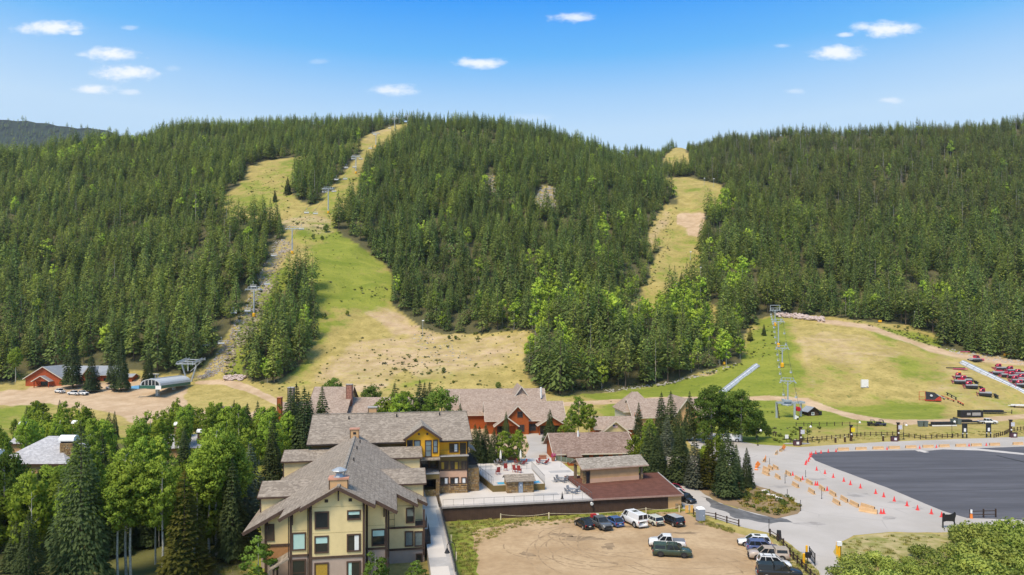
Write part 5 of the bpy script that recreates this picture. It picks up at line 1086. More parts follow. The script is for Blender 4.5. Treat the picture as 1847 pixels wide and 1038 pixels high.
def vehicle(name, label, cat, loc, rzv, kind, col, L=4.7, W=1.86, H=1.65, group=None, roofcol=None, rack=False, rim=None, bedcover=None, cargo=None, low=None, sunroof=False, skis=False, rearwheel=False):
    t = thing(name, label, cat, loc, rzv, group); p = col; h = H; w = W/2; gc = .24*h/1.65 + .02; belt = h*.60
    front, rear = L/2, -L/2; wb = L*.30
    def sec(x, zt, ww, top): return (x, [(0, gc), (ww*.82, gc), (ww, gc+.16), (ww*1.0, (gc+zt)*.55), (ww*.97, zt-.05), (ww*top, zt), (0, zt+.02)])
    hood = {'suv': .53, 'hatch': .52, 'pickup': .66, 'van': .50, 'wagon': .53, 'sedan': .52}[kind]*h; tail = {'suv': belt, 'hatch': belt*.98, 'pickup': belt*.98, 'van': belt, 'wagon': belt, 'sedan': belt*.97}[kind]
    hl = {'suv': .27, 'hatch': .26, 'pickup': .25, 'van': .16, 'wagon': .28, 'sedan': .27}[kind]*L
    body = loft([sec(rear, tail*.86, w*.84, .9), sec(rear+.10, tail, w*.95, .93), sec(rear+.5, tail, w, .94), sec(0, belt, w, .94), sec(front-hl, belt, w, .93), sec(front-hl*.9, hood*1.02, w*.99, .92), sec(front-.35, hood*.93, w*.94, .86), sec(front-.06, hood*.80, w*.86, .84), sec(front, hood*.62, w*.80, .85)]).build('body', p, t, True)
    # greenhouse: glass band with pillars and roof skin
    c1 = front-hl+.05
    if kind == 'pickup': c0 = rear + L*.36; tb, tf = .12, .75
    elif kind == 'van': c0 = rear+.08; tb, tf = .05, .75
    elif kind == 'hatch': c0 = rear+.12; tb, tf = .75, .95
    elif kind == 'sedan': c0 = rear+.55; tb, tf = .65, .85
    else: c0 = rear+.10; tb, tf = .30, .82
    wr = w*.80; zb = belt-.02; zr = h-.05
    gh = MB(); q = lambda x, y, z: (x, y, z)
    gh.hexa([(c0, -w*.92, zb), (c1, -w*.90, zb), (c1, w*.90, zb), (c0, w*.92, zb), (c0+tb, -wr, zr), (c1-tf, -wr, zr), (c1-tf, wr, zr), (c0+tb, wr, zr)])
    gl = gh.build('windows', GL_CAR, t)
    rf = MB(); rf.hexa([(c0+tb-.04, -wr-.02, zr-.03), (c1-tf+.04, -wr-.02, zr-.03), (c1-tf+.04, wr+.02, zr-.03), (c0+tb-.04, wr+.02, zr-.03), (c0+tb+.10, -wr*.9, h), (c1-tf-.12, -wr*.9, h), (c1-tf-.12, wr*.9, h), (c0+tb+.10, wr*.9, h)]); rf.build('roof', roofcol or p, t)
    pl = MB()
    for sg in (1, -1):
        def side(f, z): return (c0 + (c1-c0)*f + (tb*(1-f) - tf*f)*z, sg*(w*.92 + (wr-w*.92)*z + .012), zb + (zr-zb)*z)
        fs = {'pickup': (0, .52, 1), 'van': (0, .80, 1), 'hatch': (0, .5, .82, 1), 'sedan': (0, .5, 1)}.get(kind, (0, .28, .62, 1))
        for f in fs: beam(pl, side(f, 0), side(f, 1), .05, .10 if f in (0, 1) else .07)
    pl.build('pillars', p, t)
    if kind == 'van':
        mm = MB()
        for sg in (1, -1): mm.hexa([(c0+.02, sg*(w*.92), zb), (c0+(c1-c0)*.72, sg*(w*.91), zb), (c0+(c1-c0)*.72, sg*(w*.93), zb), (c0+.02, sg*(w*.94), zb), (c0+tb, sg*(wr), zr), (c0+(c1-c0)*.72-tf*.5, sg*wr, zr), (c0+(c1-c0)*.72-tf*.5, sg*(wr+.03), zr), (c0+tb, sg*(wr+.03), zr)])
        mm.build('side_panel', p, t); m2 = MB(); m2.box(c0-.015, c0+.04, -.05, .05, zb, zr); m2.box(c0-.015, c0+.05, -w*.9, w*.9, zb-.02, zb+.14); m2.build('rear_door_frame', p, t)
    if kind == 'pickup':
        b = MB(); bx0, bx1 = rear+.08, c0-.04
        if bedcover: b.hexa([(bx0, -w*.93, belt-.02), (bx1, -w*.93, belt-.02), (bx1, w*.93, belt-.02), (bx0, w*.93, belt-.02), (bx0+.10, -wr, h-.07 if bedcover != 'flat' else belt+.04), (bx1, -wr, h-.03 if bedcover != 'flat' else belt+.04), (bx1, wr, h-.03 if bedcover != 'flat' else belt+.04), (bx0+.10, wr, h-.07 if bedcover != 'flat' else belt+.04)]).build('bed_cover' if bedcover == 'flat' else 'canopy', MATS['grey_cover'] if bedcover == 'flat' else p, t)
        else: b.box(bx0+.08, bx1, -w*.85, w*.85, belt-.06, belt+.025).build('cargo_bed', PLAST, t)
        if bedcover == 'canopy':
            k = MB()
            for sg in (1, -1): k.hexa([(bx0+.25, sg*(w*.90), belt+.12), (bx1-.18, sg*(w*.90), belt+.12), (bx1-.18, sg*(w*.93), belt+.12), (bx0+.25, sg*(w*.93), belt+.12), (bx0+.3, sg*(wr+.03), h-.20), (bx1-.18, sg*(wr+.03), h-.20), (bx1-.18, sg*(wr+.045), h-.20), (bx0+.3, sg*(wr+.045), h-.20)])
            k.box(bx0-.0, bx0+.06, -w*.75, w*.75, belt+.1, h-.25); k.build('canopy_window', GL_CAR, t)
        if cargo:
            k = MB(); k.box(bx0+.3, bx0+.9, -.5, .4, belt, belt+.55); k.obox((bx0+1.2, .1, belt+.3), (.9, .2, .3), (-.2, .95, 0), (-.3, 0, .95), .6, .2, .12); k.build('cargo', mat('red_cargo', (.42, .03, .03), .6), t); MB().obox((bx0+.7, .5, belt+.45), (1, 0, .2), (0, 1, 0), (-.2, 0, 1), .6, .12, .1).build('cargo', WHITE, t)
    wr_ = .36*h/1.65 if kind != 'pickup' else .40
    for x in (wb, -wb):
        for sg in (1, -1):
            m = MB(); m.tube((x, sg*(w-.22), wr_), (x, sg*(w+.02), wr_), wr_, 14); ob = m.build('wheel', TYRE, t); m = MB(); m.tube((x, sg*(w+.0), wr_), (x, sg*(w+.035), wr_), wr_*.62, 10); m.build('rim', rim or RIM, ob)
    a = MB()
    for x in (wb, -wb):
        for sg in (1, -1):
            n = 9; pts = [(x+(wr_+.10)*cos(pi*k/n), sg*(w*.985), wr_+(wr_+.10)*sin(pi*k/n)) for k in range(n+1)]; a.prism(pts, (0, sg*.035, 0))
    a.build('wheel_arch', low or PLAST, t)
    for sg in (1, -1):
        MB().obox((front-.14, sg*w*.66, hood*.70), (1, 0, 0), (0, 1, 0), (0, 0, 1), .10, w*.17, .09).build('headlight', LAMPW, t); MB().obox((rear+.08, sg*w*.78, tail*.80), (1, 0, 0), (0, 1, 0), (0, 0, 1), .07, w*.13, .15).build('taillight', LAMPR, t); MB().obox((c1-.25, sg*(w+.09), belt+.06), (1, 0, 0), (0, 1, 0), (0, 0, 1), .08, .10, .08).build('side_mirror', p if not low else low, t)
    MB().box(front-.10, front+.03, -w*.55, w*.55, hood*.50, hood*.76).build('grille', PLAST, t); MB().box(rear-.05, rear+.1, -w*.8, w*.8, gc+.05, gc+.25).build('bumper', low or p if kind != 'pickup' else RIM, t); MB().box(front-.18, front+.05, -w*.78, w*.78, gc+.02, gc+.2).build('bumper', low or PLAST, t); MB().box(rear-.035, rear+.1, -.2, .2, tail*.62, tail*.62+.13).build('plate', PLATE, t)
    if rack:
        k = MB()
        for sg in (1, -1): k.tube((c0+tb+.1, sg*wr*.86, h+.07), (c1-tf-.15, sg*wr*.86, h+.07), .03, 5)
        for f in (.2, .75): x = c0+tb+(c1-c0-tb-tf)*f; k.tube((x, -wr*.95, h+.10), (x, wr*.95, h+.10), .035, 5)
        k.build('roof_rack', PLAST, t)
    if sunroof: x = (c0+tb+c1-tf)/2; MB().box(x-.1, x+.75, -wr*.55, wr*.55, h-.005, h+.012).build('sunroof', GL_CAR, t)
    if rearwheel: MB().tube((rear-.18, .25, belt*.9), (rear+.02, .25, belt*.9), .36, 12).build('spare_wheel', TYRE, t)
    return t
mat('grey_cover', (.16, .17, .19), .7, .08, 2)
P_BLK, P_BLU, P_WHT, P_CRM, P_GRN, P_TAN, P_DBL, P_RED, P_SIL, P_GRY = paint('black', (.012, .012, .014)), paint('blue', (.055, .11, .28)), paint('white', (.76, .77, .78)), paint('cream', (.60, .60, .50)), paint('dark_green', (.035, .058, .035)), paint('beige', (.46, .38, .31)), paint('slate_blue', (.085, .115, .26)), paint('red', (.55, .02, .07)), paint('silver', (.42, .43, .44)), paint('grey', (.10, .105, .11))
ang = lambda d: radians(d)
R0 = 100                                           # cars along the wall: nose towards the wall (or backed in)
vehicle('parked_car', 'small black hatchback parked leftmost in the row below the brown wall', 'car', PZ(1053, 951), ang(113), 'hatch', P_BLK, 4.2, 1.78, 1.55, rack=True)
vehicle('pickup_truck', 'black pickup with red and white cargo in its bed facing the dirt lot', 'pickup truck', PZ(1082, 951), ang(-68), 'pickup', P_GRY, 5.6, 1.95, 1.85, rim=DRIM, cargo=True)
vehicle('parked_car', 'blue hatchback between the black pickup and the white van', 'car', PZ(1106.5, 946.5), ang(113), 'hatch', P_BLU, 4.3, 1.78, 1.5)
vehicle('camper_van', 'white camper van with roof hatch and bike carrier on its rear doors', 'van', PZ(1143, 946.5), ang(114), 'van', P_WHT, 5.6, 2.05, 2.35, sunroof=True)
vehicle('parked_car', 'pale cream crossover car between the white van and the black wagon', 'car', PZ(1177, 944.5), ang(114), 'wagon', P_CRM, 4.4, 1.8, 1.55, low=PLAST)
vehicle('parked_car', 'black estate car with grey roof parked rightmost in the row below the wall', 'car', PZ(1212, 945.5), ang(115), 'suv', P_BLK, 4.8, 1.9, 1.7, roofcol=P_SIL)
vehicle('pickup_truck', 'white pickup with grey bed cover standing in the middle of the dirt lot', 'pickup truck', PZ(1203, 986), ang(172), 'pickup', P_WHT, 5.4, 1.9, 1.8, bedcover='flat', rim=DRIM)
vehicle('pickup_truck', 'dark green pickup with black canopy standing beside the white pickup', 'pickup truck', PZ(1212, 1003), ang(-10), 'pickup', P_GRN, 5.5, 1.9, 1.85, bedcover='canopy', rim=DRIM, rack=True, rearwheel=True)
vehicle('parked_car', 'white crossover with black glass parked first at the roadside fence', 'car', PZ(1360, 984), ang(170), 'suv', P_WHT, 4.7, 1.88, 1.6, sunroof=True)
vehicle('parked_car', 'slate blue crossover parked between the white crossover and the beige pickup', 'car', PZ(1376, 994), ang(-8), 'suv', P_DBL, 4.6, 1.85, 1.65)
vehicle('pickup_truck', 'old beige pickup with camper canopy by the roadside fence', 'pickup truck', PZ(1386, 1009), ang(172), 'pickup', P_TAN, 5.5, 1.9, 1.8, bedcover='canopy', roofcol=P_TAN)
vehicle('parked_car', 'white off roader with roof rack squeezed behind the black pickup', 'car', PZ(1396, 1024), ang(-10), 'suv', P_WHT, 4.4, 1.8, 1.7, rack=True)
vehicle('pickup_truck', 'black pickup with canopy parked nearest the camera at the fence', 'pickup truck', PZ(1405, 1042), ang(-10), 'pickup', P_BLK, 5.7, 1.95, 1.9, bedcover='canopy')
vehicle('delivery_van', 'white van parked on the road beside the large cottonwoods', 'van', PZ(1317, 797), ang(172), 'van', P_WHT, 5.9, 2.0, 2.3)
vehicle('parked_car', 'red car parked in the alley beside the flat brown roof', 'car', PZ(1217, 887), ang(-62), 'sedan', P_RED, 4.5, 1.8, 1.45, sunroof=True)
vehicle('parked_car', 'black car parked in the alley in front of the red car', 'car', PZ(1236, 905), ang(-60), 'suv', P_BLK, 4.5, 1.85, 1.6)
vehicle('parked_car', 'white car in the alley between the red and the black car', 'car', PZ(1224, 895.5), ang(-61), 'hatch', P_WHT, 3.6, 1.7, 1.45)
vehicle('pickup_truck', 'white pickup on the gravel road beyond the signboards', 'pickup truck', PZ(1781, 765), ang(-6), 'pickup', P_WHT, 6.0, 1.95, 1.9)
for (u, v, a, lb) in ((108, 709, 150, 'white pickup parked on the gravel in front of the red lodge porch'), (148, 713, -20, 'white and black pickup parked nose to tail right of the first white pickup'), (134, 713, 165, 'white pickup half hidden left of the white and black pickup'), (201, 703, -30, 'white pickup parked by the orange shed')):
    p = G(u, v); vehicle('pickup_truck', lb, 'pickup truck', p, ang(a), 'pickup', P_WHT, 5.6, 1.95, 1.9)
def utility_cart(label, loc, rzv, c):
    t = thing('utility_cart', label, 'utility vehicle', loc, rzv, 'utility carts on the dirt track'); loft([(-1.5, [(0, .4), (.7, .4), (.75, .7), (.75, 1.0), (0, 1.0)]), (.2, [(0, .4), (.7, .4), (.75, .7), (.75, .95), (0, .95)]), (1.5, [(0, .45), (.6, .45), (.66, .7), (.6, .95), (0, 1.0)])]).build('body', c, t)
    m = MB()
    for x in (-.5, .75):
        for y in (-.68, .68): m.tube((x, y, .95), (x*.8-.05, y*.9, 1.95), .04, 5)
    m.build('roll_cage', BLACK, t); MB().box(-.55, .65, -.65, .65, 1.93, 2.0).build('roof', BLACK, t); MB().obox((.72, 0, 1.4), (1, 0, 0), (0, 1, 0), (0, 0, 1), .02, .6, .35).build('windscreen', GL_BLUE, t); MB().box(-.3, .1, -.6, .6, .95, 1.4).build('seat', BLACK, t); MB().box(-1.5, -.55, -.7, .7, 1.0, 1.3).build('cargo_box', PLAST, t)
    for x in (-1.0, 1.0):
        for sg in (1, -1): MB().tube((x, sg*.55, .35), (x, sg*.82, .35), .35, 10).build('wheel', TYRE, t)
    return t
utility_cart('black utility cart parked left on the dirt track behind the fence', PZ(1573, 768.5), ang(-20), P_BLK); utility_cart('dark blue utility cart parked right on the dirt track behind the fence', PZ(1589, 768.5), ang(-15), paint('navy', (.02, .03, .09)))
# snow groomers parked on the grass
SNR = paint('groomer_red', (.50, .012, .05)); SNP = mat('faded_pink_blade', (.55, .13, .19), .6, .15, 2); TRK = mat('track_belt', (.03, .03, .032), .8, .3, 3); SNG = mat('groomer_grey', (.40, .41, .42), .6, .1, 2)
def groomer(label, loc, rzv, tail=True, tarp=None, cab=True):
    t = thing('snow_groomer', label, 'snow groomer', loc, rzv, 'snow groomers parked beside the conveyor tunnel')
    for sg in (1, -1):
        m = MB(); pts = [(-2.2, .5), (-1.9, .05), (1.9, .05), (2.3, .5), (1.9, .95), (-1.9, .95)]; m.prism([(x, sg*1.0, z) for x, z in pts], (0, sg*1.0, 0)); tk = m.build('track', TRK, t); k = MB()
        for i in range(9): x = -1.9+i*.475; k.box(x-.05, x+.05, min(sg*1.0, sg*2.0), max(sg*1.0, sg*2.0), .95, 1.05)
        tag(k.build('cleats', SNG, tk), kind='stuff')
    MB().box(-2.1, 1.9, -1.0, 1.0, .6, 1.45).build('body', SNG, t); 
    if cab:
        loft([(.05, [(0, 1.4), (.95, 1.4), (1.05, 1.9), (.85, 2.75), (0, 2.85)]), (1.2, [(0, 1.4), (1.0, 1.4), (1.1, 1.9), (.85, 2.7), (0, 2.8)]), (1.9, [(0, 1.4), (.85, 1.4), (.9, 1.8), (.7, 2.2), (0, 2.3)])]).build('cab', SNR, t, True); MB().prism([(1.28, -.8, 2.66), (1.94, -.75, 1.95), (1.94, .75, 1.95), (1.28, .8, 2.66)], (.05, 0, .05)).build('windscreen', GL_CAR, t); k = MB()
        for sg in (1, -1): k.prism([(.25, sg*1.06, 1.85), (1.25, sg*1.09, 1.85), (1.15, sg*.92, 2.55), (.25, sg*.92, 2.55)], (0, sg*.03, 0))
        k.build('side_window', GL_CAR, t)
    else: MB().box(-1.6, .8, -.8, .8, 1.45, 2.0).build('engine_cover', SNR, t)
    bl = MB(); n = 6
    for i in range(n): a0, a1 = -.5+i/n*1.0, -.5+(i+1)/n*1.0; bl.prism([(3.0-.35*cos(a0*2.2), -2.5, .7+a0*1.1), (3.0-.35*cos(a1*2.2), -2.5, .7+a1*1.1), (2.9-.35*cos(a1*2.2), -2.5, .7+a1*1.1), (2.9-.35*cos(a0*2.2), -2.5, .7+a0*1.1)], (0, 5.0, 0))
    bl.build('blade', SNP, t); m = MB()
    for sg in (1, -1): m.tube((1.8, sg*.6, .7), (2.7, sg*.6, .6), .1, 6)
    m.build('blade_arm', BLACK, t)
    if tail: m = MB(); m.tube((-2.0, 0, .8), (-3.0, 0, .7), .12, 6); m.box(-3.6, -2.9, -2.3, 2.3, .15, .75); m.box(-4.3, -3.6, -2.4, 2.4, .02, .25); m.build('tiller', BLACK, t)
    if tarp: MB().lathe([(2.6, .03), (2.4, .22), (1.6, .3), (.2, .32)], 12, (.2, -1.4, 0)).build('tarp', tarp, t)
    return t
GP = G(1770, 715); BT = mat('blue_tarp', (.06, .20, .62), .6, .2, 1.5)
for (u, v, a, lb, kw) in [(1815, 680, 163, 'red snow groomer third in the right hand row', dict(cab=False)), (1840, 678, 162, 'red snow groomer behind the middle of the right hand row', {}), (1847, 687, 160, 'red snow groomer at the picture edge behind the nearest one', {}), (1731, 692, 157, 'low red snow groomer body at the front left of the left cluster', dict(cab=False)), (1777, 714, 150, 'lone red snow groomer on a blue tarp nearest the fence', dict(tarp=BT)), (1742, 690, 158, 'red snow groomer in front row of the left cluster', {}), (1752, 700, 156, 'red snow groomer at the near end of the left cluster', {}), (1733, 684, 160, 'red snow groomer with yellow top at the far end of the left cluster', {}),
    (1758, 652, 10, 'red snow groomer parked beyond the head of the conveyor tunnel', dict(tail=False)), (1805, 668, 165, 'red snow groomer at the far left of the right hand row', {}), (1800, 676, 160, 'red snow groomer second in the right hand row', dict(cab=False)), (1826, 672, 165, 'red snow groomer at the back of the right hand row', {}), (1828, 682, 160, 'red snow groomer in the middle of the right hand row', {}), (1835, 690, 160, 'red snow groomer near the middle of the right hand row', {}), (1843, 698, 158, 'red snow groomer nearest in the right hand row at the picture edge', {})]:
    p = G(u, v); t = groomer(lb, p, ang(a), **kw)
    if 'yellow' in lb: MB().lathe([(.7, 2.8), (.5, 3.1), (.1, 3.2)], 8, (.5, 0, 0)).build('cover', mat('yellow_cover', (.65, .42, .02), .6), t)
# ------------------------------------------------------------------ site furniture
JB = mat('tan_barrier', (.56, .35, .17), .85, .12, 1.5, .15, c2=(.64, .43, .25)); CONE = mat('cone_orange_red', (.72, .06, .06), .6, .08, 2); ORNG = mat('orange_plastic', (.80, .24, .05), .55, .08, 2)
def barrier_mesh():
    L = 1.5; prof = [(-.30, 0), (.30, 0), (.30, .08), (.17, .33), (.10, .80), (-.10, .80), (-.17, .33), (-.30, .08)]; m = MB(); m.prism([(-L, y, z) for y, z in prof], (2*L, 0, 0)); return m
bar0 = thing('traffic_barrier', 'x', 'barrier', (0, 0, 0)); barrier_mesh().build('body', JB, bar0); m = MB()
for sg in (1, -1): m.box(sg*1.5-.02, sg*1.5+.02, -.07, .07, .2, .7)
m.build('end_slot', PLAST, bar0); used = []
def put(proto, loc, rzv, label, group, scale=None):
    if proto not in used:
        used.append(proto); proto.location = loc; proto.rotation_euler = (0, 0, rzv); proto['label'] = label; proto['group'] = group
        if scale: proto.scale = (scale,)*3
        return proto
    return dup(proto, loc, rzv, label, group, scale)
def pose(u0, v0, u1, v1): a, b = PZ(u0, v0), PZ(u1, v1); return (a+b)/2, math.atan2(b.y-a.y, b.x-a.x)
row = [(1414, 852, 1430, 862), (1432, 862, 1447, 871), (1452, 868, 1468, 878), (1475, 878, 1491, 890), (1494, 888, 1511, 899.5), (1515, 899, 1531, 909), (1532, 908, 1550, 917.5)]
for i, q in enumerate(row): p, r = pose(*q); put(bar0, p, r, '%s tan traffic barrier from the far end of the slanting line' % ('first second third fourth fifth sixth seventh'.split()[i]), 'tan barriers in the slanting line')
for q, lb in [((1549, 922, 1583, 928), 'tan traffic barrier at the near tip of the slanting line'), ((1551, 914, 1580, 923), 'tan traffic barrier angled onto the near tip of the slanting line'), ((1374, 853, 1389, 860), 'tan traffic barrier nearest the front in the clump by the orange drum'), ((1374, 845, 1391, 853), 'tan traffic barrier second in the clump by the orange drum'), ((1383, 842, 1397, 851), 'tan traffic barrier third in the clump by the orange drum'), ((1392, 842, 1406, 850), 'tan traffic barrier furthest right in the clump by the orange drum'), ((1396, 858, 1410, 868), 'lone tan traffic barrier between the spruces and the slanting line'), ((1427, 873, 1443, 883), 'lone tan traffic barrier left of the slanting line near its middle'), ((1456, 884, 1472, 895), 'lone tan traffic barrier right of a thin marker stake'), ((1500, 903, 1518, 915), 'lone tan traffic barrier nearest the front left of the slanting line'), ((1397, 824, 1404, 815), 'tan traffic barrier turned away from the lot at the road bend'), ((1406, 816, 1412, 812), 'tan traffic barrier last at the road bend beside an orange sign'), ((1376, 836, 1381, 829), 'rusty tan traffic barrier turned edge on behind the clump')]:
    p, r = pose(*q); put(bar0, p, r, lb, 'loose tan barriers on the road')
for i, u in enumerate([1521, 1553, 1584, 1613, 1643, 1674, 1703, 1733, 1761, 1794, 1836]):
    v = np.interp(u, [1521, 1640, 1847], [813, 809, 802.5]); p = PZ(u, v); put(bar0, p, ang(3 if u < 1700 else 6), '%s tan traffic barrier from the left along the far asphalt edge' % ('first second third fourth fifth sixth seventh eighth ninth tenth eleventh'.split()[i]), 'tan barriers along the far edge of the asphalt lot')
cone0 = thing('traffic_cone', 'x', 'traffic cone', (0, 0, 0)); MB().box(-.24, .24, -.24, .24, 0, .05).build('base', CONE, cone0); MB().lathe([(.20, .05), (.035, .80)], 10).build('body', CONE, cone0)
near_cones = [(1473, 849), (1488, 855), (1503, 862), (1522, 869), (1534, 875), (1552, 881), (1579.5, 891), (1594, 897), (1613, 904.5), (1636, 913), (1655, 920.5), (1680, 927.5), (1698.5, 933)]
W13 = 'first second third fourth fifth sixth seventh eighth ninth tenth eleventh twelfth thirteenth'.split()
for i, (u, v) in enumerate(near_cones): put(cone0, PZ(u, v), random.random(), '%s pink red traffic cone from the far end of the slanting asphalt edge' % W13[i], 'traffic cones along the slanting asphalt edge', 1.2)
for i, (u, v) in enumerate([(1453, 839), (1454.5, 836), (1458, 833), (1460, 829), (1462.5, 825), (1464, 821), (1461, 822)]): put(cone0, PZ(u, v), random.random(), 'pink traffic cone crowded at the far left asphalt corner', 'traffic cones crowded at the lot corner', 1.15)
for i, (u, v) in enumerate([(1471.5, 819), (1481, 818), (1494, 816.5), (1508, 815.5)]): put(cone0, PZ(u, v), random.random(), '%s pink traffic cone from the left before the far barrier row' % W13[i], 'traffic cones left of the far barrier row', 1.15)
for u, v, lb in [(1600, 811.5, 'third and fourth'), (1659, 809.5, 'fifth and sixth'), (1689, 808, 'sixth and seventh'), (1748, 805.5, 'eighth and ninth'), (1779, 804.5, 'ninth and tenth')]: put(cone0, PZ(u, v), 1, 'pink traffic cone standing between the %s barriers of the far row' % lb, 'traffic cones in the far barrier row', 1.1)
for u, v, lb in [(1430, 858, 'pink red traffic cone by the far end of the slanting barrier line'), (1447.5, 866, 'pink red traffic cone at the second gap of the slanting barrier line'), (1471, 876, 'left one of two cones at the third gap of the slanting barrier line'), (1474.5, 876, 'right one of two cones at the third gap of the slanting barrier line'), (1492, 885.5, 'pink red traffic cone at the fourth gap of the slanting barrier line'), (1589, 927, 'left one of two cones at the near tip of the barrier line'), (1594, 927, 'right one of two cones at the near tip of the barrier line')]: put(cone0, PZ(u, v), 0, lb, 'traffic cones at the slanting barrier line', 1.15)
# orange drum, orange signs
t = thing('traffic_drum', 'orange traffic drum beside the tan barrier clump', 'traffic drum', PZ(1364, 848)); MB().lathe([(.42, 0), (.42, .1), (.34, .12), (.32, .5), (.28, .55), (.27, .95), (.2, 1.02)], 12).build('body', ORNG, t); MB().lathe([(.335, .3), (.325, .42)], 12).build('band', WHITE, t)
for u, v, lb, rr in [(1367, 845, 'orange traffic sign board leaning beside the orange drum', 20), (1414, 813, 'orange sign board at the far road bend', 30), (1381, 834, 'rust orange tilted sign panel behind the barrier clump', 60)]:
    t = thing('warning_sign', lb, 'sign', PZ(u, v), ang(rr)); MB().obox((0, 0, .95), (.72, 0, .70), (0, 1, 0), (-.70, 0, .72), .55, .03, .55).build('panel', ORNG, t); m = MB()
    for sg in (1, -1): m.tube((0, .05, .5), (sg*.5, .1, 0), .03, 5)
    m.tube((0, .05, 1.5), (0, .05, .3), .03, 5); m.build('stand', BLACK, t)
mk_ = [(1416, 872, 12), (1482, 900, 14), (1418, 860, 6), (1444, 922, 14), (1420, 896, 8), (1388, 838, 7), (1333, 953, 0), (1387, 960, 17), (1453, 861, 8)]
for i, (u, v, hpx) in enumerate(mk_):
    if not hpx: continue
    p = PZ(u, v); h = hpx/F*p.y*1.0+.6; t = thing('marker_stake', 'thin dark marker stake %s' % ['left of the lone barriers', 'right of the lone barriers', 'behind the clump of barriers', 'at the right end of the planting bed', 'on the back edge of the planting bed', 'near the rust orange panel', '', 'at the start of the roadside fence', 'by the slanting line'][i], 'stake', p); MB().tube((0, 0, 0), (0, 0, h), .05, 5).build('pole', BLACK, t); MB().lathe([(.14, 0), (.1, .08)], 8).build('base', PLAST, t)
# fences: post and rail
FEN = mat('dark_fence_wood', (.055, .036, .028), .85, .2, 2, .2)
def fence(label, pts, h=1.15, step=2.4, rails=(.45, .95), ground=False, group=None):
    t = thing('rail_fence', label, 'fence', (0, 0, 0), 0, group)
    for p, q in zip(pts, pts[1:]):
        k = max(1, round((q-p).length/step)); s = [p.lerp(q, i/k) for i in range(k+1)]
        if ground:
            for a in s: a.z = float(gz(a.x, a.y))
        for i, a in enumerate(s):
            if i or p is pts[0]: MB().box(a.x-.09, a.x+.09, a.y-.09, a.y+.09, a.z-.2, a.z+h).build('post', FEN, t)
        for a, b in zip(s, s[1:]):
            for z in rails: m = MB(); beam(m, a+Vector((0, 0, z)), b+Vector((0, 0, z)), .07, .11); m.build('rail', FEN, t)
    return t
fence('dark rail fence along the roadside behind the parked row of cars at lower right', [PZ(*q) for q in ((1389, 968), (1403, 977), (1413, 986), (1419, 996), (1431, 1011), (1446, 1025), (1462, 1043), (1478, 1062))], 1.2, 1.9)
fence('dark rail fence running right from the portable toilet', [PZ(*q) for q in ((1251, 930), (1291, 937.5), (1311, 944), (1332.5, 950))], 1.2, 2.0)
fence('long dark rail fence along the far road edge left of the tall signboards', [PZ(*q) for q in ((1425, 799), (1447, 798), (1500, 793), (1560, 787), (1620, 786), (1660, 793), (1690, 791), (1737, 789))], 1.25, 1.9)
fence('dark rail fence right of the second signboard', [PZ(*q) for q in ((1793, 790), (1812, 785), (1823, 779), (1847, 776), (1900, 774))], 1.25, 1.9)
fence('dark rail fence in the meadow below the lift loading station', [PZ(*q) for q in ((1436, 769), (1533, 768))], 1.3, 2.5, (.9,))
fence('short dark rail fence beside the large cottonwoods', [PZ(*q) for q in ((1378, 780), (1399, 788))], 1.25, 1.6)
fence('short rail fence at the near edge of the asphalt lot above the willows', [PZ(*q) for q in ((1750, 935), (1774, 934), (1796, 933.5))], 1.5, 2.0, (.55, 1.15))
m0 = thing('post_sleeve', 'white sleeve and orange base marking the left end of the short lot fence', 'post', PZ(1752, 935.5)); MB().lathe([(.17, .9), (.17, 1.5)], 8).build('sleeve', WHITE, m0); MB().lathe([(.25, 0), (.2, .8)], 8).build('base', ORNG, m0)
# black bear shaped sign among the willows
t = thing('entrance_sign', 'black cut out animal shaped sign on posts above the willows', 'sign', PZ(1712, 953), ang(5)); pts = [(-1.15, 1.0), (-1.1, 2.35), (-.95, 2.5), (-.75, 2.45), (-.7, 2.25), (0, 2.2), (.55, 2.3), (.85, 2.45), (.95, 2.62), (1.15, 2.5), (1.2, 2.0), (1.05, 1.6), (1.0, .9), (.6, 1.1), (-.5, 1.15)]
MB().prism([(x, 0, z) for x, z in pts], (0, .12, 0)).build('panel', BLACK, t); m = MB(); m.box(-1.12, -.95, 0, .15, 0, 1.1); m.box(.9, 1.05, 0, .15, 0, 1.0); m.build('post', BLACK, t)
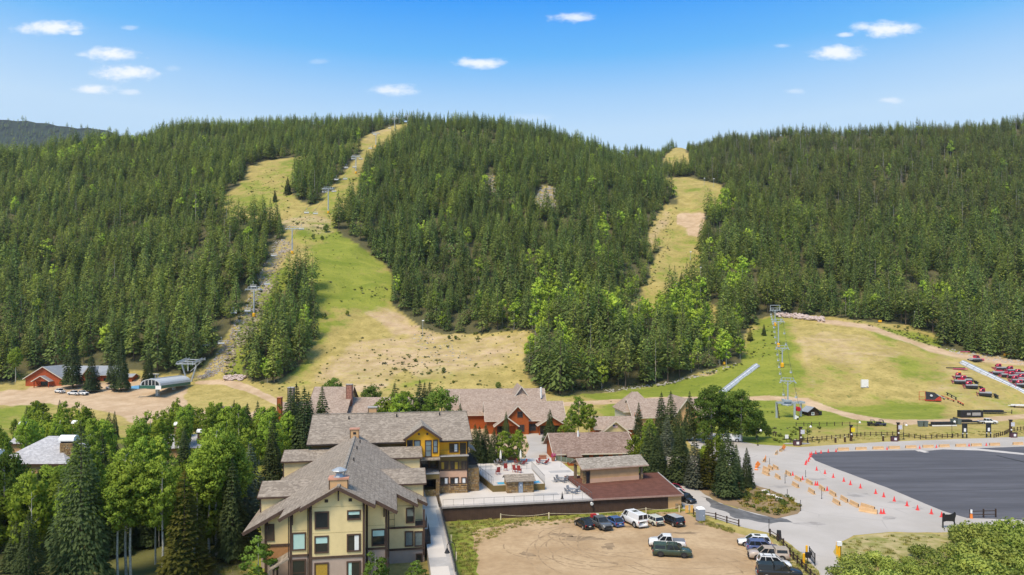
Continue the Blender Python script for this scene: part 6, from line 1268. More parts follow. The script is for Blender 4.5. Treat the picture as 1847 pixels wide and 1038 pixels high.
# gate, card readers, wide orange panels
YELP = mat('yellow_post_paint', (.80, .42, .015), .5, .06, 2)
t = thing('entry_gate', 'open black metal gate at the driveway by the yellow post', 'gate', PZ(1460, 1008), math.atan2((PZ(1470, 1021)-PZ(1460, 1008)).y, (PZ(1470, 1021)-PZ(1460, 1008)).x)); L = (PZ(1470, 1021)-PZ(1460, 1008)).length; m = MB()
for z in (.25, .9, 1.6): m.tube((0, 0, z), (L, 0, z), .05, 5)
for x in (0, L): m.tube((x, 0, 0), (x, 0, 1.75), .07, 6)
m.build('frame', BLACK, t)
for k in range(9): MB().tube((L*(k+1)/10, 0, .25), (L*(k+1)/10, 0, 1.6), .022, 4).build('bar', BLACK, t)
MB().box(L*.2, L*.5, -.05, -.02, .95, 1.4).build('notice', PLAST, t)
for u, v, h, lb in ((1450, 1019, 1.6, 'short yellow bollard with black box left of the open gate'), (1455, 1003, 1.5, 'yellow bollard behind the open gate'), (1514, 1014, 2.3, 'tall yellow bollard with white reader box right of the driveway'), (1510, 1000, 1.8, 'yellow bollard behind the white reader box')):
    t = thing('bollard', lb, 'bollard', PZ(u, v)); MB().lathe([(.16, 0), (.16, h-.06), (.1, h)], 10).build('post', YELP, t)
    if 'white' in lb and 'tall' in lb: MB().box(-.3, .3, -.2, .2, h, h+.55).build('reader_box', WHITE, t); MB().tube((.22, .1, 0), (.22, .1, h+.1), .08, 6).build('pipe', BLACK, t)
    if 'black box' in lb: MB().box(.25, .9, -.2, .2, 1.0, 1.7).build('control_box', BLACK, t); MB().tube((.5, 0, 0), (.5, 0, 1.0), .06, 6).build('stand', BLACK, t); MB().tube((-.5, 0, 1.75), (1.2, 0, 1.7), .02, 4).build('arm', BLACK, t)
t = thing('sandwich_board', 'black sandwich board standing on the roadside behind the fence', 'sign', PZ(1405, 974), ang(-20)); MB().prism([(-.4, -.3, 0), (.4, -.3, 0), (.3, -.03, 1.5), (-.3, -.03, 1.5)], (0, .04, 0)).build('panel', BLACK, t); MB().prism([(-.4, .3, 0), (.4, .3, 0), (.3, .03, 1.5), (-.3, .03, 1.5)], (0, -.04, 0)).build('panel', BLACK, t)
t = thing('orange_panel', 'pair of orange panels hung at the corner of the dirt lot', 'barrier panel', PZ(1236, 927.5), ang(8)); MB().box(0, .6, 0, .05, .2, 1.5).build('panel', mat('faded_orange', (.72, .42, .12), .7), t); MB().box(.95, 1.5, 0, .05, .2, 1.5).build('panel', MATS['faded_orange'], t); MB().tube((.78, 0, 0), (.78, 0, 1.5), .03, 5).build('post', BLACK, t); MB().tube((0, .06, 1.45), (1.6, .06, 1.45), .03, 5).build('rail', BLACK, t)
# portable toilet
t = thing('portable_toilet', 'grey blue portable toilet with white roof at the corner of the dirt lot', 'portable toilet', PZ(1263.5, 940), ang(10)); LV = mat('grey_blue_plastic', (.26, .30, .37), .5, .06, 2); MB().box(-.58, .58, -.58, .58, .1, 2.05).build('cabin', LV, t); MB().box(-.62, .62, -.62, .62, 0, .1).build('base', PLAST, t); MB().hexa([(-.62, -.62, 2.05), (.62, -.62, 2.05), (.62, .62, 2.05), (-.62, .62, 2.05), (-.45, -.5, 2.35), (.45, -.5, 2.35), (.45, .5, 2.35), (-.45, .5, 2.35)]).build('roof', WHITE, t); d = MB().box(-.4, .4, -.61, -.58, .15, 1.9).build('door', LV, t); MB().box(.25, .33, -.64, -.61, .95, 1.1).build('latch', WHITE, d)
t = MB(); 
for z in (.5, .85, 1.2, 1.55): t.box(-.585, .585, -.6, .6, z, z+.06)
t.build('rib', LV, bpy.data.objects['portable_toilet'])
t = thing('fire_hydrant', 'red fire hydrant at the foot of the spruces in the planting bed', 'hydrant', PZ(1332.5, 886)); RP = mat('hydrant_red', (.55, .02, .015), .4, .08, 2); MB().lathe([(.2, 0), (.2, .08), (.15, .1), (.15, .75), (.2, .78), (.19, .9), (.08, 1.0), (.05, 1.05)], 10).build('barrel', RP, t); m = MB(); m.tube((-.27, 0, .6), (.27, 0, .6), .08, 8); m.tube((0, -.25, .55), (0, 0, .55), .1, 8); m.build('nozzle', RP, t); MB().tube((.1, .2, 0), (.1, .2, 1.7), .04, 5).build('marker', RP, t)
# boulders in the planting bed
ROCK = mat('pale_rock', (.50, .47, .43), .9, .25, 1.5, .1, bump=.5, c2=(.30, .27, .24)); PROCK = mat('pinkish_rock', (.42, .30, .26), .9, .25, 1.5, .1, bump=.5, c2=(.62, .54, .50))
def rock_mb(m, c, r, g):
    i = len(m.v); n, k = 7, 4
    for j in range(k+1):
        th = pi*j/k
        for q in range(n): ph = 2*pi*q/n; s = r*g.uniform(.75, 1.15); m.v.append((c[0]+s*sin(th)*cos(ph)*1.2, c[1]+s*sin(th)*sin(ph), c[2]+s*.7*cos(th)))
    for j in range(k):
        for q in range(n): m.f.append((i+j*n+q, i+(j+1)*n+q, i+(j+1)*n+(q+1) % n, i+j*n+(q+1) % n))
g = random.Random(5)
for u, v, r, lb in [(1380, 889, .75, 'largest white boulder at the left of the bed rocks'), (1386, 893, .4, 'white boulder just right of the largest one in the bed'), (1395, 896, .5, 'white boulder in the middle of the bed rocks'), (1400, 899, .45, 'white boulder right of the middle bed rocks'), (1406, 902, .6, 'white boulder at the right end of the bed rocks')]:
    m = MB(); rock_mb(m, (0, 0, .1), r, g); o = m.build('boulder', mat('white_rock', (.66, .63, .60), .9, .15, 2, bump=.4), None, True); o.location = PZ(u, v); tag(o, lb, 'boulder', 'white boulders in the planting bed')
# rock piles and scree: loose stones nobody could count
def rockpile(name, spots, mm, rmin, rmax, lift=0.0):
    m = MB()
    for u, v in spots: p = G(u, v); r = g.uniform(rmin, rmax); rock_mb(m, (p.x, p.y, p.z + g.uniform(0, lift)), r, g)
    return tag(m.build(name, mm), kind='stuff')
rockpile('rock_pile', [(g.uniform(1404, 1482), np.interp(u_, [0, 1], [567, 580]) if False else 0) for u_ in []] + [(u, np.interp(u, [1400, 1430, 1485], [571, 573, 580]) + g.uniform(-4, 2)) for u in [g.uniform(1402, 1486) for _ in range(230)]], PROCK, .5, 1.1, 1.2)
rockpile('rock_pile', [(g.uniform(404, 442), g.uniform(680, 687)) for _ in range(70)], PROCK, .4, .9, .8)
def poly_spots(poly, k):
    us = [p[0] for p in poly]; vs = [p[1] for p in poly]; out = []
    while len(out) < k:
        u, v = g.uniform(min(us), max(us)), g.uniform(min(vs), max(vs))
        if inpoly([u], [v], poly)[0]: out.append((u, v))
    return out
rockpile('scree', poly_spots([(500, 418), (530, 440), (520, 470), (470, 590), (420, 672), (360, 685), (400, 625), (440, 550), (480, 470)], 650), mat('brown_rock', (.20, .15, .11), .9, .25, 1.5, .1, bump=.5, c2=(.42, .34, .28)), .2, .6)
rockpile('scree', poly_spots([(500, 418), (522, 440), (500, 480), (440, 590), (400, 672), (360, 685), (400, 625), (440, 550), (480, 470)], 600), ROCK, .2, .6)
rockpile('scree', poly_spots([(866, 318), (894, 316), (897, 356), (868, 356)], 130) + poly_spots([(976, 335), (1002, 338), (1008, 374), (982, 384), (960, 368)], 190), ROCK, .5, 1.1)
rockpile('scree', [(u, np.interp(u, [985, 1100, 1210, 1340], [712, 706, 692, 655]) + g.uniform(-3, 2)) for u in [g.uniform(1090, 1330) for _ in range(160)]] + poly_spots([(740, 600), (800, 610), (860, 650), (760, 660)], 90) + poly_spots([(1700, 628), (1760, 636), (1847, 652), (1847, 660), (1720, 640)], 120), ROCK, .2, .5)
# street lamps along the far fence
def globe_lamp(u, v, h, label, sg=1):
    t = thing('street_lamp', label, 'street lamp', PZ(u, v)); MB().tube((0, 0, 0), (0, 0, h), .07, 6, .05).build('pole', BLACK, t); MB().lathe([(.3, 0), (.3, .25)], 8).build('base', BLACK, t); m = MB(); m.path([(0, 0, h-.2), (sg*.3, 0, h+.1), (sg*.8, 0, h-.1), (sg*.8, 0, h-.5)], .035, 5); m.build('arm', BLACK, t); MB().lathe([(.05, h-.45), (.3, h-.7), (.34, h-.95), (.2, h-1.1)], 10, (sg*.8, 0, 0)).build('globe', WHITE, t)
for a in [(1367, 804, 5.0, 'dark lamp with white globe by the cottonwoods and white van'), (1457, 799, 5.4, 'dark lamp with white globe right of the first signpost'), (1546, 786, 4.8, 'dark lamp with white globe beside the post with the yellow sign'), (1630, 793, 5.0, 'dark lamp with white globe near the middle of the far fence'), (1717, 790, 5.6, 'dark lamp with white globe left of the tall signboards')]: globe_lamp(*a)
for u, v in ((252, 700), (160, 702)):
    p = G(u, v)
t = thing('street_lamp', 'tall pole with a pale round lamp in front of the red lodge', 'street lamp', G(161, 706)); MB().tube((0, 0, 0), (0, 0, 8.6), .09, 6, .06).build('pole', mat('wood_pole', (.33, .30, .24), .9), t); MB().lathe([(.1, 8.4), (.38, 8.6), (.4, 8.9), (.1, 9.1)], 10).build('globe', WHITE, t)
# sign totems and boards on the far road edge
def totem(u, v, h, label, extra=None):
    t = thing('sign_totem', label, 'sign', PZ(u, v)); MB().box(-.28, .28, -.28, .28, 0, h).build('post', LOG, t); MB().box(-.1, 1.0, -.34, -.28, h-1.7, h-.5).build('panel', extra or mat('pale_sign', (.55, .55, .60), .6), t); MB().lathe([(.22, h*.42), (.22, h*.42+.35)], 8, (0, -.3, 0)).build('disc', WHITE, t); MB().box(-.45, .45, -.36, .36, h, h+.25).build('cap', BLACK, t)
totem(1444, 803, 4.8, 'dark timber totem with grey panel at the meadow gate'); totem(1535, 796, 4.4, 'dark timber totem with a yellow sign', mat('yellow_sign', (.75, .58, .02), .6)); totem(1620, 795, 5.0, 'dark timber totem with white and purple panel'); totem(1823, 789, 5.0, 'dark timber totem furthest right by the road')
for u, v, lb in ((1740, 790.5, 'left one of two tall black signboards with white notices'), (1783, 789.5, 'right one of two tall black signboards with white notices')):
    t = thing('signboard', lb, 'sign', PZ(u, v)); m = MB()
    for x in (-.6, .6): m.box(x-.13, x+.13, -.13, .13, 0, 4.4)
    m.build('post', BLACK, t); MB().box(-.62, .62, -.1, .1, 1.6, 4.4).build('panel', BLACK, t); MB().box(-.3, .35, -.125, -.105, 1.9, 2.9).build('notice', WHITE, t)
    for x in (-.6, .6): MB().lathe([(.14, 1.25), (.14, 1.5)], 8, (x, -.1, 0)).build('disc', WHITE, t)
for u, v, lb in ((1434, 803.5, 'short dark timber bollard at the meadow gate'), (1507, 799, 'short dark bollard with pale top left of the yellow sign'), (1524, 798, 'short dark bollard with pale top next to the yellow sign'), (1593, 796, 'short dark bollard left of the purple panel')):
    t = thing('timber_bollard', lb, 'bollard', PZ(u, v)); MB().box(-.2, .2, -.2, .2, 0, 1.5).build('post', LOG, t); MB().box(-.22, .22, -.22, .22, 1.5, 1.62).build('cap', STAKE, t)
for u, v, lb in ((1437, 804, 'purple and white litter bins beside the first totem'), (1613, 796.5, 'dark litter bin with white notice beside the purple totem'), (1828, 789.5, 'purple and white litter bin by the last totem')):
    t = thing('litter_bin', lb, 'bin', PZ(u, v)); MB().box(-.9, .9, -.4, .4, 0, 1.4).build('body', mat('dark_plum', (.10, .045, .06), .7), t); MB().box(-.2, .5, -.43, -.4, .4, 1.1).build('notice', WHITE, t); MB().box(-.95, .95, -.45, .45, 1.4, 1.5).build('lid', BLACK, t)
t = thing('sign', 'small white sign beside the meadow gate path', 'sign', PZ(1419, 797)); MB().box(-.5, .5, -.05, .05, .9, 2.0).build('panel', WHITE, t); MB().tube((0, 0, 0), (0, 0, .95), .06, 6).build('post', BLACK, t)
# equipment in the meadow
t = thing('white_panel', 'upright white padded panel alone on the beginner slope', 'panel', G(1559.5, 700)); MB().box(-1.4, 1.4, -.4, .4, .15, 3.3).build('pad', WHITE, t); MB().box(.7, 1.0, -.43, -.4, .3, .6).build('mark', BLACK, t); m = MB(); m.box(-1.4, -1.2, -.6, .6, 0, .15); m.box(1.2, 1.4, -.6, .6, 0, .15); m.build('foot', PLAST, t)
t = thing('hut_frame', 'red framed hut with black tarpaulin side tipped on the meadow', 'hut', G(1676, 722), ang(-12)); RF = mat('red_frame', (.50, .06, .035), .6, .1, 2); MB().prism([(-1.6, -1.6, .1), (2.6, -1.6, .1), (3.2, -1.6, 1.5), (1.9, -.2, 3.0), (-1.4, -.2, 3.4)], (0, .12, 0)).build('tarpaulin', BLACK, t); MB().lathe([(.5, -.02), (.5, .02)], 12).build('emblem', mat('grey_emblem', (.45, .45, .45), .7), t).matrix_local = Matrix.Translation((.3, -1.35, 1.9)) @ Matrix.Rotation(radians(62), 4, 'X'); m = MB()
for x in (-4.0, -1.8): m.tube((x, -1.2, 0), (x, -1.2, 3.4), .08, 5)
for z in (.2, 1.4, 3.4): m.tube((-4.0, -1.2, z), (-1.8, -1.2, z), .06, 5)
m.build('frame', RF, t); MB().prism([(1.2, -1.75, .0), (3.9, -1.75, .0), (3.3, -1.75, 1.7), (2.6, -1.75, 1.2)], (0, 1.5, 0)).build('red_end', RF, t); MB().box(-1.8, 3.6, -1.7, .4, -.1, .22).build('skid', RF, t)
def rail_feature(label, u0, v0, u1, v1, c, h=.7):
    a, b = G(u0, v0), G(u1, v1); t = thing('slide_rail', label, 'rail', a); d = b-a; m = MB(); beam(m, Vector((0, 0, h)), d+Vector((0, 0, h)), .35, .16); m.build('rail', c, t); m = MB()
    for f in (.1, .5, .9): q = d*f; m.box(q.x-.08, q.x+.08, q.y-.3, q.y+.3, q.z-.1, q.z+h)
    m.build('leg', BLACK, t)
rail_feature('grey slide rail lying right of the red hut frame', 1689, 715, 1704, 722, GREYM); rail_feature('red slide rail right of the grey one', 1698, 717, 1722, 726, RF); rail_feature('black slide rail tilted behind the red one', 1707, 713, 1726, 723, BLACK, 1.0); rail_feature('short red rail with black upright nearest the signboards', 1727, 727, 1738, 733, RF, .8)
def heap(name, label, cat, u, v, rzv, parts, z=None):
    t = thing(name, label, cat, G(u, v) if z is None else PZ(u, v), rzv)
    for nm, mm, bx in parts: MB().box(*bx).build(nm, mm, t)
    return t
heap('container', 'black printed skid container on the grass behind the white pickup', 'container', 1750, 753, ang(4), [('box', BLACK, (-4.2, 4.2, -1, 1, .1, 2.4)), ('print', mat('faded_print', (.35, .34, .33), .7), (-2.0, -.6, -1.02, -1.0, .9, 1.7)), ('print', MATS['faded_print'], (0, 3.2, -1.02, -1.0, .7, 1.8)), ('rim', PLAST, (-4.3, 4.3, -1.05, 1.05, 2.4, 2.5))])
heap('trailer', 'dark flat rack trailer on the grass right of the black container', 'trailer', 1793, 747, ang(-2), [('deck', BLACK, (-4, 4, -1, 1, .5, .8)), ('load', PLAST, (-3.5, 3, -.8, .8, .8, 1.4)), ('drawbar', BLACK, (4, 6.5, -.1, .1, .5, .65)), ('stand', BLACK, (6.3, 6.5, -.1, .1, 0, 1.6))])
heap('trailer', 'low black trailer with wrapped white edged load left of the white pickup', 'trailer', 1700, 769, ang(4), [('deck', PLAST, (-4.3, 4.3, -.9, .9, .2, .6)), ('load', BLACK, (-3.6, 3.8, -.8, .8, .6, 1.4)), ('edge', WHITE, (-4.3, 4.3, -.95, -.9, .1, .5))], 0)
heap('trailer', 'black flatbed trailer hitched behind the white pickup', 'trailer', 1748, 765, ang(2), [('deck', BLACK, (-5, 5.5, -1, 1, .6, .9)), ('rack', BLACK, (-5, -4.6, -1, 1, .9, 2.2)), ('load', PLAST, (-3.5, .5, -.8, .8, .9, 1.5))], 0)
for u, lb in ((1660, 'left one of the left pair of grey bins on the gravel track'), (1669, 'right one of the left pair of grey bins on the gravel track'), (1719, 'left one of the right pair of grey bins behind the wrapped trailer'), (1729, 'right one of the right pair of grey bins behind the wrapped trailer')):
    t = thing('waste_bin', lb, 'bin', PZ(u, 770 if u < 1700 else 766), ang(5), 'grey bins on the gravel track'); gb = mat('green_grey_bin', (.13, .16, .15), .7, .1, 2); MB().hexa([(-.55, -.5, 0), (.55, -.5, 0), (.55, .5, 0), (-.55, .5, 0), (-.65, -.6, 1.75), (.65, -.6, 1.75), (.65, .6, 1.75), (-.65, .6, 1.75)]).build('body', gb, t); MB().box(-.7, .7, -.65, .65, 1.75, 1.9).build('lid', gb, t)
heap('scrap_frame', 'white and rust metal frames heaped at the right edge below the conveyor', 'metal frames', 1838, 735, ang(-15), [('frame', WHITE, (-4, 2, -1.2, -.8, .6, .8)), ('frame', MATS['pinkish_rock'], (-3, 4, -.6, 0, .3, .6)), ('frame', WHITE, (-2.5, 3.5, .3, .9, .7, 1.0)), ('support', BLACK, (-2, -1.7, -1.2, 1, 0, .7)), ('support', BLACK, (2, 2.3, -1.2, 1, 0, .7))])
heap('equipment', 'black and pink snow equipment lying left of the conveyor head', 'equipment', 1727, 667, ang(-12), [('boom', BLACK, (-4.5, 1, -.2, .2, .6, .9)), ('base', SNP, (-2, 3.8, -.9, -.3, .1, .5)), ('deck', PLAST, (-1.5, 3, -.3, .8, .2, .9))])
heap('equipment', 'thin pink bar lying on the track above the conveyor', 'equipment', 1741, 636, ang(5), [('bar', SNP, (-2.4, 2.4, -.3, .3, .1, .5)), ('rack', PLAST, (-2.2, 2.2, -.1, .1, .5, .7))])
for u, v, w, lb in ((1797, 629, 1.0, 'yellow padded block at the forest edge above the track'), (1821, 643, 2.3, 'long yellow pad lying by the forest edge'), (1587, 582, .8, 'small yellow pad at the forest edge near the boulders'), (1306, 658, .5, 'yellow marker at the wood corner above the meadow')):
    t = thing('yellow_pad', lb, 'pad', G(u, v), ang(-12)); MB().box(-w, w, -.5, .5, .1, 1.2).build('pad', YELP, t); MB().box(-w*.8, w*.8, -.4, .4, 0, .1).build('foot', PLAST, t)
t = thing('utility_pole', 'leaning pale pole at the right forest edge', 'pole', G(1647, 592)); MB().tube((0, 0, 0), (.8, 0, 8.6), .1, 6, .07).build('shaft', MATS['wood_pole'], t); MB().lathe([(.25, 8.3), (.25, 8.7)], 6, (.8, 0, 0)).build('lamp', GREYM, t)
# covered conveyor lifts
def conveyor(label, a, b, w=2.7, h=1.3):
    t = thing('conveyor_lift', label, 'conveyor lift', a); d = b-a; L = d.length; x = d.normalized(); s = Vector((-x.y, x.x, 0)).normalized(); n = 10
    k = int(L/4); frames = MB()
    for i in range(k):
        p, q = d*(i/k), d*((i+.96)/k); m = MB(); ring = []
        for e in (p, q):
            ring.append(len(m.v))
            for j in range(n+1): th = pi*j/n; m.v.append(tuple(e + s*(w/2*cos(th)) + Vector((0, 0, .25 + h*sin(th)))))
        for j in range(n): m.f.append((ring[0]+j, ring[0]+j+1, ring[1]+j+1, ring[1]+j))
        m.build('cover', SHELL if i % 1 == 0 else WHITE, t)
    m = MB(); beam(m, Vector((0, 0, .12)), d+Vector((0, 0, .12)), w+.3, .26); m.build('base', GREYM, t); m = MB()
    beam(m, Vector((0, 0, h+.30)), d+Vector((0, 0, h+.30)), .5, .1); beam(m, s*(w*.37)+Vector((0, 0, h*.72+.33)), d+s*(w*.37)+Vector((0, 0, h*.72+.33)), .12, .1); beam(m, s*(-w*.37)+Vector((0, 0, h*.72+.33)), d+s*(-w*.37)+Vector((0, 0, h*.72+.33)), .12, .1); m.build('rib', GREYM, t); MB().box(-1.2, 1.2, -1.2, 1.2, 0, .8).build('drive_station', GREYM, t); return t
SHELL = mat('translucent_shell', (.60, .62, .66), .35, .05, .5, .5)
conveyor('long white covered conveyor tunnel running down between the snow groomers', G(1737, 657), G(1870, 722)); conveyor('shorter white covered conveyor tunnel rising behind the large cottonwoods', G(1364, 662), G(1300, 712), 2.4, 1.2)
# terrace furniture
CUSH = mat('red_cushion', (.30, .045, .04), .8, .12, 3); FURN = mat('bronze_furniture', (.10, .06, .045), .6, .1, 3); UMB = mat('cream_canvas', (.75, .74, .66), .85, .05, 2); BRICK = mat('planter_brick', (.36, .15, .09), .9, .15, 3)
def chair_parts(t, x, y, a, cm, fm, high=False):
    T = Matrix.Translation((x, y, 0)) @ Matrix.Rotation(a, 4, 'Z')
    def add(name, mm, m): m.v = [tuple(T @ Vector(v)) for v in m.v]; m.build(name, mm, t)
    add('seat', cm, MB().box(-.28, .28, -.28, .28, .38, .5)); add('backrest', cm, MB().hexa([(-.28, .24, .5), (.28, .24, .5), (.28, .32, .5), (-.28, .32, .5), (-.28, .40, 1.05 if not high else 1.25), (.28, .40, 1.05 if not high else 1.25), (.28, .48, 1.05 if not high else 1.25), (-.28, .48, 1.05 if not high else 1.25)])); m = MB()
    for i in (-.26, .26):
        for j in (-.26, .28): m.box(i-.03, i+.03, j-.03, j+.03, 0, .4)
    add('legs', fm, m); m = MB()
    for i in (-.3, .3): m.box(i-.03, i+.03, -.28, .32, .62, .68)
    add('armrest', fm, m)
def chair(loc, rzv, label, group, cm, fm, high=False, s=1.0):
    t = thing('patio_chair', label, 'chair', loc, rzv, group); chair_parts(t, 0, 0, 0, cm, fm, high); t.scale = (s,)*3; return t
def table(u, v, label, umb, cm, fm, n=4, z=2.5, where=''):
    p = PZ(u, v, z); t = thing('patio_table', label, 'table', p); MB().lathe([(.62, .70), (.62, .75)], 12).build('tabletop', fm, t); MB().lathe([(.3, 0), (.06, .08), (.06, .7)], 8).build('pedestal', fm, t)
    if umb: q = thing('parasol', 'closed cream parasol over the %s' % where, 'parasol', p); MB().tube((0, 0, .76), (0, 0, 3.3), .035, 6).build('pole', WHITE, q); MB().lathe([(.20, 1.3), (.26, 1.7), (.17, 2.7), (.05, 3.3)], 8).build('canopy', UMB, q)
    for k in range(n): a = 2*pi*k/n+.5; chair(p + Vector((cos(a)*1.15, sin(a)*1.15, 0)), a-pi/2, ['right rear', 'left rear', 'left front', 'right front'][k] + ' chair at the %s' % where, 'chairs round the terrace tables', cm, fm)
GCH = mat('grey_mesh', (.22, .23, .25), .7, .1, 3); table(903, 838.5, 'round patio table under the left closed parasol', True, GCH, FURN, 4, 2.5, 'left parasol table'); table(939, 838, 'round patio table under the right closed parasol', True, CUSH, FURN, 4, 2.5, 'right parasol table'); table(979, 837, 'round patio table without parasol near the flower pot', False, CUSH, GCH, 4, 2.5, 'red table near the flower pot'); table(1012, 869, 'round grey patio table in the open middle of the terrace', False, GCH, GCH, 4, 2.5, 'grey table in mid terrace'); table(1032, 889, 'round grey patio table near the terrace corner railing', False, GCH, GCH, 4, 2.5, 'grey table near the corner railing')
for u, v, a, lb in ((898, 856, 200, 'leftmost red deck chair beside the hot tub'), (912, 849, 180, 'red deck chair standing highest behind the hot tub'), (929, 852, 150, 'third red deck chair behind the stone hut'), (937, 853, 160, 'rightmost red deck chair behind the stone hut')): chair(PZ(u, v, 3.69), ang(a), lb, 'red deck chairs by the hot tub', CUSH, CUSH, True, 1.25)
def planter(u0, u1, v, label, z=2.5, plants=False):
    a, b = PZ(u0, v, z), PZ(u1, v, z); t = thing('planter', label, 'planter', a, AX); L = (b-a).length; MB().box(0, L, 0, 1.0, 0, .85).build('box', BRICK, t); MB().box(.08, L-.08, .08, .92, .85, .88).build('soil', bedm, t); MB().box(-.05, L+.05, -.05, 0, .78, .9).build('rim', BRICK, t)
planter(851, 869, 833, 'brick planter at the left back corner of the terrace'); planter(913, 935, 831, 'brick planter behind the parasols'); planter(974, 986, 829, 'brick planter at the right back of the terrace')
t = thing('flower_pot', 'terracotta pot of bright pink flowers at the terrace corner', 'flower pot', PZ(998, 832, 2.5)); MB().lathe([(.35, 0), (.5, .7), (.55, .75), (.5, .78)], 12).build('pot', BRICK, t); V, N = leafball(3, 1.9, .62, .42, 260, .16, 14); mk('flowers', quad_mesh('flowers', V, N, [foliage('pink_petals', (.60, .02, .22), (.75, .06, .35))]), t)
t = thing('sign_cone', 'slim black cone standing at the terrace railing', 'cone', PZ(1014, 900, 2.5)); MB().lathe([(.22, 0), (.2, .06), (.06, 1.0), (.03, 1.25)], 8).build('body', BLACK, t); MB().box(-.25, .25, -.25, .25, 0, .04).build('base', BLACK, t)
t = thing('flag_pole', 'slim grey pole standing in the middle of the terrace', 'pole', PZ(1012, 843, 2.5)); MB().tube((0, 0, 0), (0, 0, 4.0), .04, 6).build('shaft', GREYM, t); MB().lathe([(.14, 0), (.14, .05)], 8).build('base', GREYM, t)
crook_lamp(PZ(881, 824, 2.0), 'black crook lamp in front of the small spruces behind the terrace', 0.0)
fence_t = thing('mesh_fence', 'dark mesh fence along the back of the terrace between the planters', 'fence', LW(23.6, 71.1, 2.5), AX); MB().box(0, 12, 0, .05, .05, 1.2).build('mesh', mat('dark_mesh', (.05, .06, .05), .8), fence_t); m = MB()
for k in range(7): m.box(k*2-.04, k*2+.04, -.05, .05, 0, 1.25)
m.build('post', BLACK, fence_t)
t = thing('glass_fence', 'green tinted fence along the ramp beside the brown hall', 'fence', PZ(1003, 831, 2.5), math.atan2((PZ(1042, 838, 2.5)-PZ(1003, 831, 2.5)).y, (PZ(1042, 838, 2.5)-PZ(1003, 831, 2.5)).x)); L = (PZ(1042, 838, 2.5)-PZ(1003, 831, 2.5)).length; MB().box(0, L, 0, .04, .05, 1.1).build('mesh', mat('green_mesh', (.13, .16, .11), .7), t); m = MB()
for k in range(5): m.box(L*k/4-.04, L*k/4+.04, -.05, .05, 0, 1.15)
m.build('post', GREYM, t)
# ------------------------------------------------------------------ chairlifts
LIFT = mat('lift_grey', (.44, .47, .49), .5, .08, 1, .4, metal=.2); LIFTB = mat('lift_blue_grey', (.38, .43, .47), .5, .08, 1, .4, metal=.2)
def hpr(v0, v1, d): return (v0-v1)/F*d
def tower(base, h, w, heading, label, group, m, pad=True, square=False, r=.42):
    t = thing('lift_tower', label, 'lift tower', base, heading, group); MB().tube((0, 0, -1), (0, 0, h), r, 10, r*.72).build('mast', m, t); k = MB()
    k.box(-w/2, w/2, -.22, .22, h-.2, h+.2); k.box(-w*.42, w*.42, -.18, .18, h+1.1, h+1.3)
    for x in (-w*.42, -w*.2, w*.2, w*.42): k.box(x-.09, x+.09, -.15, .15, h+.2, h+1.1)
    beam(k, (0, 0, h-1.5), (w*.36, 0, h-.1), .16, .16); beam(k, (0, 0, h-1.5), (-w*.36, 0, h-.1), .16, .16)
    if square:
        for x in (-w*.48, w*.48): k.box(x-.12, x+.12, -.12, .12, h, h+2.6)
        k.box(-w*.5, w*.5, -.12, .12, h+2.5, h+2.75)
    k.build('crossarm', m, t)
    for sg in (1, -1):
        s = MB(); s.box(sg*w/2-.10, sg*w/2+.10, -1.9, 1.9, h-.55, h-.25)
        for y in (-1.6, -.8, 0, .8, 1.6): s.tube((sg*w/2-.07, y, h-.05), (sg*w/2+.07, y, h-.05), .25, 8)
        s.build('sheave_train', m, t); q = MB(); q.box(sg*w/2+sg*.35-.25, sg*w/2+sg*.35+.25, -2.2, 2.2, h-.62, h-.55); q.build('catwalk', m, t)
    if pad: MB().lathe([(r+.42, .15), (r+.40, 1.6), (r+.1, 2.1)], 8).build('base_pad', YELP, t)
    return t
def lift_chair(p, heading, label, group, w, m, proto=[None, None]):
    key = 0 if w > 2 else 1
    if proto[key] is None:
        t = thing('lift_chair', label, 'lift chair', p, heading, group); k = MB(); k.tube((0, 0, 0), (0, .1, -1.6), .06, 5); k.tube((-w/2, .1, -1.6), (w/2, .1, -1.6), .06, 5)
        for sg in (1, -1): k.tube((sg*w/2, .1, -1.6), (sg*w/2, -.3, -3.3), .06, 5)
        k.box(-.2, .2, -.25, .25, -.15, .15); k.build('hanger', m, t); MB().box(-w/2, w/2, -.75, -.15, -3.3, -3.1).build('seat', PLAST if w > 2 else m, t); MB().hexa([(-w/2, -.15, -3.2), (w/2, -.15, -3.2), (w/2, -.05, -3.2), (-w/2, -.05, -3.2), (-w/2, .05, -2.4), (w/2, .05, -2.4), (w/2, .15, -2.4), (-w/2, .15, -2.4)]).build('backrest', m, t); MB().tube((-w/2, -.6, -2.2), (w/2, -.6, -2.2), .06, 5).build('safety_bar', m, t); proto[key] = t
        if key: t.scale = (.62,)*3
        return t
    return dup(proto[key], p, heading, label, group, .62 if key else None)
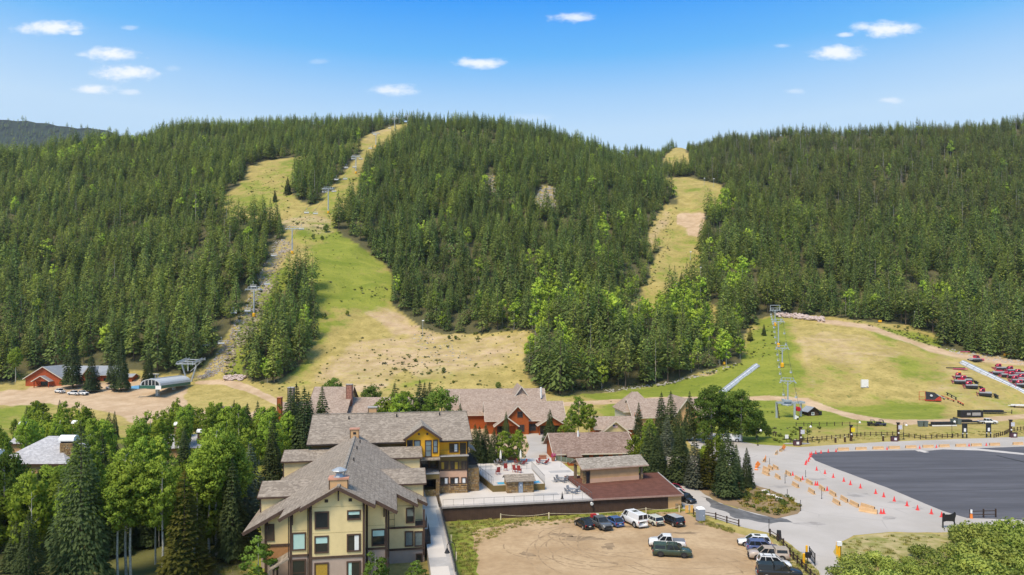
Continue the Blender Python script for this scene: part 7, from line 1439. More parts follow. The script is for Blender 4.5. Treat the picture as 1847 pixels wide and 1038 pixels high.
def lift_line(name, stations, w, m, group, chairs_at, chairw, words, ropeend):
    """stations: list of (ground point, height); builds towers, haul ropes, chairs"""
    P = [a for a, h in stations]; rope = []
    for i, (a, h) in enumerate(stations):
        b = P[min(i+1, len(P)-1)] - P[max(i-1, 0)]; rope.append((a + Vector((0, 0, h)), math.atan2(b.y, b.x) - pi/2))
    lines = []
    for sg in (1, -1):
        pts = []
        for (c, hd) in rope: pts.append(c + Vector((cos(hd), sin(hd), 0))*(sg*w/2))
        lines.append(pts)
        t = tag(mk('haul_rope', None), '%s haul rope of the %s' % ('right' if sg > 0 else 'left', name), 'rope'); mm = MB()
        for p, q in zip(pts, pts[1:]):
            sag = (q-p).length*.012; mm.path([p.lerp(q, k/6) - Vector((0, 0, sag*4*(k/6)*(1-k/6))) for k in range(7)], .055, 4)
        mm.build('strand', BLACK, t)
    for j, (i, f, sg) in enumerate(chairs_at):
        p, q = lines[0 if sg > 0 else 1][i], lines[0 if sg > 0 else 1][i+1]; c = p.lerp(q, f) - Vector((0, 0, (q-p).length*.012*4*f*(1-f))); lift_chair(c, rope[i][1], '%s chair, %s side, %s' % ('six seat' if chairw > 2 else 'small', 'right' if sg > 0 else 'left', words[i]), 'chairs on the ' + name, chairw, m)
    return rope
TW = [(458, 572, 522), (527, 459, 413), (592, 386, 341), (642, 314, 283), (678, 266, 241), (712, 236, 214), (735, 226, 210)]
terF = W3(270, 717, 276); terF.z = float(gz(terF.x, terF.y)); st = [(G(u, v), None, v, vt) for u, v, vt in TW]; stations = []
t1 = G(348, 697); t1 = Vector((terF.x + 5.0, terF.y + 33, 0)); t1.z = float(gz(t1.x, t1.y)); stations.append((t1, 9.0))
for p, _, v, vt in st: stations.append((p, max(9, (v-vt)/F*p.y)))
nm = ['first', 'second', 'third', 'fourth', 'fifth', 'sixth', 'top']
for i, (p, h) in enumerate(stations[1:]):
    b = stations[min(i+2, len(stations)-1)][0] - stations[i][0]; tower(p, h, 7.4 if i < 5 else 6.4, math.atan2(b.y, b.x)-pi/2, '%s grey lift tower %s' % (nm[i], ['beside the narrow tree strip with yellow base pad', 'at the top of the scree with yellow base pad', 'on the bare saddle under the upper run', 'on the upper run between the tree island and the middle hill', 'near the top of the upper run', 'on the crest of the left hill', 'standing against the sky on the crest'][i]), 'towers of the left chairlift', LIFT, i < 5)
lift_line('left chairlift', stations, 6.4, LIFT, 'left', [(0, .25, 1), (0, .22, -1), (0, .74, 1), (0, .71, -1), (1, .16, 1), (1, .12, -1), (1, .62, -1), (2, .10, 1), (2, .48, 1), (2, .5, -1), (3, .04, 1), (3, .02, -1), (3, .42, 1), (3, .40, -1), (3, .78, 1), (3, .76, -1), (4, .04, 1), (4, .04, -1), (4, .5, 1), (5, .1, -1), (5, .55, 1)], 3.2, ['above the scree beyond the terminal', 'between the first and second towers', 'between the second and third towers', 'between the third and fourth towers', 'between the fourth and fifth towers', 'near the crest', 'at the crest'], None)
# bottom terminal
hd = math.atan2((stations[1][0]-terF).y, (stations[1][0]-terF).x) - pi/2
T = thing('lift_terminal', 'barrel roofed grey and green chairlift terminal at the foot of the left hill', 'lift terminal', terF, hd); W2, LL, zb = 4.4, 21.0, 3.9; n = 12
GRN_ = mat('terminal_green', (.03, .12, .085), .5, .06, 1, .4); m = MB(); m.box(-W2, W2, 0, LL, zb, zb+1.15); m.build('body', GRN_, T)
m = MB(); sec = [(W2*cos(pi*k/n), zb+1.16+2.6*sin(pi*k/n)**.8) for k in range(n+1)]; m.prism([(x, .3, z) for x, z in sec], (0, LL-.3, 0)); m.build('shell', mat('shell_grey', (.50, .52, .54), .4, .05, .6, .4), T)
m = MB(); m.prism([(x*.86, .24, zb+1.3+(z-zb-1.16)*.84) for x, z in sec], (0, .05, 0)); gw = m.build('front_window', GL_DARK, T); m = MB()
for x in (-2.2, -.75, .75, 2.2): m.box(x-.09, x+.09, .16, .24, zb+1.2, zb+1.2+2.2*(1-(x/W2)**2)**.5)
m.build('mullion', WHITE, gw); m = MB(); m.box(-.7, .7, 1, LL, zb+3.74, zb+3.9); m.build('roof_strip', GREYM, T); MB().box(2.6, 5.0, -.25, -.1, zb-.3, zb+1.2).build('notice', WHITE, T); tag(MB().hexa([(-7.2, -1.0, zb+.1), (-W2-.02, -.3, zb-.1), (-W2-.02, .4, zb-.1), (-7.2, 0, zb+.1), (-7.2, -1.0, zb+1.0), (-W2-.02, -.3, zb+1.3), (-W2-.02, .4, zb+1.3), (-7.2, 0, zb+1.0)]).build('banner', mat('blue_banner', (.18, .45, .75), .6, .1, 1), T), 'light blue banner panel')
m = MB(); m.box(-W2*.6, W2*.6, 2, LL-2, zb-.4, zb); m.build('underframe', GREYM, T)
for y in (5.0, 16.0): MB().box(-.55, .55, y-.55, y+.55, -.5, zb-.4).build('column', GREYM, T)
fr = thing('lift_tower', 'wide grey lattice gantry just uphill of the left lift terminal', 'lift tower', terF + Vector((cos(hd+pi/2), sin(hd+pi/2), 0))*27, hd); fr.location.z = float(gz(fr.location.x, fr.location.y)); m = MB()
for sg in (1, -1):
    beam(m, (sg*.8, 0, -.5), (sg*3.4, 0, 7.4), .5, .5); beam(m, (sg*3.4, -3, 7.6), (sg*3.4, 6, 9.4), .4, .4); beam(m, (sg*.6, 0, 4.5), (sg*3.4, 4.5, 8.9), .25, .25)
m.build('frame', LIFT, fr); m = MB()
for y, z in ((-2.5, 7.9), (1, 8.6), (5.0, 9.4)): m.box(-4.6, 4.6, y-.22, y+.22, z-.2, z+.2)
for x in (-4.4, -3.0, 3.0, 4.4): beam(m, (x, -2.5, 8.4), (x, 5.2, 10.0), .16, .5)
m.build('crossarm', LIFT, fr)
for sg in (1, -1):
    m = MB()
    for y in range(-2, 6): m.tube((sg*3.7, y, 8.3+.2*y), (sg*3.9, y, 8.3+.2*y), .28, 8)
    m.build('sheave_train', BLACK, fr)
# right beginner lift
TR = [(1421, 733, 688), (1411, 663, 632), (1404, 627, 581), (1398, 589, 560)]; base = PZ(1429, 757); stR = [(base, 5.8)] + [(G(u, v), max(8.5, (v-vt)/F*G(u, v).y)) for u, v, vt in TR]
for i, (p, h) in enumerate(stR[1:]):
    b = stR[min(i+2, len(stR)-1)][0] - stR[i][0]; tower(p, h, 5.0, math.atan2(b.y, b.x)-pi/2, ['first blue grey tower just above the loading station', 'second blue grey tower of the beginner lift', 'third blue grey tower of the beginner lift', 'uppermost blue grey tower with square frame beside the boulder row'][i], 'towers of the beginner lift', LIFTB, i > 0, i == 3, .34)
lift_line('beginner lift', stR, 4.2, LIFTB, 'right', [(i, f, -1) for i in (1, 2, 3) for f in (.15, .35, .55, .75, .92)] + [(0, .6, -1), (0, .5, 1)] + [(1, .4, 1), (2, .3, 1), (2, .7, 1), (3, .5, 1)], 1.3, ['above the loading station', 'above the first blue tower', 'above the second blue tower', 'below the top tower'], None)
L_T = thing('lift_station', 'blue grey three legged loading station of the beginner lift', 'lift station', base, .05); m = MB()
for x, y in ((-5.0, 1.5), (.4, -1.0), (5.0, 4.0)): MB().tube((x, y, -.3), (x, y, 5.6), .42, 8).build('leg', LIFTB, L_T)
m.box(-5.3, 5.3, 1.2, 1.9, 5.5, 6.2); beam(m, (.4, -1.2, 5.7), (.4, 9, 6.2), .6, .6); m.box(4.6, 5.3, 1.9, 4.4, 5.5, 6.2); m.build('beam', LIFTB, L_T); MB().lathe([(1.9, 4.9), (2.0, 5.1), (1.9, 5.3)], 14, (-1.2, 1.6, 0)).build('bullwheel', LIFTB, L_T); MB().box(-2.6, .2, .7, 2.6, 6.2, 6.8).build('drive_housing', LIFTB, L_T); MB().tube((2.6, .5, 3.6), (2.6, 3.0, 3.6), .8, 12).build('red_pad', mat('pad_red', (.5, .02, .03), .6), L_T)
hut, L = site('lift_hut', 'tiny dark log hut with grey roof beside the beginner lift station', 'hut', (1458, 754), (1477, 753.5)); gable(hut, 0, L, 0, 4, 2.4, 3.9, .5, LOG, METR, TRIM2, 'y'); win(hut, (0, 0, 0), 1.3, 2.3, 1.0, 1.9, frame=WHITE, gl=GL_BLUE); MB().box(L, L+1.6, .5, 2.2, .9, 2.2).build('box', BLACK, hut)
t = thing('notice_board', 'white and black notice board at the front leg of the beginner lift', 'sign', PZ(1437, 759)); MB().prism([(-.6, 0, .5), (.6, 0, .3), (.7, 0, 1.4), (-.5, 0, 2.0)], (0, .12, 0)).build('panel', WHITE, t); MB().box(.0, .7, -.02, 0, .3, .9).build('panel', BLACK, t); MB().tube((.05, .06, 0), (.05, .06, .5), .06, 5).build('post', BLACK, t)
t = thing('timber_pole', 'leaning brown pole left of the beginner lift station', 'pole', PZ(1406, 757)); MB().tube((0, 0, 0), (-1.0, 0, 6.0), .16, 6, .13).build('shaft', LOG, t); m = MB()
for k in range(5): m.box(-.18*k-.35, -.18*k+.35, -.05, .05, 1+k*1.0, 1.1+k*1.0)
m.build('rung', LOG, t)
# snow making posts and small masts on the runs
for u, v, h, lb in ((1218, 536, 8, 'thin white mast at the foot of the right hand ski run'), (1263, 508, 9, 'thin white mast at the right edge of the ski run with yellow wrap'), (1270, 335, 7, 'white mast on the crest of the right hand run'), (1287, 338, 8, 'leaning white mast at the right end of the crest'), (762, 606, 8, 'grey mast at the corner of the middle wood above the bare slope'), (1245, 470, 6, 'pale mast along the right edge of the ski run'), (957, 588, 6, 'grey mast among aspens at the bottom of the middle hill')):
    p = G(u, v); t = thing('mast', lb, 'mast', p); MB().tube((0, 0, -.3), (.2, 0, h), .12, 6, .08).build('shaft', GREYM, t); MB().box(-.25, .9, -.2, .2, h-.3, h+.2).build('head', WHITE, t)
# ------------------------------------------------------------------ trees and shrubs near the camera
def near_trunk(h, r, seed, lean, limbs, base, top=.97): return trunk(h, r, seed, lean, 8, top, limbs, base)
NK = {}
def kind_mesh(key):
    """near tree meshes by kind, shared between copies: (crown, trunk, nominal height)"""
    if key in NK: return NK[key]
    k, s = key
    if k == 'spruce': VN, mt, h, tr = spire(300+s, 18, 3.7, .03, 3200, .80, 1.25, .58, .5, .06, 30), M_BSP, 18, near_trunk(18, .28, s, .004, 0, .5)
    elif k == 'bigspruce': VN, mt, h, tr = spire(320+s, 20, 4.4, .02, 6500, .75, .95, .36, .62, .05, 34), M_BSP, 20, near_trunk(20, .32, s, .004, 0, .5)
    elif k == 'bluespruce': VN, mt, h, tr = spire(330+s, 16, 3.6, .02, 2600, .82, 1.2, .5, .45, .05, 26), M_BLU, 16, near_trunk(16, .26, s, .004, 0, .5)
    elif k == 'silverspruce': VN, mt, h, tr = spire(340+s, 14, 2.9, .02, 1700, .8, 1.15, .5, .45, .05, 22), M_SIL, 14, near_trunk(14, .22, s, .004, 0, .5)
    elif k == 'olive': VN, mt, h, tr = spire(350+s, 15, 3.2, .03, 2600, .72, 1.1, .5, .3, .08, 20), M_OLV, 15, near_trunk(15, .22, s, .006, 0, .5)
    elif k == 'aspen': VN, mt, h, tr = leafball(360+s, 15, 3.2, .22, 6000, .38, 110, 1.0), M_NAS, 15, near_trunk(15, .17, s, .02, 8, .35, .9)
    elif k == 'tallaspen': VN, mt, h, tr = leafball(370+s, 18, 3.5, .38, 8500, .34, 150, 1.0), M_NAS, 18, near_trunk(18, .21, s, .025, 10, .50, .92)
    elif k == 'cottonwood': VN, mt, h, tr = leafball(380+s, 14, 4.5, .05, 7500, .44, 150, 1.0), M_COT, 14, near_trunk(14, .3, s, .01, 6, .3, .85)
    elif k == 'bright': VN, mt, h, tr = leafball(390+s, 9, 2.6, .12, 2000, .45, 40, 1.0), M_BRI, 9, near_trunk(9, .12, s, .01, 5, .3, .85)
    elif k == 'young': VN, mt, h, tr = leafball(400+s, 8, 1.55, .04, 2000, .32, 40, 1.15), M_COT, 8, near_trunk(8, .1, s, .01, 4, .3, .9)
    elif k == 'willow': VN, mt, h, tr = leafball(410+s, 3.6, 2.6, .02, 2400, .34, 46, 1.0, .8), M_WIL, 3.6, near_trunk(3.0, .08, s, .05, 5, .1, .8)
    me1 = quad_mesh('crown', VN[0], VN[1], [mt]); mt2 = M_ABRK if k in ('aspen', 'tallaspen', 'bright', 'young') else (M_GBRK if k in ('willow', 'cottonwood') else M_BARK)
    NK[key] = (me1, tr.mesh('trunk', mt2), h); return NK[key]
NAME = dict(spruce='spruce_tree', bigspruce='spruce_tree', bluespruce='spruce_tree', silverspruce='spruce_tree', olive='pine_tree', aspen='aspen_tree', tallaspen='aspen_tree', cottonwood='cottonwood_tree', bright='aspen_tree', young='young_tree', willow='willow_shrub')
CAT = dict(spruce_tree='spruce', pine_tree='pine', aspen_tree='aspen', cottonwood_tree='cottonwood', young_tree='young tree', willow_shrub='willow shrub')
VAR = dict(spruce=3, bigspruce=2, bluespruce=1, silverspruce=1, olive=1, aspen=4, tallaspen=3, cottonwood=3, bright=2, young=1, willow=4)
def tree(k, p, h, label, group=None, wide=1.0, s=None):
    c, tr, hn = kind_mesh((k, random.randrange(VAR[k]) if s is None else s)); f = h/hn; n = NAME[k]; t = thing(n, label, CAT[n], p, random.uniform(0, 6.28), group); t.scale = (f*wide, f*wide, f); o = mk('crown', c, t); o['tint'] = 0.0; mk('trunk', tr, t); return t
def at(k, u, vt, vb, label, group=None, wide=1.0, s=None, z=0.0):
    p = PZ(u, vb, z); return tree(k, p, CH - p.z - (vt-VH)/F*p.y, label, group, wide, s)
def atd(k, u, vt, d, label, group=None, wide=1.0, s=None):
    p = W3(u, 600, d); p.z = float(gz(p.x, p.y)); return tree(k, p, CH - p.z - (vt-VH)/F*d, label, group, wide, s)
# foreground left
at('bigspruce', 146, 768, 1062, 'tallest dark spruce in the left foreground, left of the white stemmed aspens', None, .9, 0); at('bigspruce', 52, 925, 1095, 'shorter dark spruce at the lower left corner', None, .9, 1)
at('olive', 333, 848, 1046, 'olive green pine right of the white stemmed aspens in the left foreground', None, 1.0)
for u, vt, vb, lb in ((228, 800, 1040, 'tall aspen with leaning white stem in the left foreground'), (236, 812, 1046, 'tall aspen second from left of the foreground white stems'), (213, 835, 1050, 'slimmer aspen left of the foreground white stems'), (292, 812, 1044, 'tall aspen standing just left of the olive pine'), (378, 790, 1005, 'leftmost white stemmed aspen of the four near the condominium'), (391, 756, 1003, 'tallest white stemmed aspen of the four near the condominium'), (402, 770, 998, 'third white stemmed aspen of the four near the condominium'), (411, 785, 996, 'rightmost white stemmed aspen of the four near the condominium')): at('tallaspen', u, vt, vb, lb, 'white stemmed foreground aspens', .95)
at('bluespruce', 441, 838, 985, 'blue grey spruce at the left corner of the yellow condominium', None, 1.05); at('bluespruce', 452, 800, 930, 'blue grey spruce behind the left corner of the yellow condominium', None, 1.0)
at('young', 466, 955, 1075, 'small leafy tree in front of the left bay of the condominium', None, 1.1); at('young', 677, 990, 1085, 'small pointed tree in front of the middle of the condominium', None, 1.2); at('young', 752, 1004, 1078, 'small pointed tree in front of the right corner of the condominium', None, 1.2)
at('bright', 22, 880, 1010, 'bright green leafy tree at the left edge of the picture', None, 1.1); at('bright', 60, 885, 990, 'bright green leafy tree between the two dark left spruces', None, 1.1); at('cottonwood', 8, 800, 990, 'leafy tree cut by the left edge of the picture', None, .7); at('aspen', 272, 870, 985, 'shaded aspen between the foreground stems and the olive pine'); at('aspen', 352, 900, 985, 'low aspen behind the olive pine')
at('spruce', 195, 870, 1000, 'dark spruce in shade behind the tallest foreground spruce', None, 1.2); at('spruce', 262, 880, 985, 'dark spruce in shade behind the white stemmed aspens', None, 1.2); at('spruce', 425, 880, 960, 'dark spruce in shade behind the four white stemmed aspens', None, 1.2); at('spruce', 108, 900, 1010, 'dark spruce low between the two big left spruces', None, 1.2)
for u, vt, d, k in ((14, 846, 122, 'aspen'), (38, 858, 118, 'cottonwood'), (62, 850, 120, 'aspen'), (88, 846, 122, 'aspen'), (112, 838, 124, 'cottonwood'), (-8, 850, 120, 'aspen'), (75, 880, 112, 'bright'), (100, 876, 110, 'aspen'), (25, 834, 126, 'aspen'), (58, 838, 126, 'bright'), (84, 836, 127, 'aspen'), (108, 834, 127, 'aspen')): atd(k, u, vt, d, 'low leafy tree in front of the pale grey townhouse', 'low trees in front of the pale grey townhouse', 1.3)
for u, vt, vb in ((178, 905, 985), (246, 915, 980), (283, 905, 975), (312, 912, 980), (362, 915, 975), (205, 925, 1000), (30, 940, 1030), (398, 905, 955)): at('spruce', u, vt, vb, 'low dark spruce under the left foreground trees', 'low dark spruces under the left foreground trees', 1.25)
# the grove behind
env_u = [-60, 0, 50, 70, 110, 150, 200, 235, 262, 275, 300, 330, 350, 380, 420, 460, 500, 520, 560]; env_v = [735, 742, 728, 718, 722, 722, 735, 742, 742, 735, 722, 714, 716, 716, 722, 722, 728, 735, 745]
pl = []
def grove(n, kinds, d0, d1, h0, h1, u0, u1, gap):
    c = tries = 0
    while c < n and tries < n*60:
        tries += 1; d = random.uniform(d0, d1); u = random.uniform(u0, u1); h = random.uniform(h0, h1); vt = VH + (CH-h)*F/d; e = np.interp(u, env_u, env_v)
        if vt < e - 2 or (d < 100 and u > 425) or (d < 92): continue
        x = (u-CX)/F*d; half = 2.6*F/d
        if d < 146 and -10 < u < 128 + half*.5 and vt < 842: continue
        if any(abs(u-a) < half*.5 + 4 and vt < b and d < dd for a, b, dd in ((308, 768, 185), (357, 798, 185), (30, 772, 190), (130, 772, 190), (118, 818, 138))): continue
        if any((x-a)**2 + (d-b)**2 < gap**2 for a, b in pl): continue
        # keep the condominium's ground free
        q = Vector((x, d, 0)) - LO; a_, b_ = q.dot(EX), q.dot(EY)
        if -14.5 < a_ < 24 and -6 < b_ < 62: continue
        if -66 < x < -18 and 168 < d < 178 and False: continue
        pl.append((x, d)); k = random.choice(kinds); sec = 'left part' if u < 170 else ('centre' if u < 340 else 'right part'); dep = 'front' if d < 135 else ('back' if d > 185 else 'middle')
        look = dict(aspen='bright aspen', spruce='dark spruce', cottonwood='rounded leafy tree', tallaspen='tall aspen', bright='yellow green tree')[k]
        tree(k, Vector((x, d, float(gz(x, d)))), h, '%s in left grove %s, %s' % (look, dep, sec), '%ss in the left grove %s %s' % (look, sec, dep), random.uniform(.72, .95)); c += 1
grove(54, ['aspen', 'aspen', 'aspen', 'bright', 'bright', 'spruce'], 178, 236, 8, 15, -60, 515, 3.9)
grove(52, ['aspen', 'aspen', 'tallaspen', 'bright', 'spruce'], 132, 178, 9, 16, -60, 520, 3.7)
grove(64, ['aspen', 'aspen', 'spruce', 'tallaspen', 'spruce', 'bright'], 94, 132, 7, 15, -60, 440, 2.5)
# around the village
V_ = [('spruce', 524, 700, 168, 'leftmost dark spruce of the clump behind the rear condominium'), ('spruce', 535, 692, 172, 'second dark spruce of the clump behind the rear condominium'), ('spruce', 549, 700, 165, 'third dark spruce of the clump behind the rear condominium'), ('spruce', 557, 707, 175, 'fourth dark spruce of the clump behind the rear condominium'), ('spruce', 581, 698, 178, 'slim spruce standing against the taupe townhouse roof'), ('cottonwood', 601, 677, 250, 'dark rounded tree beyond the taupe roof'), ('cottonwood', 672, 690, 232, 'dark bushy tree at the middle of the taupe roofs'), ('aspen', 680, 722, 186, 'low leafy tree in front of the taupe roof'), ('bright', 712, 700, 192, 'light green tree left of the big round one'), ('aspen', 735, 697, 194, 'big light green tree over the rear condominium ridge'), ('spruce', 712, 690, 200, 'thin spruce top left over the rear condominium ridge'), ('spruce', 757, 686, 204, 'left of three thin spruce tops over the ridge'), ('spruce', 766, 690, 206, 'middle of three thin spruce tops over the ridge'), ('spruce', 775, 690, 196, 'right of three thin spruce tops over the ridge'), ('cottonwood', 797, 692, 192, 'rounded green tree at the right end of the rear ridge'), ('aspen', 720, 706, 188, 'green tree just above the rear condominium ridge'), ('spruce', 830, 728, 196, 'small dark spruce at the right end of the rear ridge')]
for k, u, vt, d, lb in V_: atd(k, u, vt, d, lb, None, .9 if k == 'spruce' else 1.0)
for u, vt, d, lb in ((857, 766, 158, 'first small spruce left of the terrace aspens'), (865, 770, 156, 'second small spruce left of the terrace aspens'), (876, 766, 158, 'third small spruce left of the terrace aspens'), (891, 774, 156, 'small spruce nearest the terrace aspens')): atd('spruce', u, vt, d, lb, None, 1.1)
for u, vt, d, lb, w in ((909, 770, 156, 'left light green aspen behind the terrace parasols', 1.0), (935, 772, 156, 'right light green aspen behind the terrace parasols', 1.0), (1044, 708, 200, 'tall aspen right of the orange lodge', .9), (1062, 722, 198, 'second aspen right of the orange lodge', 1.0), (1030, 735, 196, 'low aspen at the right corner of the orange lodge', .9)): atd('aspen', u, vt, d, lb, None, w)
at('spruce', 992, 738, 800, 'single spruce in front of the orange lodge', None, 1.0); at('spruce', 913, 742, 790, 'slim spruce at the left porch of the orange lodge', None, .8); at('bright', 1015, 762, 795, 'low green tree at the right porch of the orange lodge'); at('cottonwood', 899, 697, 712, 'dark bush on the bare slope above the lodge roof', None, .9) if False else None
S_ = [('spruce', 1152, 727, 815, 'slim spruce left of the tall pair by the grey lodge', .8), ('spruce', 1193, 708, 812, 'left one of the tall pair of spruces by the grey lodge', .9), ('spruce', 1210, 706, 818, 'right one of the tall pair of spruces by the grey lodge', .9), ('spruce', 1244, 706, 795, 'tall spruce with bare red trunk by the footpath', .85), ('spruce', 1226, 738, 822, 'spruce just left of the footpath spruce', .9), ('silverspruce', 1203, 750, 835, 'greyish spruce below the tall pair', 1.1), ('spruce', 1172, 762, 858, 'dense dark spruce touching the pavilion roof', 1.15), ('spruce', 1186, 778, 868, 'dark spruce right behind the pavilion', 1.1), ('bright', 1155, 778, 845, 'bright yellow green tree behind the pavilion', 1.2), ('aspen', 1172, 752, 830, 'light green aspen between the slim spruce and the tall pair', .9),
 ('spruce', 1226, 768, 872, 'big dark spruce in front of the log cabin', 1.15), ('silverspruce', 1253, 786, 880, 'pale silvery spruce in the planting bed', 1.1), ('olive', 1279, 782, 882, 'olive brown conifer in the middle of the planting bed', .95), ('bright', 1290, 770, 872, 'bright green tree behind the olive conifer', .8), ('spruce', 1313, 775, 897, 'tall dark spruce nearest the hydrant', 1.1), ('spruce', 1328, 802, 880, 'slim spruce beside the hydrant', .95), ('spruce', 1347, 808, 880, 'rightmost slim dark spruce of the planting bed', .95), ('aspen', 1270, 800, 876, 'leafy sapling hidden behind the silvery spruce', .8), ('spruce', 1300, 812, 884, 'low spruce between the olive conifer and the tall dark one', 1.0),
 ('cottonwood', 1283, 688, 796, 'left one of the big dark cottonwoods above the white van', 1.05), ('cottonwood', 1337, 697, 797, 'right one of the big dark cottonwoods above the white van', 1.05), ('cottonwood', 1364, 738, 793, 'lower cottonwood at the right of the big pair', 1.0), ('cottonwood', 1310, 700, 792, 'middle cottonwood of the big cluster', 1.0), ('cottonwood', 1268, 755, 800, 'low leafy tree left of the big cottonwoods', .9), ('cottonwood', 1385, 765, 790, 'small dark tree at the right edge of the cottonwoods', .9)]
for k, u, vt, vb, lb, w in S_: at(k, u, vt, vb, lb, None, w)
# red lodge trees
for u, vt, vb, w, lb in ((131, 588, 700, .75, 'tall dark spruce standing in front of the red lodge'), (165, 637, 708, 1.0, 'shorter spruce beside the lamp at the red lodge'), (218, 606, 706, .8, 'tall spruce in front of the small orange shed'), (268, 625, 694, .8, 'brownish green spruce behind the white booth'), (200, 640, 692, .8, 'spruce at the right gable of the red lodge')):
    p = G(u, vb); tree('spruce', p, CH - p.z - (vt-VH)/F*p.y, lb, None, w)
p = G(28, 690); tree('tallaspen', p, 16, 'pale stemmed aspen left of the red lodge', None, .9)
# bushes on the slopes
for u, v, h, k, lb in ((586, 576, 3.6, 'bright', 'large bright bush on the main grassy run'), (626, 570, 3.2, 'bright', 'second bright bush on the main grassy run'), (581, 433, 3.0, 'cottonwood', 'dark round bush high on the grassy spur'), (565, 432 , 4.0, 'young', 'dark shrub at the edge of the grassy spur'), (588, 420, 6.0, 'cottonwood', 'big dark bush at the top corner of the grassy spur'), (800, 672, 2.4, 'cottonwood', 'dark round bush low on the bare slope'), (899, 702, 3.2, 'cottonwood', 'dark round bush above the orange lodge roof'), (810, 612, 2.2, 'cottonwood', 'left one of two dark bushes on the bare slope'), (822, 613, 2.0, 'cottonwood', 'right one of two dark bushes on the bare slope'), (519, 352, 14, 'spruce', 'lone spruce left of the tree island on the upper run'), (496, 365, 9, 'spruce', 'small spruce on the upper left run'), (1229, 530, 13, 'spruce', 'broad spruce at the foot of the right hand ski run'), (1330, 592, 6, 'spruce', 'small spruce on the bank beside the beginner slope'), (1378, 606, 6, 'spruce', 'lone small spruce near the top of the beginner lift'), (1353, 615, 7, 'olive', 'small dark conifer on the brown bank left of the beginner lift'), (482, 692, 9, 'aspen', 'bright young aspen at the bottom of the narrow tree strip'), (495, 690, 8, 'bright', 'light green bush tree at the bottom of the narrow tree strip')):
    p = G(u, v); tree(k, p, h, lb, None, 1.25 if h < 5 else 1.0)
# willows at lower right
sp_ = [(1545, 1010), (1580, 1000), (1568, 1030), (1610, 1012), (1640, 1000), (1600, 1045), (1650, 1030), (1690, 1010), (1685, 1045), (1665, 985), (1715, 985), (1730, 1010), (1725, 1040), (1755, 970), (1790, 975), (1770, 1000), (1800, 1005), (1765, 1035), (1810, 1035), (1845, 1015), (1840, 985), (1820, 962), (1860, 965), (1870, 1040), (1630, 1060), (1545, 1045), (1700, 1070), (1790, 1070), (1850, 1070), (1580, 1072), (1880, 1000), (1532, 1028), (1742, 955), (1778, 958)]
for i, (u, v) in enumerate(sp_): p = PZ(u, v + 22); h = (2.3 if u < 1740 else 3.3) * random.uniform(.6, 1.3); tree('willow', p, h, 'willow shrub in thicket %s' % ('left part' if u < 1640 else ('middle' if u < 1745 else 'right part')), 'willow shrubs in the lower right thicket', random.uniform(1.0, 1.25))
# ------------------------------------------------------------------ low growth nobody could count
def gn_scatter(name, pts, scl, protos_):
    c = bpy.data.collections.new(name + '_kinds')
    for i, (me, ) in enumerate(protos_): c.objects.link(bpy.data.objects.new('%02d_%s' % (i, name), me))
    n = len(pts); me = bpy.data.meshes.new(name); me.vertices.add(n); me.vertices.foreach_set('co', np.asarray(pts, np.float32).reshape(-1))
    for nm, ty_, arr in (('idx', 'INT', RNG.integers(0, len(protos_), n)), ('scl', 'FLOAT', scl), ('rotz', 'FLOAT', RNG.uniform(0, 6.28, n)), ('tint', 'FLOAT', np.zeros(n))):
        a = me.attributes.new(nm, ty_, 'POINT'); a.data.foreach_set('value', np.asarray(arr).astype(np.int32 if ty_ == 'INT' else np.float32))
    o = tag(mk(name, me), kind='stuff'); g2 = ng.copy(); g2.name = name + '_scatter'
    for q in g2.nodes:
        if q.bl_idname == 'GeometryNodeCollectionInfo': q.inputs['Collection'].default_value = c
    md = o.modifiers.new('scatter', 'NODES'); md.node_group = g2; return o
M_SCR = foliage('scrub_leaves', (.10, .15, .035), (.21, .26, .06), .8, .6); M_GRS = foliage('grass_blades', (.26, .29, .06), (.50, .45, .17), .8, .6); M_SAGE = foliage('sage_leaves', (.16, .18, .11), (.28, .28, .17), .8, .6)
def lb_mesh(seed, h, r, n, sz, mt): V, N = leafball(seed, h, r, .02, n, sz, 10, 1.0, .8); return (quad_mesh('low_growth', V, N, [mt]),)
def grass_mesh(seed, h, n, mt):
    g = np.random.default_rng(seed); V = []; N = []
    for k in range(n):
        a = g.uniform(0, 6.28); x, y = g.normal(0, .35, 2); e = np.array([cos(a), sin(a), 0])*.05; l = g.uniform(.5, 1)*h; d = np.array([g.normal(0, .25), g.normal(0, .25), 1])*l; b = np.array([x, y, 0])
        V.append([b-e, b+e, b+d+e*.2, b+d-e*.2]); N.append([[e[1]*4, -e[0]*4, 1.0]]*4)
    return (quad_mesh('tuft', V, N, [mt]),)
bush = [lb_mesh(501, 1.1, .9, 90, .42, M_SCR), lb_mesh(502, .8, 1.0, 80, .4, M_SCR), lb_mesh(503, .7, .8, 70, .4, M_SAGE)]
tuft = [grass_mesh(511, .8, 50, M_GRS), grass_mesh(512, .6, 50, M_GRS), grass_mesh(513, .5, 60, M_SCR)]
def spots_world(poly, k, jit=None):
    out = []
    for u, v in poly_spots(poly, k): p = G(u, v); out.append((p.x, p.y, p.z - .05))
    return out
scr = []
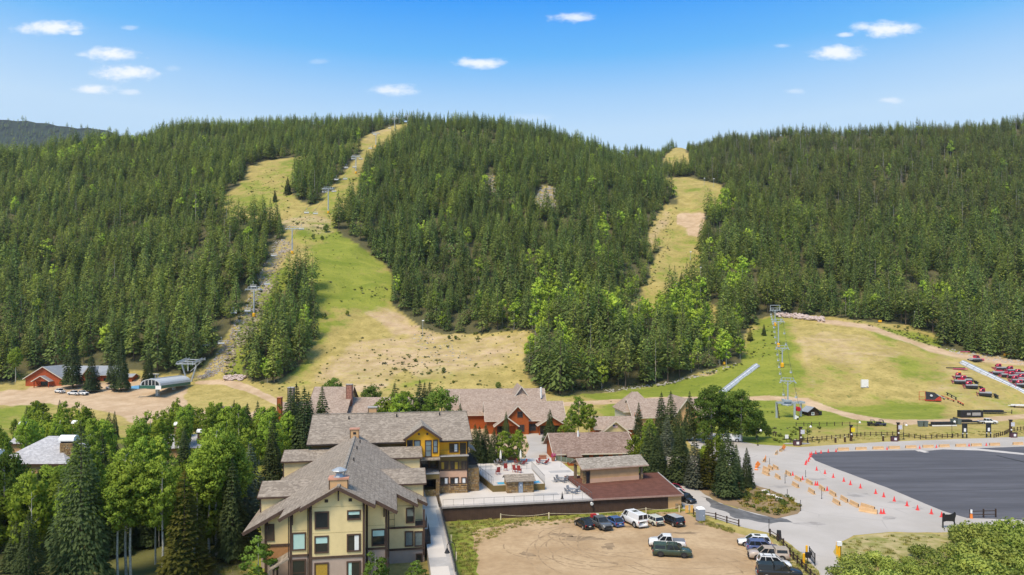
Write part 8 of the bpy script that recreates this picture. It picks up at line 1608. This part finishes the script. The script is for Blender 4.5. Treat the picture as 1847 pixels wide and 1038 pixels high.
for poly, k in (([(440, 345), (480, 300), (530, 320), (520, 390), (470, 370)], 170), ([(500, 385), (600, 395), (620, 430), (560, 440), (510, 420)], 110), ([(600, 400), (640, 330), (660, 300), (680, 270), (640, 320), (590, 390)], 160), ([(530, 430), (600, 420), (700, 500), (700, 560), (560, 560)], 70), ([(640, 515), (700, 520), (700, 540), (640, 535)], 35), ([(600, 610), (760, 600), (940, 610), (940, 700), (700, 700), (560, 690)], 200), ([(680, 640), (800, 640), (800, 680), (680, 680)], 90), ([(740, 588), (960, 590), (960, 604), (760, 612)], 80), ([(430, 560), (500, 470), (530, 470), (470, 600), (430, 680), (400, 690)], 420), ([(1165, 400), (1222, 370), (1215, 440), (1170, 520), (1140, 545), (1160, 470)], 260), ([(1170, 500), (1260, 440), (1260, 510), (1180, 545)], 60), ([(1310, 580), (1400, 565), (1410, 640), (1350, 650)], 90), ([(1480, 572), (1640, 590), (1700, 620), (1700, 632), (1560, 586)], 120), ([(985, 704), (1200, 690), (1340, 655), (1340, 662), (1200, 697), (985, 712)], 140), ([(1100, 725), (1400, 725), (1400, 760), (1100, 760)], 50), ([(440, 690), (600, 690), (900, 715), (860, 735), (560, 735)], 110), ([(1380, 770), (1480, 770), (1480, 800), (1400, 800)], 60)): scr += spots_world(poly, k)
gn_scatter('scrub', scr, np.clip(RNG.lognormal(-.75, .45, len(scr)), .2, 1.5), bush)
grs = []
for poly, k in (([(812, 945), (905, 940), (1010, 938), (1040, 944), (930, 952), (862, 985), (858, 1038), (832, 1050)], 420), ([(812, 940), (1230, 920), (1230, 926), (1050, 938), (870, 948)], 160), ([(1395, 966), (1420, 982), (1450, 1006), (1475, 1034), (1486, 1060), (1440, 1060), (1415, 1005)], 200), ([(1510, 985), (1560, 968), (1700, 964), (1850, 960), (1850, 1050), (1545, 1060)], 500), ([(1250, 930), (1262, 936), (1330, 958), (1320, 962), (1262, 945)], 120), ([(1425, 800), (1600, 792), (1850, 785), (1850, 776), (1600, 784), (1440, 796)], 260), ([(300, 960), (440, 930), (450, 1038), (300, 1038)], 400)): grs += spots_world(poly, k)
gn_scatter('grass', grs, RNG.uniform(.25, .65, len(grs)), tuft)
bed = spots_world([(1300, 895), (1345, 876), (1390, 886), (1430, 902), (1445, 918), (1400, 932), (1350, 920), (1330, 910)], 260); M_BED = foliage('bed_plants', (.26, .30, .03), (.46, .32, .07), .8, .6)
gn_scatter('ground_cover', bed, RNG.uniform(.3, .85, len(bed)), [bush[0], tuft[0], tuft[1], lb_mesh(520, .8, .7, 90, .3, M_BED), lb_mesh(521, .6, .7, 90, .3, M_BED)])
# ------------------------------------------------------------------ labels that still coincide get their place from the left
ORD = 'first second third fourth fifth sixth seventh eighth ninth tenth eleventh twelfth'.split(); CNT = 'one two three four five six seven eight nine ten eleven twelve'.split()
same = {}
for o in COL.objects:
    if o.parent is None and o.get('label'): same.setdefault(o['label'], []).append(o)
for lb, os_ in same.items():
    n = len(os_)
    if n < 2: continue
    os_.sort(key=lambda o: o.location.y); k = 1 if n <= 12 else -(-n // 10); rows = [os_[j*n//k:(j+1)*n//k] for j in range(k)]
    for j, row_, i, o in [(j, r, i, o) for j, r in enumerate(rows) for i, o in enumerate(sorted(r, key=lambda o: o.location.x / max(1, o.location.y)))]:
        n = len(row_); pre = ('left' if i == 0 else 'right') + ' one of two' if n == 2 else ('leftmost' if i == 0 else 'rightmost' if i == n-1 else ORD[i] + ' from left') + ' of ' + CNT[n-1]
        if k > 1: pre += ' in ' + ('front row' if j == 0 else 'back row' if j == k-1 else ORD[j] + ' row')
        if len((pre + ' ' + lb).split()) <= 16: o['label'] = pre + ', ' + lb
# ------------------------------------------------------------------ air
hz = MB().box(-2600, 2600, -60, 4200, -640, 1120).build('haze', None); tag(hz, kind='stuff'); hm = bpy.data.materials.new('air'); hm.use_nodes = True; t = NT(hm.node_tree); t.n.clear()
out = t.node('ShaderNodeOutputMaterial'); pv_ = t.node('ShaderNodeVolumePrincipled'); pv_.inputs['Color'].default_value = (.80, .88, 1.0, 1); pv_.inputs['Density'].default_value = .00005; pv_.inputs['Anisotropy'].default_value = .2
t.l.new(pv_.outputs[0], out.inputs['Volume']); hz.data.materials.append(hm)
